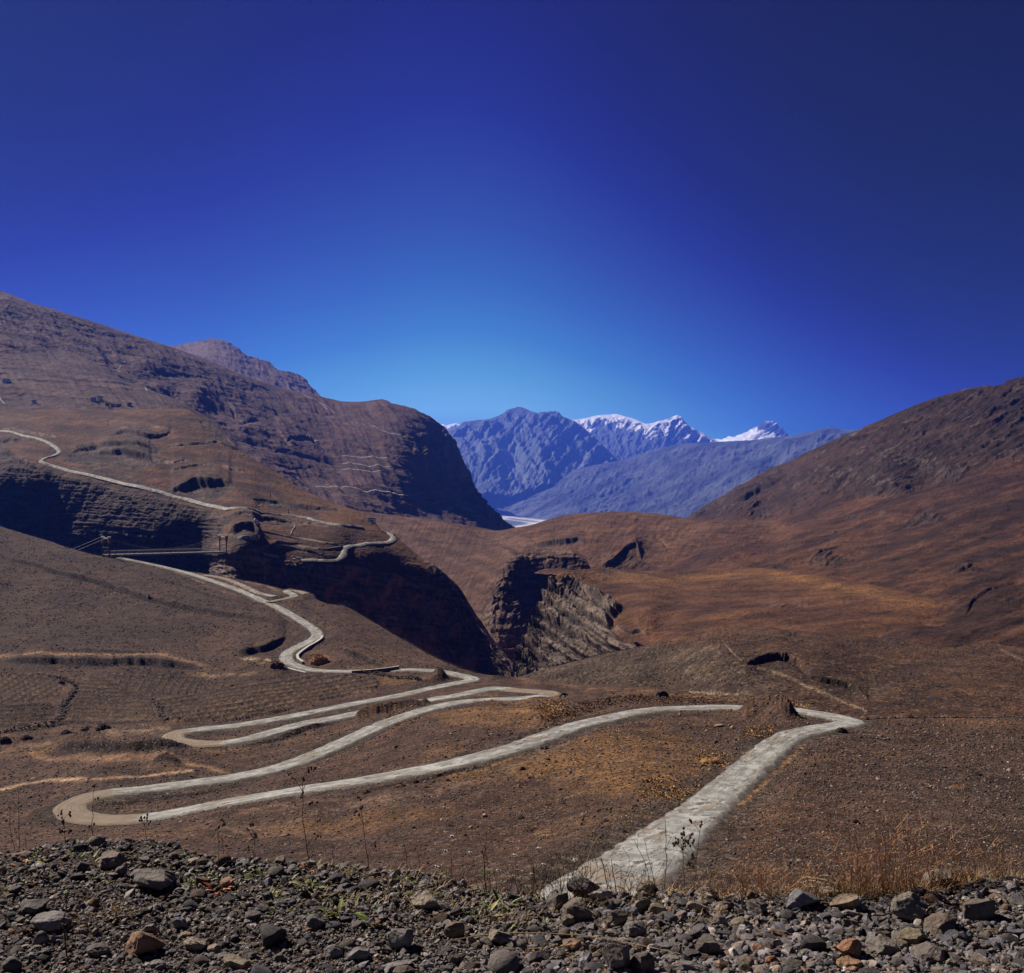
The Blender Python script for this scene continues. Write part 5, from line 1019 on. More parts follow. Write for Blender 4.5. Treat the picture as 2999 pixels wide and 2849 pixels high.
# middling stones, each its own object, set in the gaps
CNAME = ['grey', 'slate-grey', 'light grey', 'brown', 'dark', 'sandy', 'rusty', 'bluish']
SHAPES = [('blocky', dict(cuts=11, lo=.5, hi=.82, flat=(.6, .85), rough=.045)), ('flat', dict(cuts=12, lo=.5, hi=.85, flat=(.3, .48), rough=.045)), ('rounded', dict(cuts=9, lo=.76, hi=.97, flat=(.55, .8), rough=.05)), ('sharp-edged', dict(cuts=14, lo=.4, hi=.8, flat=(.5, .8), rough=.05))]
tmpl = []
for si, (sn, kw) in enumerate(SHAPES):
    V, f = stones(7, 3, np.random.default_rng(900 + si), yaw=None, tilt=.2, **kw)
    tmpl.append([mesh_np('stone_mesh', v, f, m_rock, me_only=True) for v in V])
used = {}; placed = []
tries = 0
SIZEW = ['small', 'fist-sized', 'hand-sized']
while len(placed) < 215 and tries < 6000:
    tries += 1
    px_ = rng.uniform(2, 1022); cp = np.interp(px_, crx, cry)
    py_ = rng.uniform(cp + 3, 985)
    # the right side is stonier
    if rng.random() > .35 + .65 * sst(380, 620, px_) : continue
    w = float(np.exp(rng.normal(2.62, .33))) * (1.0 if px_ > 480 else .85)
    if any((px_ - a) ** 2 + ((py_ - b) * 1.5) ** 2 < (.8 * r + .55 * w) ** 2 for a, b, r, _ in rocks): continue
    if any((px_ - a) ** 2 + ((py_ - b) * 1.5) ** 2 < (.5 * r + .5 * w) ** 2 for a, b, r in placed): continue
    placed.append((px_, py_, w))
    si = int(rng.integers(4)); ci = int(rng.choice(8, p=PW))
    me = tmpl[si][int(rng.integers(7))]
    d = EYE * F / (py_ - CY); d = min(d, EYE * F / (cp + 2.5 - CY))
    s = w / F * d
    o = bpy.data.objects.new('stone', me); COL.objects.link(o)
    X0 = (px_ - CX) / F * d
    o.location = (X0, d, float(ground0(X0, d)) + s * .16); o.scale = (s, s, s); o.rotation_euler = (rng.normal(0, .15), rng.normal(0, .15), rng.uniform(0, 6.28))
    c = PALETTE[ci] * rng.uniform(.85, 1.15); o.color = (*c, 1)
    near = sorted(rocks[:n_big], key=lambda q: (q[0] - px_) ** 2 + ((q[1] - py_) * 1.6) ** 2)[:2]
    dx, dy = px_ - near[0][0], py_ - near[0][1]
    relw = ('right of' if dx > 0 else 'left of') if abs(dx) > 1.4 * abs(dy) else ('in front of' if dy > 0 else 'behind')
    szn = SIZEW[0 if w < 12.5 else 1 if w < 17 else 2]
    lab = f"{szn} {CNAME[ci]} {SHAPES[si][0]} stone {relw} the {near[0][3]}"
    if len(lab.split()) > 16: lab = f"{szn} {CNAME[ci]} {SHAPES[si][0]} stone {relw} the " + ' '.join(near[0][3].split()[:8])
    used.setdefault(lab, []).append((o, near))
    tag(o, lab, 'stone', 'loose stones in the rubble')
for lab, lst in used.items():
    if len(lst) > 1:
        lst.sort(key=lambda q: q[0].location.x)
        for j, (o, near) in enumerate(lst):
            pre = ['leftmost', 'rightmost'][j > 0] if len(lst) == 2 else ['leftmost', 'middle', 'rightmost'][min(j, 2)]
            wd = lab.split()
            o['label'] = ' '.join([pre] + wd)[:190] if len(wd) < 16 else ' '.join([pre] + wd[1:])

# pebbles beyond counting
n = 50000
xs_ = rng.uniform(-240, 1270, n); cp = np.interp(xs_, crx, cry)
ys_ = cp + (rng.random(n) ** .9) * (1010 - cp) - 1.0
d = EYE * F / (ys_ - CY); X0 = (xs_ - CX) / F * d
coarse = sst(440, 640, xs_) * .25
sz = np.exp(rng.normal(.98, .5, n) + coarse * 1.9) * d / F
sz = np.minimum(sz, .055)
vp, fp = [], []
V1, f1 = stones(n, 2, rng, cuts=13, lo=.34, hi=.82, flat=(.3, .75), rough=.03, tilt=.4)
V1 = V1 * sz[:, None, None]
V1[..., 0] += X0[:, None]; V1[..., 1] += d[:, None]; V1[..., 2] += (ground0(X0, np.minimum(d, crest_d(X0, d) + .05)) + sz * .12 + rng.random(n) * .008)[:, None]
cc = PALETTE[rng.choice(8, n, p=PW)] * np.exp(rng.normal(-.2, .36, (n, 1)))
Vm, Fm = merged(V1, f1)
o = mesh_np('pebbles', Vm, Fm, m_rubble, np.repeat(cc, V1.shape[1], 0), smooth=False); o['kind'] = 'stuff'
# and more spilling over the edge
n = 3400
xs_ = rng.uniform(-240, 1270, n); cdd = EYE * F / (np.interp(xs_, crx, cry) + 2.5 - CY); d = cdd + rng.random(n) * .5; X0 = (xs_ - CX) / F * d
sz = np.exp(rng.normal(1.7, .45, n)) * d / F
V1, f1 = stones(n, 2, rng, cuts=13, lo=.34, hi=.82, flat=(.3, .75), rough=.03, tilt=.4)
V1 = V1 * sz[:, None, None]; V1[..., 0] += X0[:, None]; V1[..., 1] += d[:, None]; V1[..., 2] += (ground0(X0, d) + sz * .1)[:, None]
cc = PALETTE[rng.choice(8, n, p=PW)] * np.exp(rng.normal(-.2, .36, (n, 1)))
Vm, Fm = merged(V1, f1)
o = mesh_np('scree', Vm, Fm, m_rubble, np.repeat(cc, V1.shape[1], 0), smooth=False); o['kind'] = 'stuff'

# ---- gravel on the slope below
def road_free(P, extra=.3):
    keep = np.ones(len(P), bool)
    for i, p in enumerate(P):
        _, j, dist = kd.find((p[0], p[1], 0))
        if dist < kd_w[j] + extra: keep[i] = False
    return keep
n = 85000
px_ = rng.uniform(-40, 1064, n); py_ = 700 + 200 * rng.random(n) ** .8
k = py_ < np.interp(px_, crx, cry) + 12
k &= rng.random(n) < .45 + .55 * sst(600, 760, px_ + .6 * (py_ - 760))
px_, py_ = px_[k], py_[k]
P = NV.sample(px_, py_)
k = road_free(P, .6) & (NV.sample(px_, py_, NV.trk) < rng.uniform(.1, .7, len(px_))); P = P[k]; n = len(P)
sz = np.exp(rng.normal(.22, .42, n)) * P[:, 1] / F
sz = np.clip(sz, .05, .42)
V1, f1 = stones(n, 1, rng, cuts=5, lo=.5, hi=.95, flat=(.4, .8), rough=0, tilt=.4)
V1 = V1 * sz[:, None, None] + P[:, None, :]; V1[..., 2] += (sz * .15)[:, None]
cc = (np.array([(0.082, 0.062, 0.054)]) * np.exp(rng.normal(.05, .55, (n, 1)))) * np.array([1, 1, 1]) * rng.uniform(.92, 1.08, (n, 3))
Vm, Fm = merged(V1, f1)
o = mesh_np('slope_gravel', Vm, Fm, m_rubble, np.repeat(cc, V1.shape[1], 0), smooth=False); o['kind'] = 'stuff'

# ---- low dry tufts on the slopes: short fans of blades
def tufts(name, Lr, n, region, szpx, cols, seed, blades=7, spread=1.0, lo=.12, hi=.9):
    r_ = np.random.default_rng(seed)
    px_, py_ = region(r_, n)
    P = Lr.sample(px_, py_)
    if Lr is NV:
        k = road_free(P, .2); P = P[k]
    n = len(P)
    s = np.clip(np.exp(r_.normal(math.log(szpx), .35, n)) * P[:, 1] / F, lo, hi)
    a = r_.uniform(0, math.tau, (n, blades)); rr = r_.uniform(.15, 1, (n, blades)) * spread
    h = r_.uniform(.45, 1, (n, blades))
    root = np.stack([np.cos(a) * .3, np.sin(a) * .3, a * 0 - .15], -1); tip = np.stack([np.cos(a) * rr, np.sin(a) * rr, h * .42], -1)
    side = np.stack([-np.sin(a), np.cos(a), a * 0], -1) * .26
    quad = np.stack([root - side, root + side, tip * .75 + side * .8, tip, tip * .75 - side * .8], -2)      # n, blades, 5, 3
    V = quad * s[:, None, None, None] + P[:, None, None, :]
    f = (np.arange(n * blades) * 5)[:, None] + np.array([[0, 1, 2, 3, 4]])
    cc = np.array(cols)[r_.integers(len(cols), size=n)] * np.exp(r_.normal(0, .2, (n, 1)))
    o = mesh_np(name, V.reshape(-1, 3), f, m_rubble, np.repeat(cc, blades * 5, 0), smooth=False); o['kind'] = 'stuff'
def reg_box(x0, x1, y0, y1, dens=None):
    def f(r_, n):
        a = r_.uniform(x0, x1, n * 3); b = r_.uniform(y0, y1, n * 3)
        if dens is not None:
            k = r_.random(n * 3) < dens(a, b); a, b = a[k], b[k]
        return a[:n], b[:n]
    return f
BR = [(0.085, 0.054, 0.04), (0.11, 0.07, 0.045), (0.065, 0.045, 0.036)]; OC = [(0.34, 0.20, 0.085), (0.40, 0.26, 0.12), (0.24, 0.14, 0.065)]
tufts('hill_tufts', NV, 7000, reg_box(0, 480, 530, 680, lambda a, b: .25 + .75 * (fbm(a / 20, b / 12, 3, 401) > 0)), 1.25, [(x[0] * .62, x[1] * .62, x[2] * .62) for x in BR], 41, lo=.12, hi=.6)
tufts('ochre_tufts', NV, 4200, reg_box(430, 800, 690, 850, lambda a, b: sst(-.1, .3, fbm(a / 30, b / 14, 3, 402))), 1.3, OC + BR[1:2], 42, lo=.08, hi=.35)
tufts('spur_tufts', RS, 2500, reg_box(560, 1024, 632, 715, None), 1.2, BR, 43, lo=.12, hi=.5)
tufts('slope_tufts', NV, 2200, reg_box(760, 1040, 722, 890, None), 1.5, BR + OC[2:], 44, lo=.06, hi=.35)
tufts('verge_tufts', NV, 1500, lambda r_, n: (lambda t, j: (np.interp(t, [0, 1, 2, 3, 4, 5], [545, 570, 590, 630, 680, 740]) + r_.normal(0, 5, n), np.interp(t, [0, 1, 2, 3, 4, 5], [722, 714, 706, 699, 700, 703]) + r_.normal(0, 3, n)))(r_.uniform(0, 5, n), 0), 2.0, [(0.20, 0.105, 0.045), (0.12, 0.065, 0.036), (0.08, 0.05, 0.035)], 45, lo=.15, hi=.6)
tufts('straw_tufts', NV, 1500, lambda r_, n: (lambda k: (np.array([551, 760, 785, 712, 401, 550, 683, 760, 655])[k] + r_.normal(0, 9, n), np.array([706, 702, 706, 764, 720, 712, 795, 735, 790])[k] + r_.normal(0, 4, n)))(r_.integers(0, 9, n)), 2.6, OC, 46, lo=.15, hi=.6)
# ================================================================== plants
def plain(name, col, rough=.85, spec=.2, var=.25, scale=30.0, bump=0.0, trans=0.0):
    m = NT(name, rough, spec)
    n1 = m.noise(m.pos(), scale, 4, .6)
    c = m.mixc(m.ramp(n1, .3, .7), tuple(x * (1 - var) for x in col), tuple(min(1, x * (1 + var)) for x in col))
    m.l(c, m.b.inputs['Base Color'])
    if bump: m.l(m.bump(n1, bump), m.b.inputs['Normal'])
    return m.mat
M_STRAW = plain('dry_straw', (0.36, 0.25, 0.14)); M_STALK = plain('dark_stalk', (0.085, 0.055, 0.04)); M_REDST = plain('reddish_stalk', (0.22, 0.10, 0.055))
M_GREEN = plain('weed_leaf', (0.10, 0.135, 0.028), .6, .3, .4, 60); M_YEL = plain('yellowing_leaf', (0.20, 0.19, 0.045), .6, .3, .4, 60); M_ORANGE = plain('orange_leaf', (0.5, 0.17, 0.03), .6, .3, .35, 60); M_RED = plain('red_leaf', (0.26, 0.05, 0.025), .6, .3, .4, 60)
M_FLUFF = plain('seed_fluff', (0.62, 0.58, 0.52), .95); M_BONE = plain('bleached_wood', (0.42, 0.36, 0.28), .8, .2, .3, 40, .002); M_TAN = plain('tan_twig', (0.40, 0.22, 0.11))

def tube(path, r0, r1, k=4):
    p = np.asarray(path, float); n = len(p)
    t = np.gradient(p, axis=0); t /= np.linalg.norm(t, axis=1, keepdims=True) + 1e-9
    ref = np.array([.3, .2, 1.0]) if abs(t[0, 2]) < .9 else np.array([1.0, .1, 0])
    a = np.cross(t, ref); a /= np.linalg.norm(a, axis=1, keepdims=True) + 1e-9; b = np.cross(t, a)
    r = np.linspace(r0, r1, n)[:, None, None]; an = np.arange(k) * math.tau / k
    V = p[:, None] + r * (np.cos(an)[None, :, None] * a[:, None] + np.sin(an)[None, :, None] * b[:, None])
    i = np.arange(n - 1)[:, None] * k; j = np.arange(k)[None]
    f = np.stack([i + j, i + (j + 1) % k, i + k + (j + 1) % k, i + k + j], -1).reshape(-1, 4)
    return V.reshape(-1, 3), f

class MB:
    def __init__(self): self.v = []; self.q = []; self.t = []; self.n = 0
    def add(self, V, f):
        V = np.asarray(V, float); f = np.asarray(f, np.int64)
        (self.q if f.shape[1] == 4 else self.t).append(f + self.n); self.v.append(V); self.n += len(V); return self
    def tube(self, path, r0, r1, k=4): return self.add(*tube(path, r0, r1, k))
    def box(self, c, s, ax=None):
        b = np.array([(x, y, z) for x in (-.5, .5) for y in (-.5, .5) for z in (-.5, .5)]) * np.array(s)
        if ax is not None: b = b[:, :1] * ax[0] + b[:, 1:2] * ax[1] + b[:, 2:] * ax[2]
        return self.add(b + np.array(c), [(0, 1, 3, 2), (4, 6, 7, 5), (0, 4, 5, 1), (2, 3, 7, 6), (0, 2, 6, 4), (1, 5, 7, 3)])
    def leaf(self, base, d, L, w, droop=.4, n=5, cup=.15):
        d = np.array(d, float); d /= np.linalg.norm(d); up = np.array([0, 0, 1.0]); s = np.cross(d, up); s /= np.linalg.norm(s) + 1e-9
        nn = np.cross(s, d); t = np.linspace(0, 1, n)
        c = np.array(base) + d * (t * L)[:, None] - up * (droop * L * t ** 2)[:, None]
        ww = w * np.sin(np.clip(t * .93 + .07, 0, 1) * math.pi) ** .8
        V = np.concatenate([c - s * ww[:, None] + nn * (cup * ww)[:, None], c, c + s * ww[:, None] + nn * (cup * ww)[:, None]])
        f = []
        for i in range(n - 1): f += [(i, i + 1, n + i + 1, n + i), (n + i, n + i + 1, 2 * n + i + 1, 2 * n + i)]
        return self.add(V, np.array(f))
    def build(self, name, mat, parent=None, smooth=False, loc=None):
        fs = []
        if self.q: fs.append(np.concatenate(self.q))
        if self.t: fs.append(np.concatenate(self.t))
        V = np.concatenate(self.v)
        if parent is not None: V = V - np.array(parent.location)
        elif loc is not None: V = V - np.array(loc)
        o = mesh_np(name, V, fs, mat, None, smooth, parent)
        if parent is None and loc is not None: o.location = loc
        return o

def empty(name, loc, label, cat, group=None):
    o = bpy.data.objects.new(name, None); COL.objects.link(o); o.location = tuple(float(x) for x in loc); o.empty_display_size = .05
    return tag(o, label, cat, group)

def foot(px, py):
    """where the ground of the stony shoulder is met; at the crest if the pixel is above it"""
    cd_ = EYE * F / (np.interp(px, crx, cry) + 2.5 - CY)
    d = min(EYE * F / max(py - CY, 1), cd_ + .06)
    x = (px - CX) / F * d
    return np.array([x, d, float(ground0(x, d)) - .01])

R5 = np.random.default_rng(77)
def bend(a, b, sag, n=8, jit=.0):
    a, b = np.array(a), np.array(b); t = np.linspace(0, 1, n)[:, None]
    p = a + (b - a) * t; p = p + np.array(sag) * (np.sin(t * math.pi))
    if jit: p[1:-1] += R5.normal(0, jit, (n - 2, 3))
    return p

def zp(rg_, x, y): return RG[rg_][0] + x * Q, RG[rg_][1] + y * Q

def stem_plant(rg_, b, t, label, mat=None, twigs=3, heads=None, leaves=0, r=.0022, name='dry_weed', leafmat=None, top_tw=0, cat='dry plant', group='stems standing up from the rubble'):
    P = foot(*zp(rg_, *b)); tx, ty = zp(rg_, *t)
    d2 = P[1] + R5.uniform(-.06, .06)
    T = W(tx, ty, d2)
    root = empty(name, P, label, cat, group)
    L = np.linalg.norm(T - P)
    path = bend(P, T, (R5.normal(0, .03) * L, 0, 0), 9, .006 * L)
    r *= .78
    MB().tube(path, r, r * .5, 5).build('stalk', mat or M_STALK, root)
    mb = MB(); tips = [path[-1]]
    for k in range(twigs + top_tw):
        i = R5.integers(2, 8) if k < twigs else R5.integers(6, 9)
        a = R5.uniform(0, math.tau); ln = L * R5.uniform(.12, .3)
        e = path[i] + np.array([math.cos(a) * .6, math.sin(a) * .3, R5.uniform(.5, 1)]) * ln
        mb.tube(bend(path[i], e, (0, 0, .1 * ln), 4), r * .55, r * .3, 4); tips.append(e)
    if twigs + top_tw: mb.build('twigs', mat or M_STALK, root)
    if heads == 'bud':
        mb = MB()
        for e in tips:
            for _ in range(3):
                v, f = ICO[1]; mb.add(v * R5.uniform(.0035, .006) * np.array([1, 1, 1.4]) + e + R5.normal(0, .006, 3), f)
        mb.build('seed_buds', M_STALK, root)
    if heads == 'fluff':
        mb = MB(); e = path[-1]; rr = .013
        for _ in range(150):
            q = R5.normal(size=3); q /= np.linalg.norm(q); q[2] = abs(q[2]) * .8 - .2
            mb.tube(np.array([e, e + q * rr * R5.uniform(.6, 1.1)]), .0009, .0011, 3)
        v, f = ICO[2]; mb.add(v * rr * .55 + e, f)
        mb.build('seed_head', M_FLUFF, root)
    if leaves:
        mb = MB()
        for _ in range(leaves):
            i = R5.integers(1, 6); a = R5.uniform(0, math.tau)
            mb.leaf(path[i], (math.cos(a), math.sin(a) * .6, R5.uniform(.1, .9)), R5.uniform(.035, .07), .006, .5)
        mb.build('leaves', leafmat or M_YEL, root)
    return root

stem_plant('C1', (535, 545), (548, 205), 'thin dark stem crossing the hairpin bend, far left', twigs=2, heads='bud')
stem_plant('C1', (385, 560), (358, 350), 'short twiggy stem with buds before the left hairpin', twigs=4, heads='bud', top_tw=2)
stem_plant('C1', (855, 560), (832, 385), 'short stem topped by a small bud cluster near the left crest', twigs=1, heads='bud', top_tw=3)
stem_plant('C1', (1262, 800), (1258, 440), 'straight dark stem above the red-leaved weed', twigs=3, heads='bud')
stem_plant('C1', (1300, 640), (1285, 500), 'low dark stem right behind the red-leaved weed', twigs=2)
stem_plant('C1', (1805, 690), (1750, 165), 'tallest stem, bud-tipped, reaching up over the lower road', twigs=4, heads='bud', top_tw=4, r=.003)
stem_plant('C1', (1925, 730), (1922, 540), 'slim brown stem right of the tallest stem', twigs=1)
stem_plant('C1', (1455, 640), (1465, 430), 'slim stem with a few twigs left of the green clump', twigs=4, heads='bud')
stem_plant('C1', (105, 560), (65, 300), 'blurred dark stem at the far left edge', twigs=3)
stem_plant('C1', (155, 565), (152, 450), 'pale short stalk near the far left edge', M_STRAW, twigs=0)
stem_plant('C1', (110, 520), (108, 240), 'slender stem next to the blurred one at the far left', twigs=2)
stem_plant('C1', (395, 1190), (392, 800), 'tall dark stem standing in the left rubble', twigs=4, r=.0035)
stem_plant('C1', (400, 1000), (490, 800), 'slanting brown stalk in the left rubble', M_REDST, twigs=1)
stem_plant('C1', (225, 720), (178, 560), 'bent stem with green and orange leaves on the left', twigs=1, leaves=5)
stem_plant('C2', (165, 640), (112, 325), 'leaning stem with a hooked top by the slope', twigs=1, heads='bud', top_tw=2, r=.0028)
stem_plant('C2', (380, 800), (360, 515), 'dark upright stem behind the orange leaf', twigs=2)
stem_plant('C2', (465, 700), (440, 580), 'thin stem right of the orange leaf', twigs=1)
stem_plant('C2', (625, 700), (628, 530), 'plain stem between two fluffy seed heads', twigs=1)
stem_plant('C2', (845, 720), (835, 540), 'stout dark stem in the middle weed patch', twigs=5, leaves=5, leafmat=M_GREEN, r=.004)
stem_plant('C2', (870, 760), (815, 500), 'forked brown stem in the middle weed patch', M_REDST, twigs=5)
stem_plant('C2', (1080, 1030), (1085, 790), 'bare stalk in the pebbles below the middle weeds', twigs=3)
stem_plant('C2', (1125, 730), (1100, 465), 'pale stalk with a broken top behind the middle weeds', M_STRAW, twigs=2)
stem_plant('C2', (1280, 790), (1215, 455), 'long stem leaning left before the near road', M_REDST, twigs=4)
stem_plant('C2', (1330, 780), (1490, 340), 'long curved stem leaning right up to the road verge', M_STRAW, twigs=3, heads='bud')
stem_plant('C2', (1395, 790), (1380, 560), 'thin twiggy stem on the grey road', twigs=5)
stem_plant('C2', (1460, 790), (1440, 640), 'low twiggy stem on the grey road', twigs=5)
stem_plant('C2', (1550, 830), (1495, 590), 'curved dark stem beside the craggy rock', twigs=1, r=.0028)
stem_plant('C2', (1605, 840), (1560, 620), 'hooked stem with a dry curled leaf right of the craggy rock', twigs=1, leaves=3, leafmat=M_STALK, r=.003)
stem_plant('C2', (1800, 800), (1695, 515), 'slanting thin stem crossing the near road', twigs=1)
stem_plant('C2', (1840, 800), (1750, 500), 'second slanting thin stem, closer to the right verge', twigs=1)
stem_plant('C2', (1855, 800), (1872, 395), 'upright dark stem against the near road', twigs=5, r=.0026)
stem_plant('C3', (8, 840), (0, 480), 'budded branching stem on the right verge of the near road', twigs=5, heads='bud', top_tw=4, r=.003)
stem_plant('C3', (60, 840), (105, 420), 'pale feathery stem on the right verge', twigs=6, heads='bud')
stem_plant('C3', (1800, 760), (1815, 545), 'faint brown stem at the right crest', M_REDST, twigs=4)
stem_plant('C3', (1700, 790), (1625, 615), 'straw stem arching left at the right crest', M_STRAW, twigs=1)
for (x, y, bx_, by_, lab) in ((635, 495, 640, 690, 'highest white seed head above the left weeds'), (598, 580, 612, 720, 'small white seed head left of a bigger one'), (740, 590, 700, 700, 'white seed head on a bent stalk'), (1000, 605, 1040, 780, 'round white seed head on a leaning stalk'), (1140, 565, 1120, 780, 'white seed head behind the middle weeds'), (905, 692, 915, 790, 'fluffy white seed head low in the middle weeds'), (1100, 715, 1090, 820, 'big white fluff above the standing leaves'), (1165, 660, 1150, 800, 'small pale seed head right of the big fluff'), (1350, 632, 1340, 790, 'pale seed head against the grey road'), (545, 670, 560, 740, 'low white fluff at the crest')):
    stem_plant('C2', (bx_, by_), (x, y), lab, M_STRAW, twigs=0, heads='fluff', name='fluffy_weed', r=.0016, cat='weed', group='white seed heads along the crest')

def leaf_clump(rg_, x, y, label, mat, n, L, w, up=(.3, 1.0), name='leafy_weed', cat='weed', stalk=True, mat2=None):
    P = foot(*zp(rg_, x, y)); root = empty(name, P, label, cat)
    a = MB(); b = MB()
    for k in range(int(n * 1.8) if n > 4 else n):
        an = R5.uniform(0, math.tau)
        (b if mat2 and k % 3 == 0 else a).leaf(P + np.array([math.cos(an), math.sin(an), 0]) * .012, (math.cos(an), math.sin(an) * .8, R5.uniform(*up)), L * R5.uniform(.6, 1.1), w * R5.uniform(.55, .95), R5.uniform(.15, .6))
    a.build('leaves', mat, root, True)
    if b.n: b.build('turned_leaves', mat2, root, True)
    if stalk: MB().tube(bend(P, P + np.array([0, 0, L * .5]), (.005, 0, 0), 4), .003, .0015).build('stalk', M_STALK, root)
    return root
for rg_, x, y, lab, mat, n, L, w, kw in (
    ('C1', 205, 600, 'green and orange leaves upright on the left crest', M_GREEN, 6, .08, .010, dict(mat2=M_ORANGE)), ('C1', 260, 530, 'low green weed just beyond the left crest', M_YEL, 9, .06, .008, {}), ('C1', 345, 630, 'sprawling green-brown weed in the left rubble', M_GREEN, 9, .09, .010, dict(up=(-.1, .5), mat2=M_YEL)), ('C1', 125, 660, 'bright orange leaf pair among left stones', M_ORANGE, 3, .06, .009, dict(up=(.8, 1.6))), ('C1', 385, 545, 'orange leaves lying on the left crest', M_ORANGE, 5, .05, .008, dict(up=(0, .4))), ('C1', 120, 1045, 'upright red-orange leaf beside the domed slab', M_RED, 3, .075, .007, dict(up=(1.2, 2.2), mat2=M_ORANGE)), ('C1', 918, 1060, 'single orange leaf standing behind the rust block', M_ORANGE, 2, .07, .006, dict(up=(1.6, 2.6))), ('C1', 940, 1105, 'olive tuft right of the rust block', M_GREEN, 8, .045, .004, {}), ('C1', 90, 850, 'orange-brown leaf litter at the far left', M_ORANGE, 5, .05, .007, dict(up=(-.1, .3))), ('C1', 180, 740, 'yellow-green weed under the egg-shaped stone', M_YEL, 10, .06, .008, dict(mat2=M_ORANGE, up=(0, .8))),
    ('C1', 560, 590, 'small green tuft on the left gravel', M_GREEN, 10, .045, .006, {}), ('C1', 1160, 760, 'narrow long-leaved green weed in mid gravel', M_GREEN, 6, .10, .007, dict(up=(.5, 1.3))), ('C1', 1265, 800, 'red-leaved dock with curled leaves', M_RED, 12, .075, .010, dict(up=(.0, 1.2), mat2=M_ORANGE)), ('C1', 1490, 740, 'upright green blade-leaved weed', M_GREEN, 6, .085, .009, dict(up=(.6, 1.8))), ('C1', 1430, 745, 'withered brown-red leaves in the mid gravel', M_RED, 7, .05, .008, dict(up=(-.1, .4))), ('C1', 1790, 790, 'largest green clump with toothed leaves', M_GREEN, 18, .105, .013, dict(up=(.0, 1.0), mat2=M_YEL)), ('C1', 1640, 780, 'flat green rosette left of the largest clump', M_YEL, 8, .08, .011, dict(up=(-.05, .3))), ('C1', 1785, 690, 'pair of yellow-orange leaves above the largest clump', M_ORANGE, 4, .06, .010, dict(up=(.3, 1.0))), ('C1', 1640, 640, 'rusty leaves on the crest near the tallest stem', M_ORANGE, 6, .055, .008, {}), ('C1', 1945, 960, 'yellow-green leaf blades near the dark cube stone', M_YEL, 7, .10, .009, dict(up=(.3, 1.4))), ('C1', 1890, 1000, 'flat yellow-green leaf on the dark cube stone', M_YEL, 3, .06, .012, dict(up=(-.05, .2), stalk=False)),
    ('C2', 40, 940, 'green leaves at the left of the middle rubble', M_GREEN, 6, .10, .009, dict(up=(.2, .9))), ('C2', 100, 740, 'dark green flat leaves on the crest', M_GREEN, 7, .07, .009, dict(up=(-.05, .4))), ('C2', 330, 780, 'green folded leaf by the whitish chip', M_GREEN, 5, .075, .011, dict(up=(.4, 1.2))), ('C2', 265, 780, 'orange-red drooping leaf by the whitish chip', M_ORANGE, 4, .075, .009, dict(up=(.2, 1.0))), ('C2', 440, 710, 'bright orange leaf spray on the crest', M_ORANGE, 6, .06, .008, dict(up=(.1, .8))), ('C2', 425, 770, 'yellowing narrow leaf on the gravel', M_YEL, 3, .07, .006, dict(up=(.5, 1.2))), ('C2', 185, 1010, 'tall green leaf weed left of the upright grey stone', M_GREEN, 6, .10, .011, dict(up=(.6, 1.6), mat2=M_YEL)), ('C2', 640, 900, 'crimson leaf under the middle weeds', M_RED, 5, .045, .008, dict(up=(-.1, .5))), ('C2', 830, 960, 'spreading green weed patch in the middle', M_GREEN, 22, .095, .009, dict(up=(-.05, .9), mat2=M_YEL)), ('C2', 930, 900, 'arching green leaves right of the weed patch', M_GREEN, 12, .10, .008, dict(up=(.1, 1.2))), ('C2', 700, 980, 'flat green leaves below the tan slab', M_GREEN, 10, .09, .011, dict(up=(-.1, .3))), ('C2', 1100, 820, 'pair of upright leaves green and rust', M_GREEN, 4, .085, .011, dict(up=(1.2, 2.4), mat2=M_ORANGE)), ('C2', 1165, 830, 'upright shaggy dark leaves', M_STALK, 5, .10, .008, dict(up=(1.0, 2.2))), ('C2', 1245, 840, 'single spear-like green leaf left of the craggy rock', M_GREEN, 2, .06, .009, dict(up=(2.0, 3.0))), ('C2', 1515, 760, 'orange dry leaf beside the craggy rock', M_ORANGE, 2, .06, .007, dict(up=(.0, .2))), ('C2', 300, 1215, 'long green leaf lying at the bottom', M_GREEN, 6, .10, .010, dict(up=(-.05, .4))), ('C2', 160, 1210, 'small orange leaves at the bottom', M_ORANGE, 5, .05, .008, {}), ('C2', 1040, 1170, 'olive weed right of the flat tan plate', M_GREEN, 7, .09, .009, dict(up=(.1, .9), mat2=M_ORANGE)), ('C2', 740, 1000, 'small rust leaf on the gravel', M_ORANGE, 3, .04, .008, dict(up=(-.1, .2))), ('C2', 20, 985, 'rust leaf spray at the far left of the middle rubble', M_ORANGE, 5, .06, .008, dict(up=(.0, .5))), ('C2', 1440, 1270, 'yellow leaf at the bottom edge', M_YEL, 3, .05, .008, dict(up=(.2, .8))), ('C3', 45, 1160, 'grey-green weed low in the right rubble', plain('grey_green_leaf', (0.10, 0.13, 0.09), .7, .2, .3, 50), 8, .06, .012, dict(up=(-.05, .6)))):
    leaf_clump(rg_, x, y, lab, mat, n, L, w, **kw)

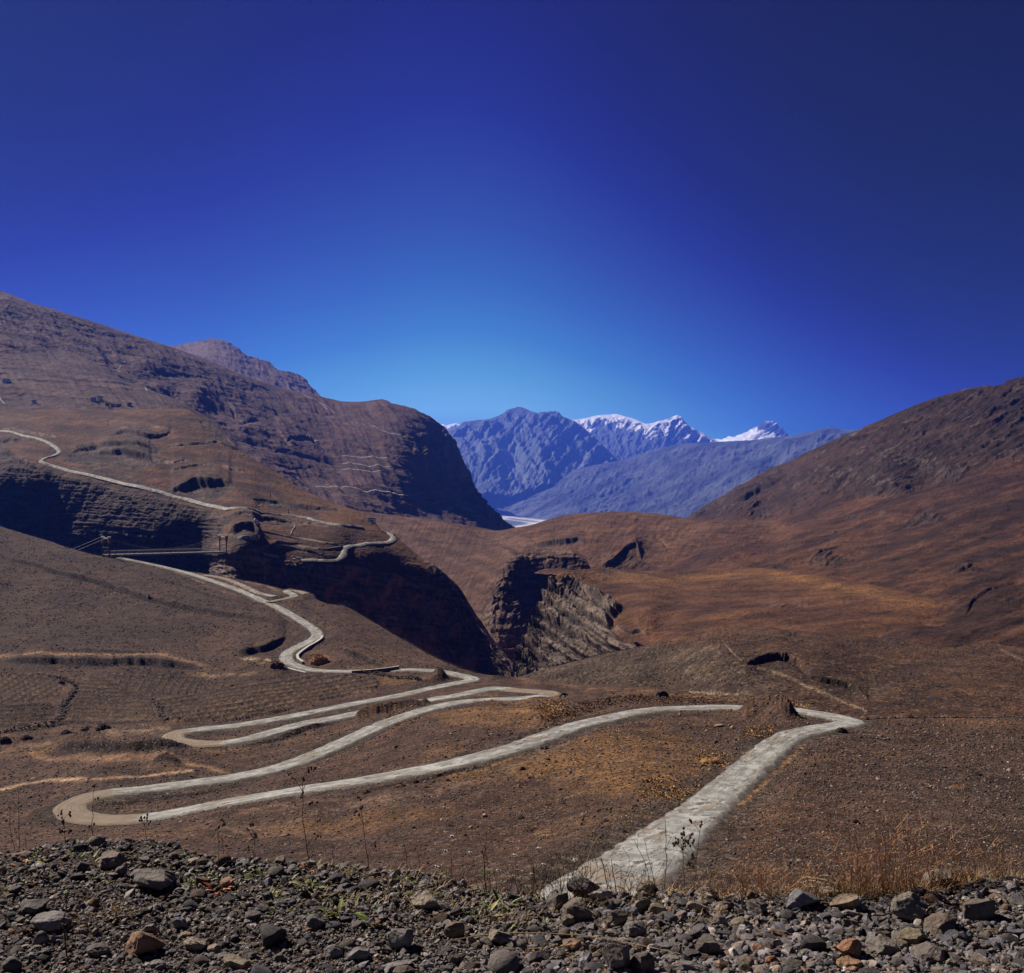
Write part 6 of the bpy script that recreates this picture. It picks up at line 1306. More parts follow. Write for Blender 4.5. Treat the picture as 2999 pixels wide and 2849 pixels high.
def dry_bush(rg_, x, y, label, n, H, spread, mat=None, name='dry_bush', r=.0016, cat='bush', group='dry bushes on the right crest'):
    P = foot(*zp(rg_, x, y)); root = empty(name, P, label, cat, group)
    a = MB(); b = MB()
    for k in range(n):
        an = R5.uniform(0, math.tau); s = spread * R5.uniform(.2, 1)
        e = P + np.array([math.cos(an) * s, math.sin(an) * s * .5, H * R5.uniform(.5, 1.05)])
        o_ = P + np.array([math.cos(an) * s * .4, math.sin(an) * s * .25, 0])
        path = bend(o_, e, (R5.normal(0, .02), 0, .04 * H), 5, .008)
        a.tube(path, r, r * .5, 3)
        for _ in range(4):
            i = R5.integers(1, 5); q = path[i] + np.array([R5.normal(0, .5), R5.normal(0, .3), R5.uniform(.2, 1)]) * H * .22
            b.tube(bend(path[i], q, (0, 0, 0), 3), r * .6, r * .35, 3)
            if R5.random() < .5: b.leaf(q, R5.normal(0, 1, 3), .010, .0025, .2, 3)
    a.build('stems', mat or M_TAN, root); b.build('twigs', mat or M_TAN, root); return root
for x, y, lab, n, H, s in ((1200, 835, 'tallest tan bush in the middle of the right crest', 26, .36, .2), (1060, 830, 'tan bush left of the tallest one', 18, .30, .16), (1330, 830, 'tan bush right of the tallest one', 20, .33, .16), (960, 826, 'sparse tan bush over the dead branches', 12, .24, .12), (1420, 800, 'thin tan bush left of the leaning stone', 12, .3, .13), (620, 850, 'low russet bush left of the dead branches', 14, .17, .16), (480, 848, 'low sprawling bush above the pale chip', 14, .16, .16), (330, 850, 'low dry bush right of the near road', 14, .15, .15), (200, 846, 'wispy low bush beside the near road verge', 10, .15, .13), (1570, 795, 'wispy bush behind the leaning stone', 10, .2, .14), (1680, 788, 'thin brown bush on the right crest', 12, .22, .13), (1850, 765, 'thin bush near the right edge', 14, .22, .15), (760, 846, 'bush just behind the blue-grey boulder', 10, .2, .12)):
    dry_bush('C3', x, y, lab, n, H, s)
for x, y, lab, n, H, s in ((1060, 815, 'grey-brown tangle of twigs in the middle weeds', 16, .17, .14), (1240, 850, 'grey twig tangle at the left of the near road', 18, .2, .14), (1400, 850, 'fine grey twigs standing before the near road', 16, .18, .13), (700, 760, 'dry brown tangle on the crest', 14, .11, .14), (860, 800, 'dense dry tangle among green leaves', 16, .12, .12), (1650, 848, 'fine twigs at the right of the near road', 12, .17, .14), (1780, 848, 'wispy twigs before the right verge', 10, .16, .12)):
    dry_bush('C2', x, y, lab, n, H, s, M_STALK, 'twig_tangle', .0013, 'dry plant', 'twig tangles before the near road')
for rg_, x, y, lab, n, H, s in (('C2', 1260, 1190, 'straw mat of dry stalks among bottom stones', 26, .06, .16), ('C2', 960, 1010, 'straw stalks below the green weed patch', 18, .06, .12), ('C1', 700, 950, 'dead brown grass clump in the left rubble', 16, .06, .08), ('C1', 450, 1020, 'dry stalk litter in the left rubble', 14, .07, .12)):
    dry_bush(rg_, x, y, lab, n, H, s, M_STRAW, 'straw_clump', .0014, 'dry grass', 'straw clumps in the rubble')

# small weeds and dry grass beyond counting
def cover(name, n, spots, L, w, mat, up, blades, lean=1.0):
    mb = MB(); r_ = np.random.default_rng(len(name) * 7 + n)
    for _ in range(n):
        x, y = spots(r_); P_ = foot(x, y)
        for _ in range(blades):
            an = r_.uniform(0, math.tau)
            mb.leaf(P_ + np.array([math.cos(an), math.sin(an), 0]) * .012 * r_.random(), (math.cos(an) * lean, math.sin(an) * lean, r_.uniform(*up)), L * r_.uniform(.4, 1.1), w * r_.uniform(.6, 1.2), r_.uniform(.1, .6), 4)
    o = mb.build(name, mat, None, True); o['kind'] = 'stuff'
def crest_spot(x0, x1, a, b):
    return lambda r_: (lambda x: (x, np.interp(x, crx, cry) + r_.uniform(a, b)))(r_.uniform(x0, x1))
cover('green_undergrowth', 260, crest_spot(0, 600, 0, 55), .07, .0045, M_GREEN, (0, 1.2), 4)
cover('yellow_undergrowth', 130, crest_spot(0, 620, 0, 60), .05, .004, M_YEL, (0, 1.0), 3)
cover('russet_undergrowth', 60, crest_spot(0, 620, 0, 60), .035, .0045, M_ORANGE, (-.1, .8), 2)
cover('dry_grass', 420, crest_spot(300, 760, -2, 40), .09, .0013, M_STRAW, (.2, 2.2), 4)
cover('tan_grass', 420, lambda r_: (lambda x: (x, np.interp(x, crx, cry) - 2 + r_.uniform(0, 4)))(np.clip(r_.normal(885, 75), 690, 1050)), .20, .0009, plain('russet_grass', (0.20, 0.125, 0.065)), (.7, 3.0), 4, 1.0)
cover('crest_straw', 260, crest_spot(560, 1040, -2, 4), .11, .0014, M_STRAW, (.4, 2.5), 4)

# bleached dead branches and a long runner
P = foot(*zp('C3', 830, 820)); root = empty('dead_branch', P, 'heap of bleached curved dead branches on the right crest', 'branch')
mb = MB()
for (x0, y0, x1, y1, sg) in ((930, 800, 690, 740, .02), (910, 790, 700, 760, .015), (780, 810, 660, 760, .004), (920, 795, 790, 725, .02), (935, 800, 845, 745, -.01), (930, 790, 915, 755, -.006), (900, 800, 760, 770, .012), (860, 805, 800, 770, .01), (925, 805, 820, 775, .01), (795, 812, 745, 790, .004)):
    a = W(*zp('C3', x0, y0), P[1] + .03); b = W(*zp('C3', x1, y1), P[1] + R5.uniform(-.03, .1))
    mb.tube(bend(a, b, (0, 0, sg), 8, .003), .006, .0035, 6)
mb.build('limbs', M_BONE, root, True)
mb = MB(); a = W(*zp('C3', 890, 790), P[1] + .06); mb.tube(bend(a, W(*zp('C3', 815, 665), P[1] + .08), (.01, 0, 0), 6, .004), .004, .0015, 5); mb.build('dark_twig', M_STALK, root, True)
path = []
for x, y in ((640, 1120), (760, 1095), (900, 1082), (1080, 1076), (1250, 1080), (1400, 1090), (1560, 1108), (1720, 1138), (1850, 1170), (1960, 1195)):
    q = foot(*zp('C2', x, y + 14)); q[2] += .035; path.append(q)
tag(MB().tube(np.array(path), .0022, .0014, 5).build('runner_stalk', M_STRAW, None, True, path[0]), 'long thin straw stalk lying across the bottom stones', 'dry plant')

# ================================================================== things on the slopes
def shrub(Lr, px, py, wpx, hpx, label, cols, name='shrub', group='dark cushions dotted over the near slope', cat='shrub'):
    p = Lr.sample(px, py + hpx * .35); s = wpx / F * p[1]; h = hpx / F * p[1]
    v, f = ICO[3]
    h *= .75
    V = v * .8 * (1 + .22 * gn(v[:, 0] * 2.2 + px, v[:, 1] * 2.2 + py, 3) + .12 * gn(v[:, 0] * 6 + px, v[:, 2] * 6 + v[:, 1] * 5, 4))[:, None] * np.array([s * .48, s * .4, h * .75])
    mb = MB(); mb.add(V + np.array([0, 0, h * .1]), f)
    for _ in range(200):
        q = R5.normal(size=3); q[2] = abs(q[2]); q /= np.linalg.norm(q)
        b = q * np.array([s * .46, s * .38, h * .72]) + np.array([0, 0, h * .1])
        mb.leaf(b * .7, q + np.array([0, 0, .4]), h * R5.uniform(.3, .6), h * .06, .2, 3)
    o = mb.build(name, cols, None, False); o.location = p
    return tag(o, label, cat, group)
M_SHD = plain('dark_cushion', (0.05, 0.032, 0.024), .9, .1, .5, 6); M_SHO = plain('ochre_cushion', (0.32, 0.19, 0.08), .9, .1, .5, 6); M_SHB = plain('brown_cushion', (0.12, 0.066, 0.038), .9, .1, .5, 6)
for rg_, x, y, w, h, lab, mm in (
    ('B2', 1050, 1088, 38, 26, 'lone round dark cushion below the wheel-track verge', M_SHD), ('B2', 318, 957, 30, 20, 'dark cushion on the left of the inner slope', M_SHD), ('B2', 1190, 952, 34, 28, 'dark cushion against the lower edge of the middle road', M_SHD), ('B2', 1160, 946, 30, 18, 'brown cushion joined to a darker one by the middle road', M_SHB), ('B2', 930, 1012, 26, 14, 'small dark cushion on the road edge', M_SHD), ('B2', 985, 886, 30, 16, 'dark cushion above the middle road', M_SHD), ('B2', 850, 850, 24, 12, 'small brown cushion high on the inner slope', M_SHB), ('B2', 430, 1160, 52, 30, 'big brown cushion on the lower road bank', M_SHB), ('B2', 345, 1190, 80, 30, 'long brown cushion row on the lower road bank', M_SHB), ('B2', 490, 1195, 36, 18, 'brown cushion right of the lower bank row', M_SHB), ('B2', 615, 1155, 44, 20, 'rust-brown cushion under the straw tuft', M_SHB), ('B2', 565, 1122, 50, 26, 'pale straw tuft on the lower road edge', M_SHO), ('B2', 150, 1228, 60, 24, 'dark cushion row at the left end of the bank', M_SHD), ('B2', 1270, 1197, 36, 16, 'dark cushion in the middle of the pebbly slope', M_SHD), ('B2', 1195, 1045, 36, 16, 'dark brown cushion near the yellow patch', M_SHB), ('B2', 1040, 1345, 64, 22, 'low dark brown cushion above the shaded hollow', M_SHD), ('B2', 630, 1408, 66, 20, 'low flat dark cushion in front of the slope', M_SHD), ('B2', 1735, 1128, 40, 16, 'dark cushion on the right of the pebbly slope', M_SHB), ('B2', 1700, 1290, 44, 18, 'dark cushion below the ochre patch', M_SHD), ('B2', 1530, 1385, 60, 26, 'dark cushion beside the near road verge', M_SHD), ('B2', 1640, 1460, 50, 30, 'dark cushion at the foot of the near road verge', M_SHD), ('B2', 1905, 1312, 60, 26, 'brown cushion touching the near road', M_SHB), ('B2', 1888, 1008, 24, 12, 'tiny dark cushion high on the pebbly slope', M_SHD),
    ('B3', 1705, 914, 74, 24, 'flat dark cushion high on the right slope', M_SHD), ('B3', 1600, 985, 150, 30, 'long red-brown mat of cushions on the right slope', M_SHB), ('B3', 1475, 938, 60, 16, 'thin red-brown mat left of the flat dark cushion', M_SHB), ('B3', 1005, 1200, 44, 36, 'dark cushion in the middle of the right slope', M_SHD), ('B3', 405, 1232, 36, 24, 'dark cushion at the right verge of the near road', M_SHD), ('B3', 1550, 1278, 60, 30, 'dark cushion low on the right slope', M_SHD), ('B3', 1320, 548, 44, 22, 'dark cushion under the far spur slope', M_SHD), ('B3', 590, 535, 100, 60, 'ochre bush on the mound by the right bend', M_SHO), ('B3', 160, 872, 150, 54, 'golden tuft patch left of the near road', M_SHO), ('B3', 45, 640, 40, 16, 'brown cushion left of the road mound', M_SHB), ('B3', 420, 600, 34, 10, 'low dark cushion under the road mound', M_SHD), ('B3', 920, 655, 80, 44, 'dark earth knob at the right bend', M_SHD), ('B3', 1070, 598, 24, 18, 'dark bush at the end of the right bend', M_SHD),
    ('B1', 1850, 850, 130, 70, 'ochre and brown bush under the curved parapet', M_SHO), ('B1', 1600, 905, 110, 44, 'brown bush by the road culvert', M_SHB), ('B1', 30, 1345, 80, 40, 'dark bush at the far left below the fields', M_SHD), ('B1', 150, 1325, 90, 34, 'dark bush right of the far left one', M_SHD), ('B1', 600, 1283, 110, 44, 'dark bush on the track below the fields', M_SHD), ('B1', 500, 1278, 80, 34, 'dark bush left of the pale track', M_SHD), ('B1', 385, 1290, 80, 34, 'dark bush under the field wall', M_SHD), ('B1', 355, 985, 60, 30, 'dark bush at the bend of the field wall', M_SHD), ('B1', 1390, 990, 160, 16, 'dark hedge-like row at the field edge', M_SHD)):
    shrub(NV, *zp(rg_, x, y), w * Q, h * Q, lab, mm)
def slope_rock(Lr, rg_, x, y, w, h, label, colr, group=None):
    px, py = zp(rg_, x, y); p = Lr.sample(px, py + h * Q * .4); s = w * Q / F * p[1]; hh = h * Q / F * p[1]
    V, f = stones(1, 3, np.random.default_rng(int(x + y)), cuts=11, lo=.5, hi=.85, flat=(1, 1), yaw=.2, tilt=.1)
    V = V[0]; V = V / (V.max(0) - V.min(0)) * np.array([s, s * .8, hh * 1.2])
    o = mesh_np('boulder', V, f, m_rock, smooth=False); o.location = p + np.array([0, 0, hh * .35]); o.color = (*colr, 1)
    return tag(o, label, 'boulder', group)
for rg_, x, y, w, h, lab, c in (('B2', 828, 1342, 36, 22, 'pale squarish boulder alone on the pebbly slope', (0.26, 0.21, 0.18)), ('B2', 748, 1425, 26, 16, 'pale flat boulder left of the shaded hollow', (0.24, 0.19, 0.165)), ('B2', 1338, 1238, 26, 14, 'pale boulder on the right half of the slope', (0.24, 0.2, 0.15)), ('B2', 1408, 945, 26, 14, 'pale boulder above the yellow patch', (0.25, 0.2, 0.15)), ('B3', 293, 650, 34, 20, 'tan boulder on the slope above the near road', (0.24, 0.18, 0.13)), ('B3', 190, 725, 34, 22, 'tan boulder above the golden tufts', (0.2, 0.16, 0.12)), ('B3', 210, 636, 60, 16, 'tan ledge left of the tan boulder', (0.2, 0.14, 0.10)), ('C1', 368, 464, 26, 12, 'pale stone at the hairpin outer edge', (0.27, 0.24, 0.22)), ('C1', 195, 165, 34, 10, 'pale slab between the lower tracks', (0.2, 0.15, 0.12)), ('B1', 885, 808, 18, 10, 'pale boulder on the terrace edge', (0.25, 0.21, 0.18)), ('B1', 525, 1292, 18, 10, 'whitish boulder between dark bushes', (0.3, 0.27, 0.25)), ('B1', 860, 505, 14, 22, 'upright pale stone in the canal bank', (0.22, 0.2, 0.19)), ('C1', 1640, 470, 50, 10, 'tan ledge on the slope under the lower road', (0.2, 0.15, 0.12))):
    slope_rock(NV, rg_, x, y, w, h, lab, c)

# straw and dark brush in the hollow
p = NV.sample(*zp('B2', 1150, 1432)); root = empty('brush_heap', p, 'dark hollow on the slope overhung by pale straw stalks', 'brush heap')
mb = MB(); md = MB()
for k in range(40):
    a = p + np.array([R5.normal(0, 1.0), R5.uniform(.2, .8), R5.uniform(-.1, .4)]); b = a + np.array([R5.normal(.6, .5), -.3, R5.uniform(-.1, .5)])
    mb.tube(bend(a, b, (0, 0, .15), 5), .02, .012, 3)
for k in range(60):
    a = p + np.array([R5.normal(0, 1.1), R5.uniform(0, .9), -.1]); md.leaf(a, (R5.normal(), R5.normal() * .4, .7), .5, .09, .3, 3)
mb.build('straw_stalks', M_STRAW, root); md.build('dark_leaves', M_SHD, root)

# ---- animals
def skin_mesh(verts, edges, radii, sub=2):
    me = bpy.data.meshes.new('skin'); me.from_pydata([tuple(v) for v in verts], edges, [])
    ob = bpy.data.objects.new('skin', me); COL.objects.link(ob)
    m = ob.modifiers.new('s', 'SKIN'); ob.modifiers.new('d', 'SUBSURF').levels = sub
    for i, r in enumerate(radii):
        me.skin_vertices[0].data[i].radius = (r, r) if not isinstance(r, tuple) else r
    me.skin_vertices[0].data[0].use_root = True
    dg = bpy.context.evaluated_depsgraph_get(); out = bpy.data.meshes.new_from_object(ob.evaluated_get(dg))
    bpy.data.objects.remove(ob); return out
M_HIDE = plain('black_hide', (0.012, 0.009, 0.009), .7, .2, .4, 3); M_HORN = plain('horn', (0.16, 0.14, 0.12)); 
def beast(px, py, label, yaw, L, shag, cat='cow', low=True):
    # nose towards -x before turning; withers at 1.25 L/2
    s = L / 2.0
    hz = .55 if low else 1.25
    v = [(.85, 0, 1.02), (.35, 0, 1.05), (-.2, 0, 1.06), (-.62, 0, 1.12), (-.95, 0, .95 if low else 1.3), (-1.12, 0, hz + .12), (-1.28, 0, hz - .12),
         (.95, 0, .75), (1.0, 0, .35),
         (-.55, .2, .62), (-.58, .2, .32), (-.56, .2, .03), (-.50, -.2, .62), (-.44, -.2, .32), (-.46, -.2, .03),
         (.70, .2, .66), (.80, .2, .38), (.74, .2, .03), (.62, -.2, .66), (.70, -.2, .38), (.60, -.2, .03)]
    e = [(0, 1), (1, 2), (2, 3), (3, 4), (4, 5), (5, 6), (0, 7), (7, 8), (3, 9), (9, 10), (10, 11), (3, 12), (12, 13), (13, 14), (0, 15), (15, 16), (16, 17), (0, 18), (18, 19), (19, 20)]
    b = .40 if shag else .33
    r = [.30, b, b + .02, .34, .2, .15, .085, .05, .06 if not shag else .1, .15, .085, .07, .15, .085, .07, .18, .09, .07, .18, .09, .07]
    me = skin_mesh(np.array(v) * s, e, [q * s for q in r]); me.materials.clear(); me.materials.append(M_HIDE)
    P = NV.sample(px, py)
    root = empty('grazing_animal', P, label, cat); root.rotation_euler = (0, 0, yaw)
    def child(name, me_or_mb, mat=None):
        if isinstance(me_or_mb, MB):
            me_or_mb.v = [q + np.array(P) for q in me_or_mb.v]; return me_or_mb.build(name, mat, root, True)
        o = bpy.data.objects.new(name, me_or_mb); COL.objects.link(o); o.parent = root
        for pl in me_or_mb.polygons: pl.use_smooth = True
        return o
    child('body', me)
    h = np.array([-1.02, 0, hz + .3]) * s
    for sd in (1, -1):
        child('horn', MB().tube(np.array([h + np.array([0, .1 * sd, 0]) * s, h + np.array([-.02, .24 * sd, .08]) * s, h + np.array([-.05, .26 * sd, .24]) * s]), .035 * s, .012 * s, 5), M_HORN)
        child('ear', MB().leaf(h + np.array([.03, .11 * sd, -.05]) * s, (.1, sd, -.1), .2 * s, .05 * s, .2, 4), M_HIDE)
    if shag:
        sk = MB()
        for k in range(120):
            t = R5.uniform(-.75, .9); sd = R5.choice([-1, 1])
            sk.leaf(np.array([t, .33 * sd, .85]) * s, (R5.normal(0, .1), .25 * sd, -1), .5 * s, .05 * s, .0, 3)
        child('hair_skirt', sk, M_HIDE)
    return root
beast(563, 697, 'small black cow with its head down beside the hairpin bend', math.radians(200), 1.7, False)
beast(663, 699.5, 'shaggy black yak grazing on the verge above the middle road', math.radians(4), 2.1, True, 'yak')

# ---- field walls and road walls
def stone_wall(pts, hgt, wid, label, seed, Lr=None):
    Lr = Lr or NV; s = spline([(a, b, 0, 0) for a, b in pts], .35); P = Lr.sample(s[:, 0], s[:, 1])
    ln = np.concatenate([[0], np.cumsum(np.linalg.norm(np.diff(P, axis=0), axis=1))])
    r_ = np.random.default_rng(seed); n = int(ln[-1] * 7); q = r_.uniform(0, ln[-1], n)
    C = np.stack([np.interp(q, ln, P[:, i]) for i in range(3)], -1) + np.stack([r_.normal(0, wid, n), r_.normal(0, wid, n), r_.random(n) * hgt], -1)
    V, f = stones(n, 1, r_, cuts=5, flat=(.5, .8), rough=0)
    V = V * (r_.uniform(.28, .6, n))[:, None, None] + C[:, None]
    Vm, Fm = merged(V, f)
    base = P[len(P) // 2]
    o = mesh_np('dry_stone_wall', Vm - base, Fm, m_rock, None, False); o.location = base; o.color = (0.085, 0.066, 0.058, 1)
    return tag(o, label, 'wall', 'rough stone field walls')
stone_wall(pt('B1', (285, 958), (360, 970), (410, 990), (435, 1020), (428, 1055), (395, 1090), (370, 1130), (365, 1170)), .8, .35, 'curving rough stone wall between the left fields', 1)
stone_wall(pt('B1', (365, 1175), (340, 1215), (290, 1238), (200, 1245), (120, 1262), (0, 1280), (-60, 1285)), .8, .4, 'rough stone wall along the bottom of the left field', 2)
stone_wall(pt('B1', (880, 1090), (905, 1120), (930, 1150), (930, 1180), (965, 1215)), .6, .3, 'short rough stone wall between the middle and right fields', 3)
stone_wall(pt('B2', (95, 528), (200, 545), (300, 565), (400, 580), (460, 590)), .8, .3, 'dark stone wall running under the road to the mound', 4)
M_CONC = plain('pale_concrete', (0.40, 0.38, 0.34), .85, .2, .2, 1.5, .02); M_MASON = plain('dark_masonry', (0.13, 0.115, 0.105), .9, .15, .35, 2.5, .05)
def parapet(pts3, h, drop, th, label):
    p = np.array([W(*q) for q in pts3]); root = empty('retaining_wall', p[0], label, 'wall')
    t = np.gradient(p, axis=0); t[:, 2] = 0; t /= np.linalg.norm(t, axis=1, keepdims=True); s = np.stack([t[:, 1], -t[:, 0], t[:, 2]], -1) * th / 2
    def strip(z0, z1, k):
        ring = [p + s * k + [0, 0, z0], p - s * k + [0, 0, z0], p - s * k + [0, 0, z1], p + s * k + [0, 0, z1]]
        V = np.concatenate(ring); n = len(p); f = []
        for a in range(4):
            b = (a + 1) % 4
            for i in range(n - 1): f.append((a * n + i, a * n + i + 1, b * n + i + 1, b * n + i))
        f += [(0, n, 2 * n, 3 * n), (n - 1, 4 * n - 1, 3 * n - 1, 2 * n - 1)]
        return MB().add(V, f)
    strip(-drop, h - .12, 1.0).build('masonry', M_MASON, root); strip(h - .12, h, 1.25).build('coping', M_CONC, root)
parapet([(322.5, 637.5, 331), (321, 640.5, 325), (316, 644, 319), (308, 648.5, 310), (301, 653.5, 303), (297.2, 657, 298), (298, 660.5, 294), (303, 664, 288.5)], .75, 2.6, .6, 'curved concrete parapet on the outer side of the S-bend')
parapet([(281, 664.5, 289.5), (287, 667.5, 284), (295, 670, 279), (306, 672.6, 275)], .1, 1.5, .5, 'low culvert wall with a dark face at the inner bend')
parapet([(352, 672.2, 270.5), (370, 671.2, 270), (385, 669.6, 270.5), (399, 667.5, 273)], .45, .8, .4, 'low pale parapet beside the straight below the gorge')

# ================================================================== suspension bridge
M_WHITE = plain('whitewash', (0.8, 0.78, 0.75), .9, .1, .12, .6); M_MUD = plain('mud_wall', (0.34, 0.28, 0.24), .95, .1, .25, .6); M_DARK = plain('dark_opening', (0.012, 0.011, 0.012), .5, .4, .1); M_ROOF = plain('mud_roof', (0.30, 0.25, 0.21), .95, .1, .3, .8); M_BLUE = plain('blue_grey_wall', (0.5, 0.54, 0.62), .9, .1, .12, .6)
M_STEEL = plain('galvanised_steel', (0.34, 0.33, 0.32), .55, .4, .15, 1.0); M_RUSTST = plain('ochre_painted_steel', (0.22, 0.125, 0.045), .7, .3, .35, 1.5); M_DKSTEEL = plain('dark_steel', (0.035, 0.026, 0.02), .7, .3, .3, 1.5); M_DECK = plain('worn_decking', (0.22, 0.2, 0.18), .9, .2, .3, 1.0); M_CAB = plain('steel_cable', (0.16, 0.145, 0.14), .6, .4, .1, 1.0)
A = W(106, 554.8, 474); B = W(223, 551.6, 521)
ax = B - A; span = np.linalg.norm(ax[:2]); dirv = ax / np.linalg.norm(ax); dirv[2] = 0; dirv /= np.linalg.norm(dirv); side = np.array([dirv[1], -dirv[0], 0.0]); HW = 2.6
bridge = empty('suspension_bridge', A, 'steel suspension bridge with ochre towers spanning the gorge', 'bridge')
def bp(t, s, z): return A + ax * t + side * s + np.array([0, 0, z])
TW = 7.8
for t, nm in ((0.0, 'near'), (1.0, 'far')):
    tw = bpy.data.objects.new('tower', None); COL.objects.link(tw); tw.parent = bridge; tw.location = bp(t, 0, 0) - A
    def tb(mb, name, mat):
        o = mb.build(name, mat, None, False); 
        for v in o.data.vertices: v.co -= Vector(A + np.array(tw.location))
        o.parent = tw; return o
    for s in (-HW - .4, HW + .4):
        tb(MB().box(bp(t, s, TW / 2 - 1.5), (.45, .45, TW + 2.4), (dirv, side, np.array([0, 0, 1]))), 'column', M_DKSTEEL)
        tb(MB().box(bp(t, s, TW - 1.15), (1.1, 1.1, 2.3), (dirv, side, np.array([0, 0, 1]))), 'column_head', M_RUSTST)
        tb(MB().box(bp(t, s, TW + .35), (1.3, 1.1, .7), (dirv, side, np.array([0, 0, 1]))), 'saddle', M_WHITE)
    tb(MB().box(bp(t, 0, TW - .2), (.8, HW * 2 + .2, .5), (dirv, side, np.array([0, 0, 1]))), 'top_beam', M_WHITE)
    tb(MB().box(bp(t, 0, TW - 1.5), (.35, HW * 2 - .2, .35), (dirv, side, np.array([0, 0, 1]))), 'cross_brace', M_RUSTST)
    tb(MB().box(bp(t, 0, 3.4), (.45, HW * 2 - .2, .5), (dirv, side, np.array([0, 0, 1]))), 'portal_beam', M_STEEL)
mb = MB(); mb.box(bp(.5, 0, 0), (span * 1.02, HW * 2, .3), (ax / np.linalg.norm(ax), side, np.cross(ax / np.linalg.norm(ax), side) * -1)); mb.build('deck', M_DECK, bridge)
mb = MB()
for k in range(27): mb.box(bp(.005 + .99 * k / 26, 0, -.42), (.32, HW * 2 + 1.3, .45), (dirv, side, np.array([0, 0, 1])))
mb.build('transoms', M_STEEL, bridge)
for s in (-HW - .1, HW + .1):
    mb = MB()
    for z in (.1, 1.75): mb.tube(np.array([bp(0.01, s, z), bp(.99, s, z)]), .13, .13, 6)
    nb = 26
    for k in range(nb + 1): mb.tube(np.array([bp(.01 + .98 * k / nb, s, .1), bp(.01 + .98 * k / nb, s, 1.75)]), .07, .07, 4)
    for k in range(nb):
        a, b = .01 + .98 * k / nb, .01 + .98 * (k + 1) / nb
        mb.tube(np.array([bp(a, s, .1 if k % 2 else 1.75), bp(b, s, 1.75 if k % 2 else .1)]), .05, .05, 4)
    mb.build('side_truss', M_STEEL, bridge)
for s in (-HW - .4, HW + .4):
    t = np.linspace(0, 1, 33); zc = 2.1 + (TW + .6 - 2.1) * (2 * t - 1) ** 2
    mb = MB(); mb.tube(np.array([bp(a, s, z) for a, z in zip(t, zc)]), .07, .07, 6)
    mb.tube(np.array([bp(0, s, TW + .6), bp(-.32, s, .6)]), .09, .09, 6); mb.tube(np.array([bp(1, s, TW + .6), bp(1.2, s, 3.5)]), .07, .07, 6)
    mb.build('main_cable', M_CAB, bridge)
    mb = MB()
    for a, z in list(zip(t, zc))[1:-1]: mb.tube(np.array([bp(a, s, 1.7), bp(a, s, z)]), .02, .02, 3)
    mb.build('hangers', M_CAB, bridge)

# ================================================================== far things
def house(Lr, px, py, w, d, h, label, wm, group='village houses on the left slope', yaw=0.2, win=(3, 1)):
    w, d, h = w * .72, d * .72, h * .72
    P = Lr.sample(px, py); root = empty('village_house', P, label, 'house', group); root.rotation_euler = (0, 0, yaw)
    def b(name, items, mat):
        mb = MB()
        for c, s in items: mb.box(np.array(c) + np.array(P), s)
        return mb.build(name, mat, root)
    b('wall', [((0, d / 2, h / 2 - 1.0), (w, d, h + 2))], wm)
    b('roof', [((0, d / 2, h + .2), (w + .5, d + .5, .4)), ((0, .0, h + .55), (w + .5, .4, .35)), ((-w / 2, d / 2, h + .55), (.4, d, .35)), ((w / 2, d / 2, h + .55), (.4, d, .35))], M_ROOF)
    for i in range(win[0]):
        for j in range(win[1]):
            x = (i + .5) / win[0] * w - w / 2; z = h * (j + .6) / (win[1] + .15)
            b('window', [((x, -.03, z), (w / win[0] * .3, .1, h / win[1] * .3))], M_DARK)
for Lr, px, py, w, d, h, lab, wm, yaw, win in (
    (VS, 6.2, 385.5, 11, 8, 6, 'white house standing alone at the far left edge', M_WHITE, .3, (2, 1)), (VS, 93, 403.5, 7, 6, 6, 'tall blue-grey village house with two window rows', M_BLUE, .1, (3, 2)), (VS, 98.5, 403, 6, 6, 7, 'narrow whitewashed village house beside the blue-grey one', M_WHITE, .1, (2, 2)), (VS, 101, 401.5, 4, 5, 4, 'small whitewashed annexe behind the narrow house', M_WHITE, .15, (1, 1)), (VS, 107, 408, 5, 5, 4, 'pale mud house at the left of the lower row', plain('tan_wall', (0.36, 0.3, 0.25), .9, .1, .2, .6), 0, (1, 1)), (VS, 112.5, 407.8, 5, 5, 4, 'brown mud house in the middle of the lower row', M_MUD, .1, (2, 1)), (VS, 118, 408.6, 6, 5, 4, 'low mud house right of the middle one', M_MUD, 0, (2, 1)), (VS, 129, 408, 5, 5, 5, 'pale mud house at the right end of the lower row', M_MUD, .1, (2, 1)), (VS, 34, 406, 5, 5, 4, 'pale hut on the terraces left of the village', M_WHITE, .2, (1, 1)), (LS, 101.5, 359.5, 9, 7, 7, 'small white house high on the saddle', M_WHITE, .2, (1, 1)), (LS, 292.5, 480.3, 10, 8, 7, 'white hut at the foot of the broad slope', M_WHITE, .2, (1, 1)), (BH, 371.5, 522.5, 7, 5, 3, 'pale flat-roofed hut on the crest above the road bend', M_WHITE, .1, (1, 1))):
    house(Lr, px, py, w, d, h, lab, wm, yaw=yaw, win=win)

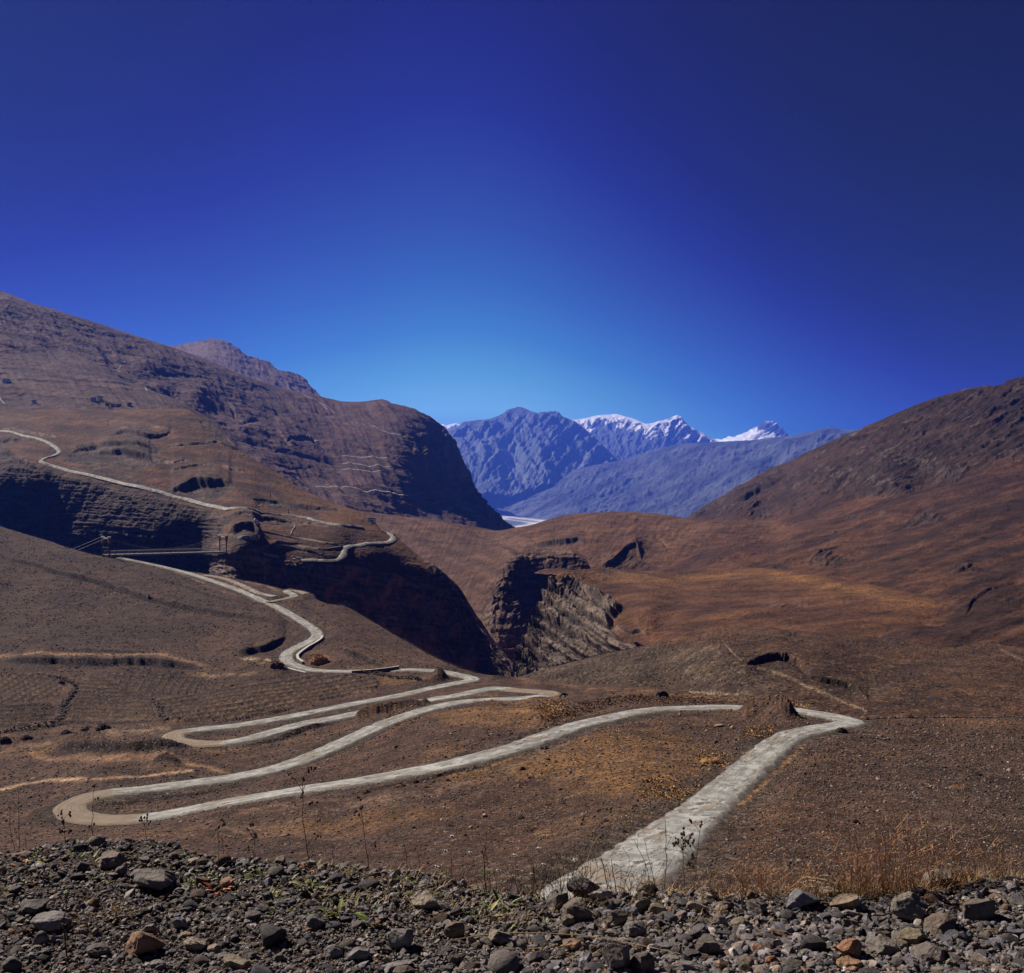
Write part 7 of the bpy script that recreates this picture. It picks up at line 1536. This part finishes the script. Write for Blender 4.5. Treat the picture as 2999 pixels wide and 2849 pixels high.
P = BH.sample(252.8, 529.5); root = empty('stupa', P, 'small white stupa on the rocky knoll above the bridge', 'stupa')
MB().box(P + [0, 0, .3], (1.9, 1.9, 1.6)).box(P + [0, 0, 1.2], (1.4, 1.4, .4)).build('plinth', M_WHITE, root)
v, f = ICO[2]; MB().add(v * np.array([.62, .62, .6]) + P + [0, 0, 1.7], f).build('dome', M_WHITE, root, True)
MB().tube(np.array([P + [0, 0, 2.1], P + [0, 0, 3.1]]), .2, .04, 6).build('spire', M_WHITE, root)
P = BH.sample(394.3, 537); tag(MB().box(P + [0, 0, .8], (1.1, .8, 2.4)).box(P + [0, 0, 2.15], (1.4, 1.0, .3)).build('road_marker', M_CONC, None, False, P), 'squat grey marker post on the tip of the road bend', 'marker post')

# small pickup on the far road
P = BH.sample(297, 561.5) + [0, 0, .8]; P = W(297, 560.3, P[1] - 1.0); root = empty('pickup_truck', P, 'small white pickup stopped on the gorge-side road', 'pickup'); root.rotation_euler = (0, 0, .12)
def pb(name, mb, mat):
    mb.v = [q + np.array(P) for q in mb.v]; return mb.build(name, mat, root)
M_PAINT = plain('white_paint', (0.62, 0.63, 0.65), .35, .5, .04); M_TYRE = plain('tyre_rubber', (0.02, 0.02, 0.02), .8, .2, .1); M_GLASS = plain('dark_glass', (0.03, 0.04, 0.055), .15, .6, .1)
pb('body', MB().box((0, 0, .75), (4.6, 1.75, .55)), M_PAINT); pb('cabin', MB().add(np.array([(-.9, -.8, 1.03), (1.0, -.8, 1.03), (1.0, .8, 1.03), (-.9, .8, 1.03), (-.4, -.7, 1.7), (.8, -.7, 1.7), (.8, .7, 1.7), (-.4, .7, 1.7)]), [(3, 2, 1, 0), (4, 5, 6, 7), (0, 1, 5, 4), (1, 2, 6, 5), (2, 3, 7, 6), (3, 0, 4, 7)]), M_PAINT)
pb('side_window', MB().box((.1, -.79, 1.38), (1.0, .04, .4)), M_GLASS); pb('load_bed', MB().box((1.65, 0, 1.2), (1.25, 1.6, .35)), plain('bed_canvas', (0.2, 0.24, 0.32)))
for x in (-1.45, 1.45):
    for y in (-.85, .85):
        an = np.linspace(0, math.tau, 14, endpoint=False); ring = np.stack([np.cos(an) * .38, an * 0, np.sin(an) * .38], -1)
        V = np.concatenate([ring + [x, y - .12, .38], ring + [x, y + .12, .38], [[x, y - .12, .38], [x, y + .12, .38]]]); i = np.arange(14); j = (i + 1) % 14
        mb = MB().add(V, np.stack([i, j, j + 14, i + 14], -1)); mb.t.append(np.concatenate([np.stack([j, i, i * 0 + 28], -1), np.stack([i + 14, j + 14, i * 0 + 29], -1)])); pb('wheel', mb, M_TYRE)

# wooden power poles and their wires
M_POLE = plain('pole_wood', (0.07, 0.055, 0.05), .9, .1, .2, 2); poles = []
for px, py, hpx, lab in ((270.2, 499.5, 7, 'slim power pole on the brown hill above the upper road'), (288.5, 516.5, 6.5, 'power pole just above the upper road'), (323, 559, 9, 'power pole at the loop of the gorge-side road'), (314, 396, 6, 'far pole'), (108.5, 428, 5.5, 'lone pole on the smooth brown hill below the village')):
    if lab == 'far pole': continue
    P = BH.sample(px, py); h = hpx / F * P[1]
    root = empty('power_pole', P, lab, 'power pole', 'power poles on the hill across the river')
    MB().tube(np.array([P - [0, 0, 1], P + [0, 0, h]]), .22, .15, 6).build('post', M_POLE, root)
    MB().box(P + [0, 0, h - .5], (2.0, .2, .2)).build('crossarm', M_POLE, root)
    poles.append(P + np.array([0, 0, h - .4]))
for i in range(2):
    a, b = poles[i], poles[i + 1]
    p = bend(a, b, (0, 0, -1.5), 16)
    tag(MB().tube(p, .05, .05, 3).build('power_line', M_CAB, None, False, a), ['sagging wire from the hill pole to the roadside pole', 'sagging wire from the roadside pole down to the loop'][i], 'wire')
# ================================================================== air, light, camera
mh = bpy.data.materials.new('haze_air'); mh.use_nodes = True
t = mh.node_tree; t.nodes.clear()
out = t.nodes.new('ShaderNodeOutputMaterial'); pv = t.nodes.new('ShaderNodeVolumePrincipled')
pv.inputs['Color'].default_value = HAZE_COL; pv.inputs['Density'].default_value = HAZE; pv.inputs['Anisotropy'].default_value = 0.3
t.links.new(pv.outputs[0], out.inputs['Volume'])
bx = np.array([(x, y, z) for x in (-14000, 14000) for y in (-400, 24000) for z in (-700, 1430)], float)
fc = np.array([(0, 1, 3, 2), (4, 6, 7, 5), (0, 4, 5, 1), (2, 3, 7, 6), (0, 2, 6, 4), (1, 5, 7, 3)])
o = mesh_np('haze', bx, fc, mh, None, False); o['kind'] = 'stuff'

w = bpy.data.worlds.new('World'); scene.world = w; w.use_nodes = True
t = w.node_tree; bg = t.nodes['Background']
sky = t.nodes.new('ShaderNodeTexSky'); sky.sky_type = 'NISHITA'; sky.sun_disc = False
sky.sun_elevation = math.asin(SUN_DIR[2]); sky.sun_rotation = math.atan2(SUN_DIR[0], SUN_DIR[1])
sky.altitude = 4000; sky.air_density = 1.0; sky.dust_density = 0.0; sky.ozone_density = 2.0
# the clear high-altitude sky: the Nishita brightness picks the tone, with vignette-like darkening to left and right put into it
sp = t.nodes.new('ShaderNodeSeparateColor'); t.links.new(sky.outputs[0], sp.inputs[0])
tc = t.nodes.new('ShaderNodeTexCoord'); sx = t.nodes.new('ShaderNodeSeparateXYZ'); t.links.new(tc.outputs['Generated'], sx.inputs[0])
fall = t.nodes.new('ShaderNodeValToRGB'); fall.color_ramp.interpolation = 'B_SPLINE'
mr = t.nodes.new('ShaderNodeMapRange'); t.links.new(sx.outputs[0], mr.inputs[0]); mr.inputs[1].default_value = -1; mr.inputs[2].default_value = 1
t.links.new(mr.outputs[0], fall.inputs[0])
def stops(r, lst):
    e = r.color_ramp.elements
    while len(e) > 1: e.remove(e[-1])
    for i, (p, c) in enumerate(lst):
        x = e[0] if i == 0 else e.new(p)
        x.position = p; x.color = (*(c if isinstance(c, tuple) else (c, c, c)), 1)
stops(fall, SKY_FALL)
ml = t.nodes.new('ShaderNodeMath'); ml.operation = 'MULTIPLY'; t.links.new(sp.outputs[1], ml.inputs[0]); t.links.new(fall.outputs[0], ml.inputs[1])
dv = t.nodes.new('ShaderNodeMath'); dv.operation = 'DIVIDE'; t.links.new(ml.outputs[0], dv.inputs[0]); dv.inputs[1].default_value = 10.0
pal = t.nodes.new('ShaderNodeValToRGB'); pal.color_ramp.interpolation = 'LINEAR'; t.links.new(dv.outputs[0], pal.inputs[0])
stops(pal, [(p / 10.0, c) for p, c in SKY_PAL])
vm = t.nodes.new('ShaderNodeVectorMath'); vm.operation = 'SCALE'; t.links.new(pal.outputs[0], vm.inputs[0]); vm.inputs['Scale'].default_value = 10.0 / 2 ** EXPO
t.links.new(vm.outputs[0], bg.inputs['Color'])
bg.inputs['Strength'].default_value = SKY_STR

sl = bpy.data.lights.new('sun', 'SUN'); sl.energy = SUN_E; sl.angle = math.radians(.5); sl.color = (1, .89, .75)
so = bpy.data.objects.new('sun', sl); COL.objects.link(so)
so.rotation_euler = Vector((-SUN_DIR[0], -SUN_DIR[1], -SUN_DIR[2])).to_track_quat('-Z', 'Y').to_euler()

cd = bpy.data.cameras.new('camera'); co = bpy.data.objects.new('camera', cd); COL.objects.link(co)
cd.sensor_fit = 'HORIZONTAL'; cd.sensor_width = 36; cd.lens = 36; cd.clip_start = .1; cd.clip_end = 60000
co.location = (0, 0, 0); co.rotation_euler = (math.radians(90), 0, 0)
scene.camera = co
vs = scene.view_settings; vs.view_transform = 'Standard'; vs.look = 'None'; vs.gamma = 1; vs.use_curve_mapping = False; vs.exposure = EXPO
scene.cycles.max_bounces = 4; scene.cycles.diffuse_bounces = 2; scene.cycles.glossy_bounces = 1; scene.cycles.volume_bounces = 1
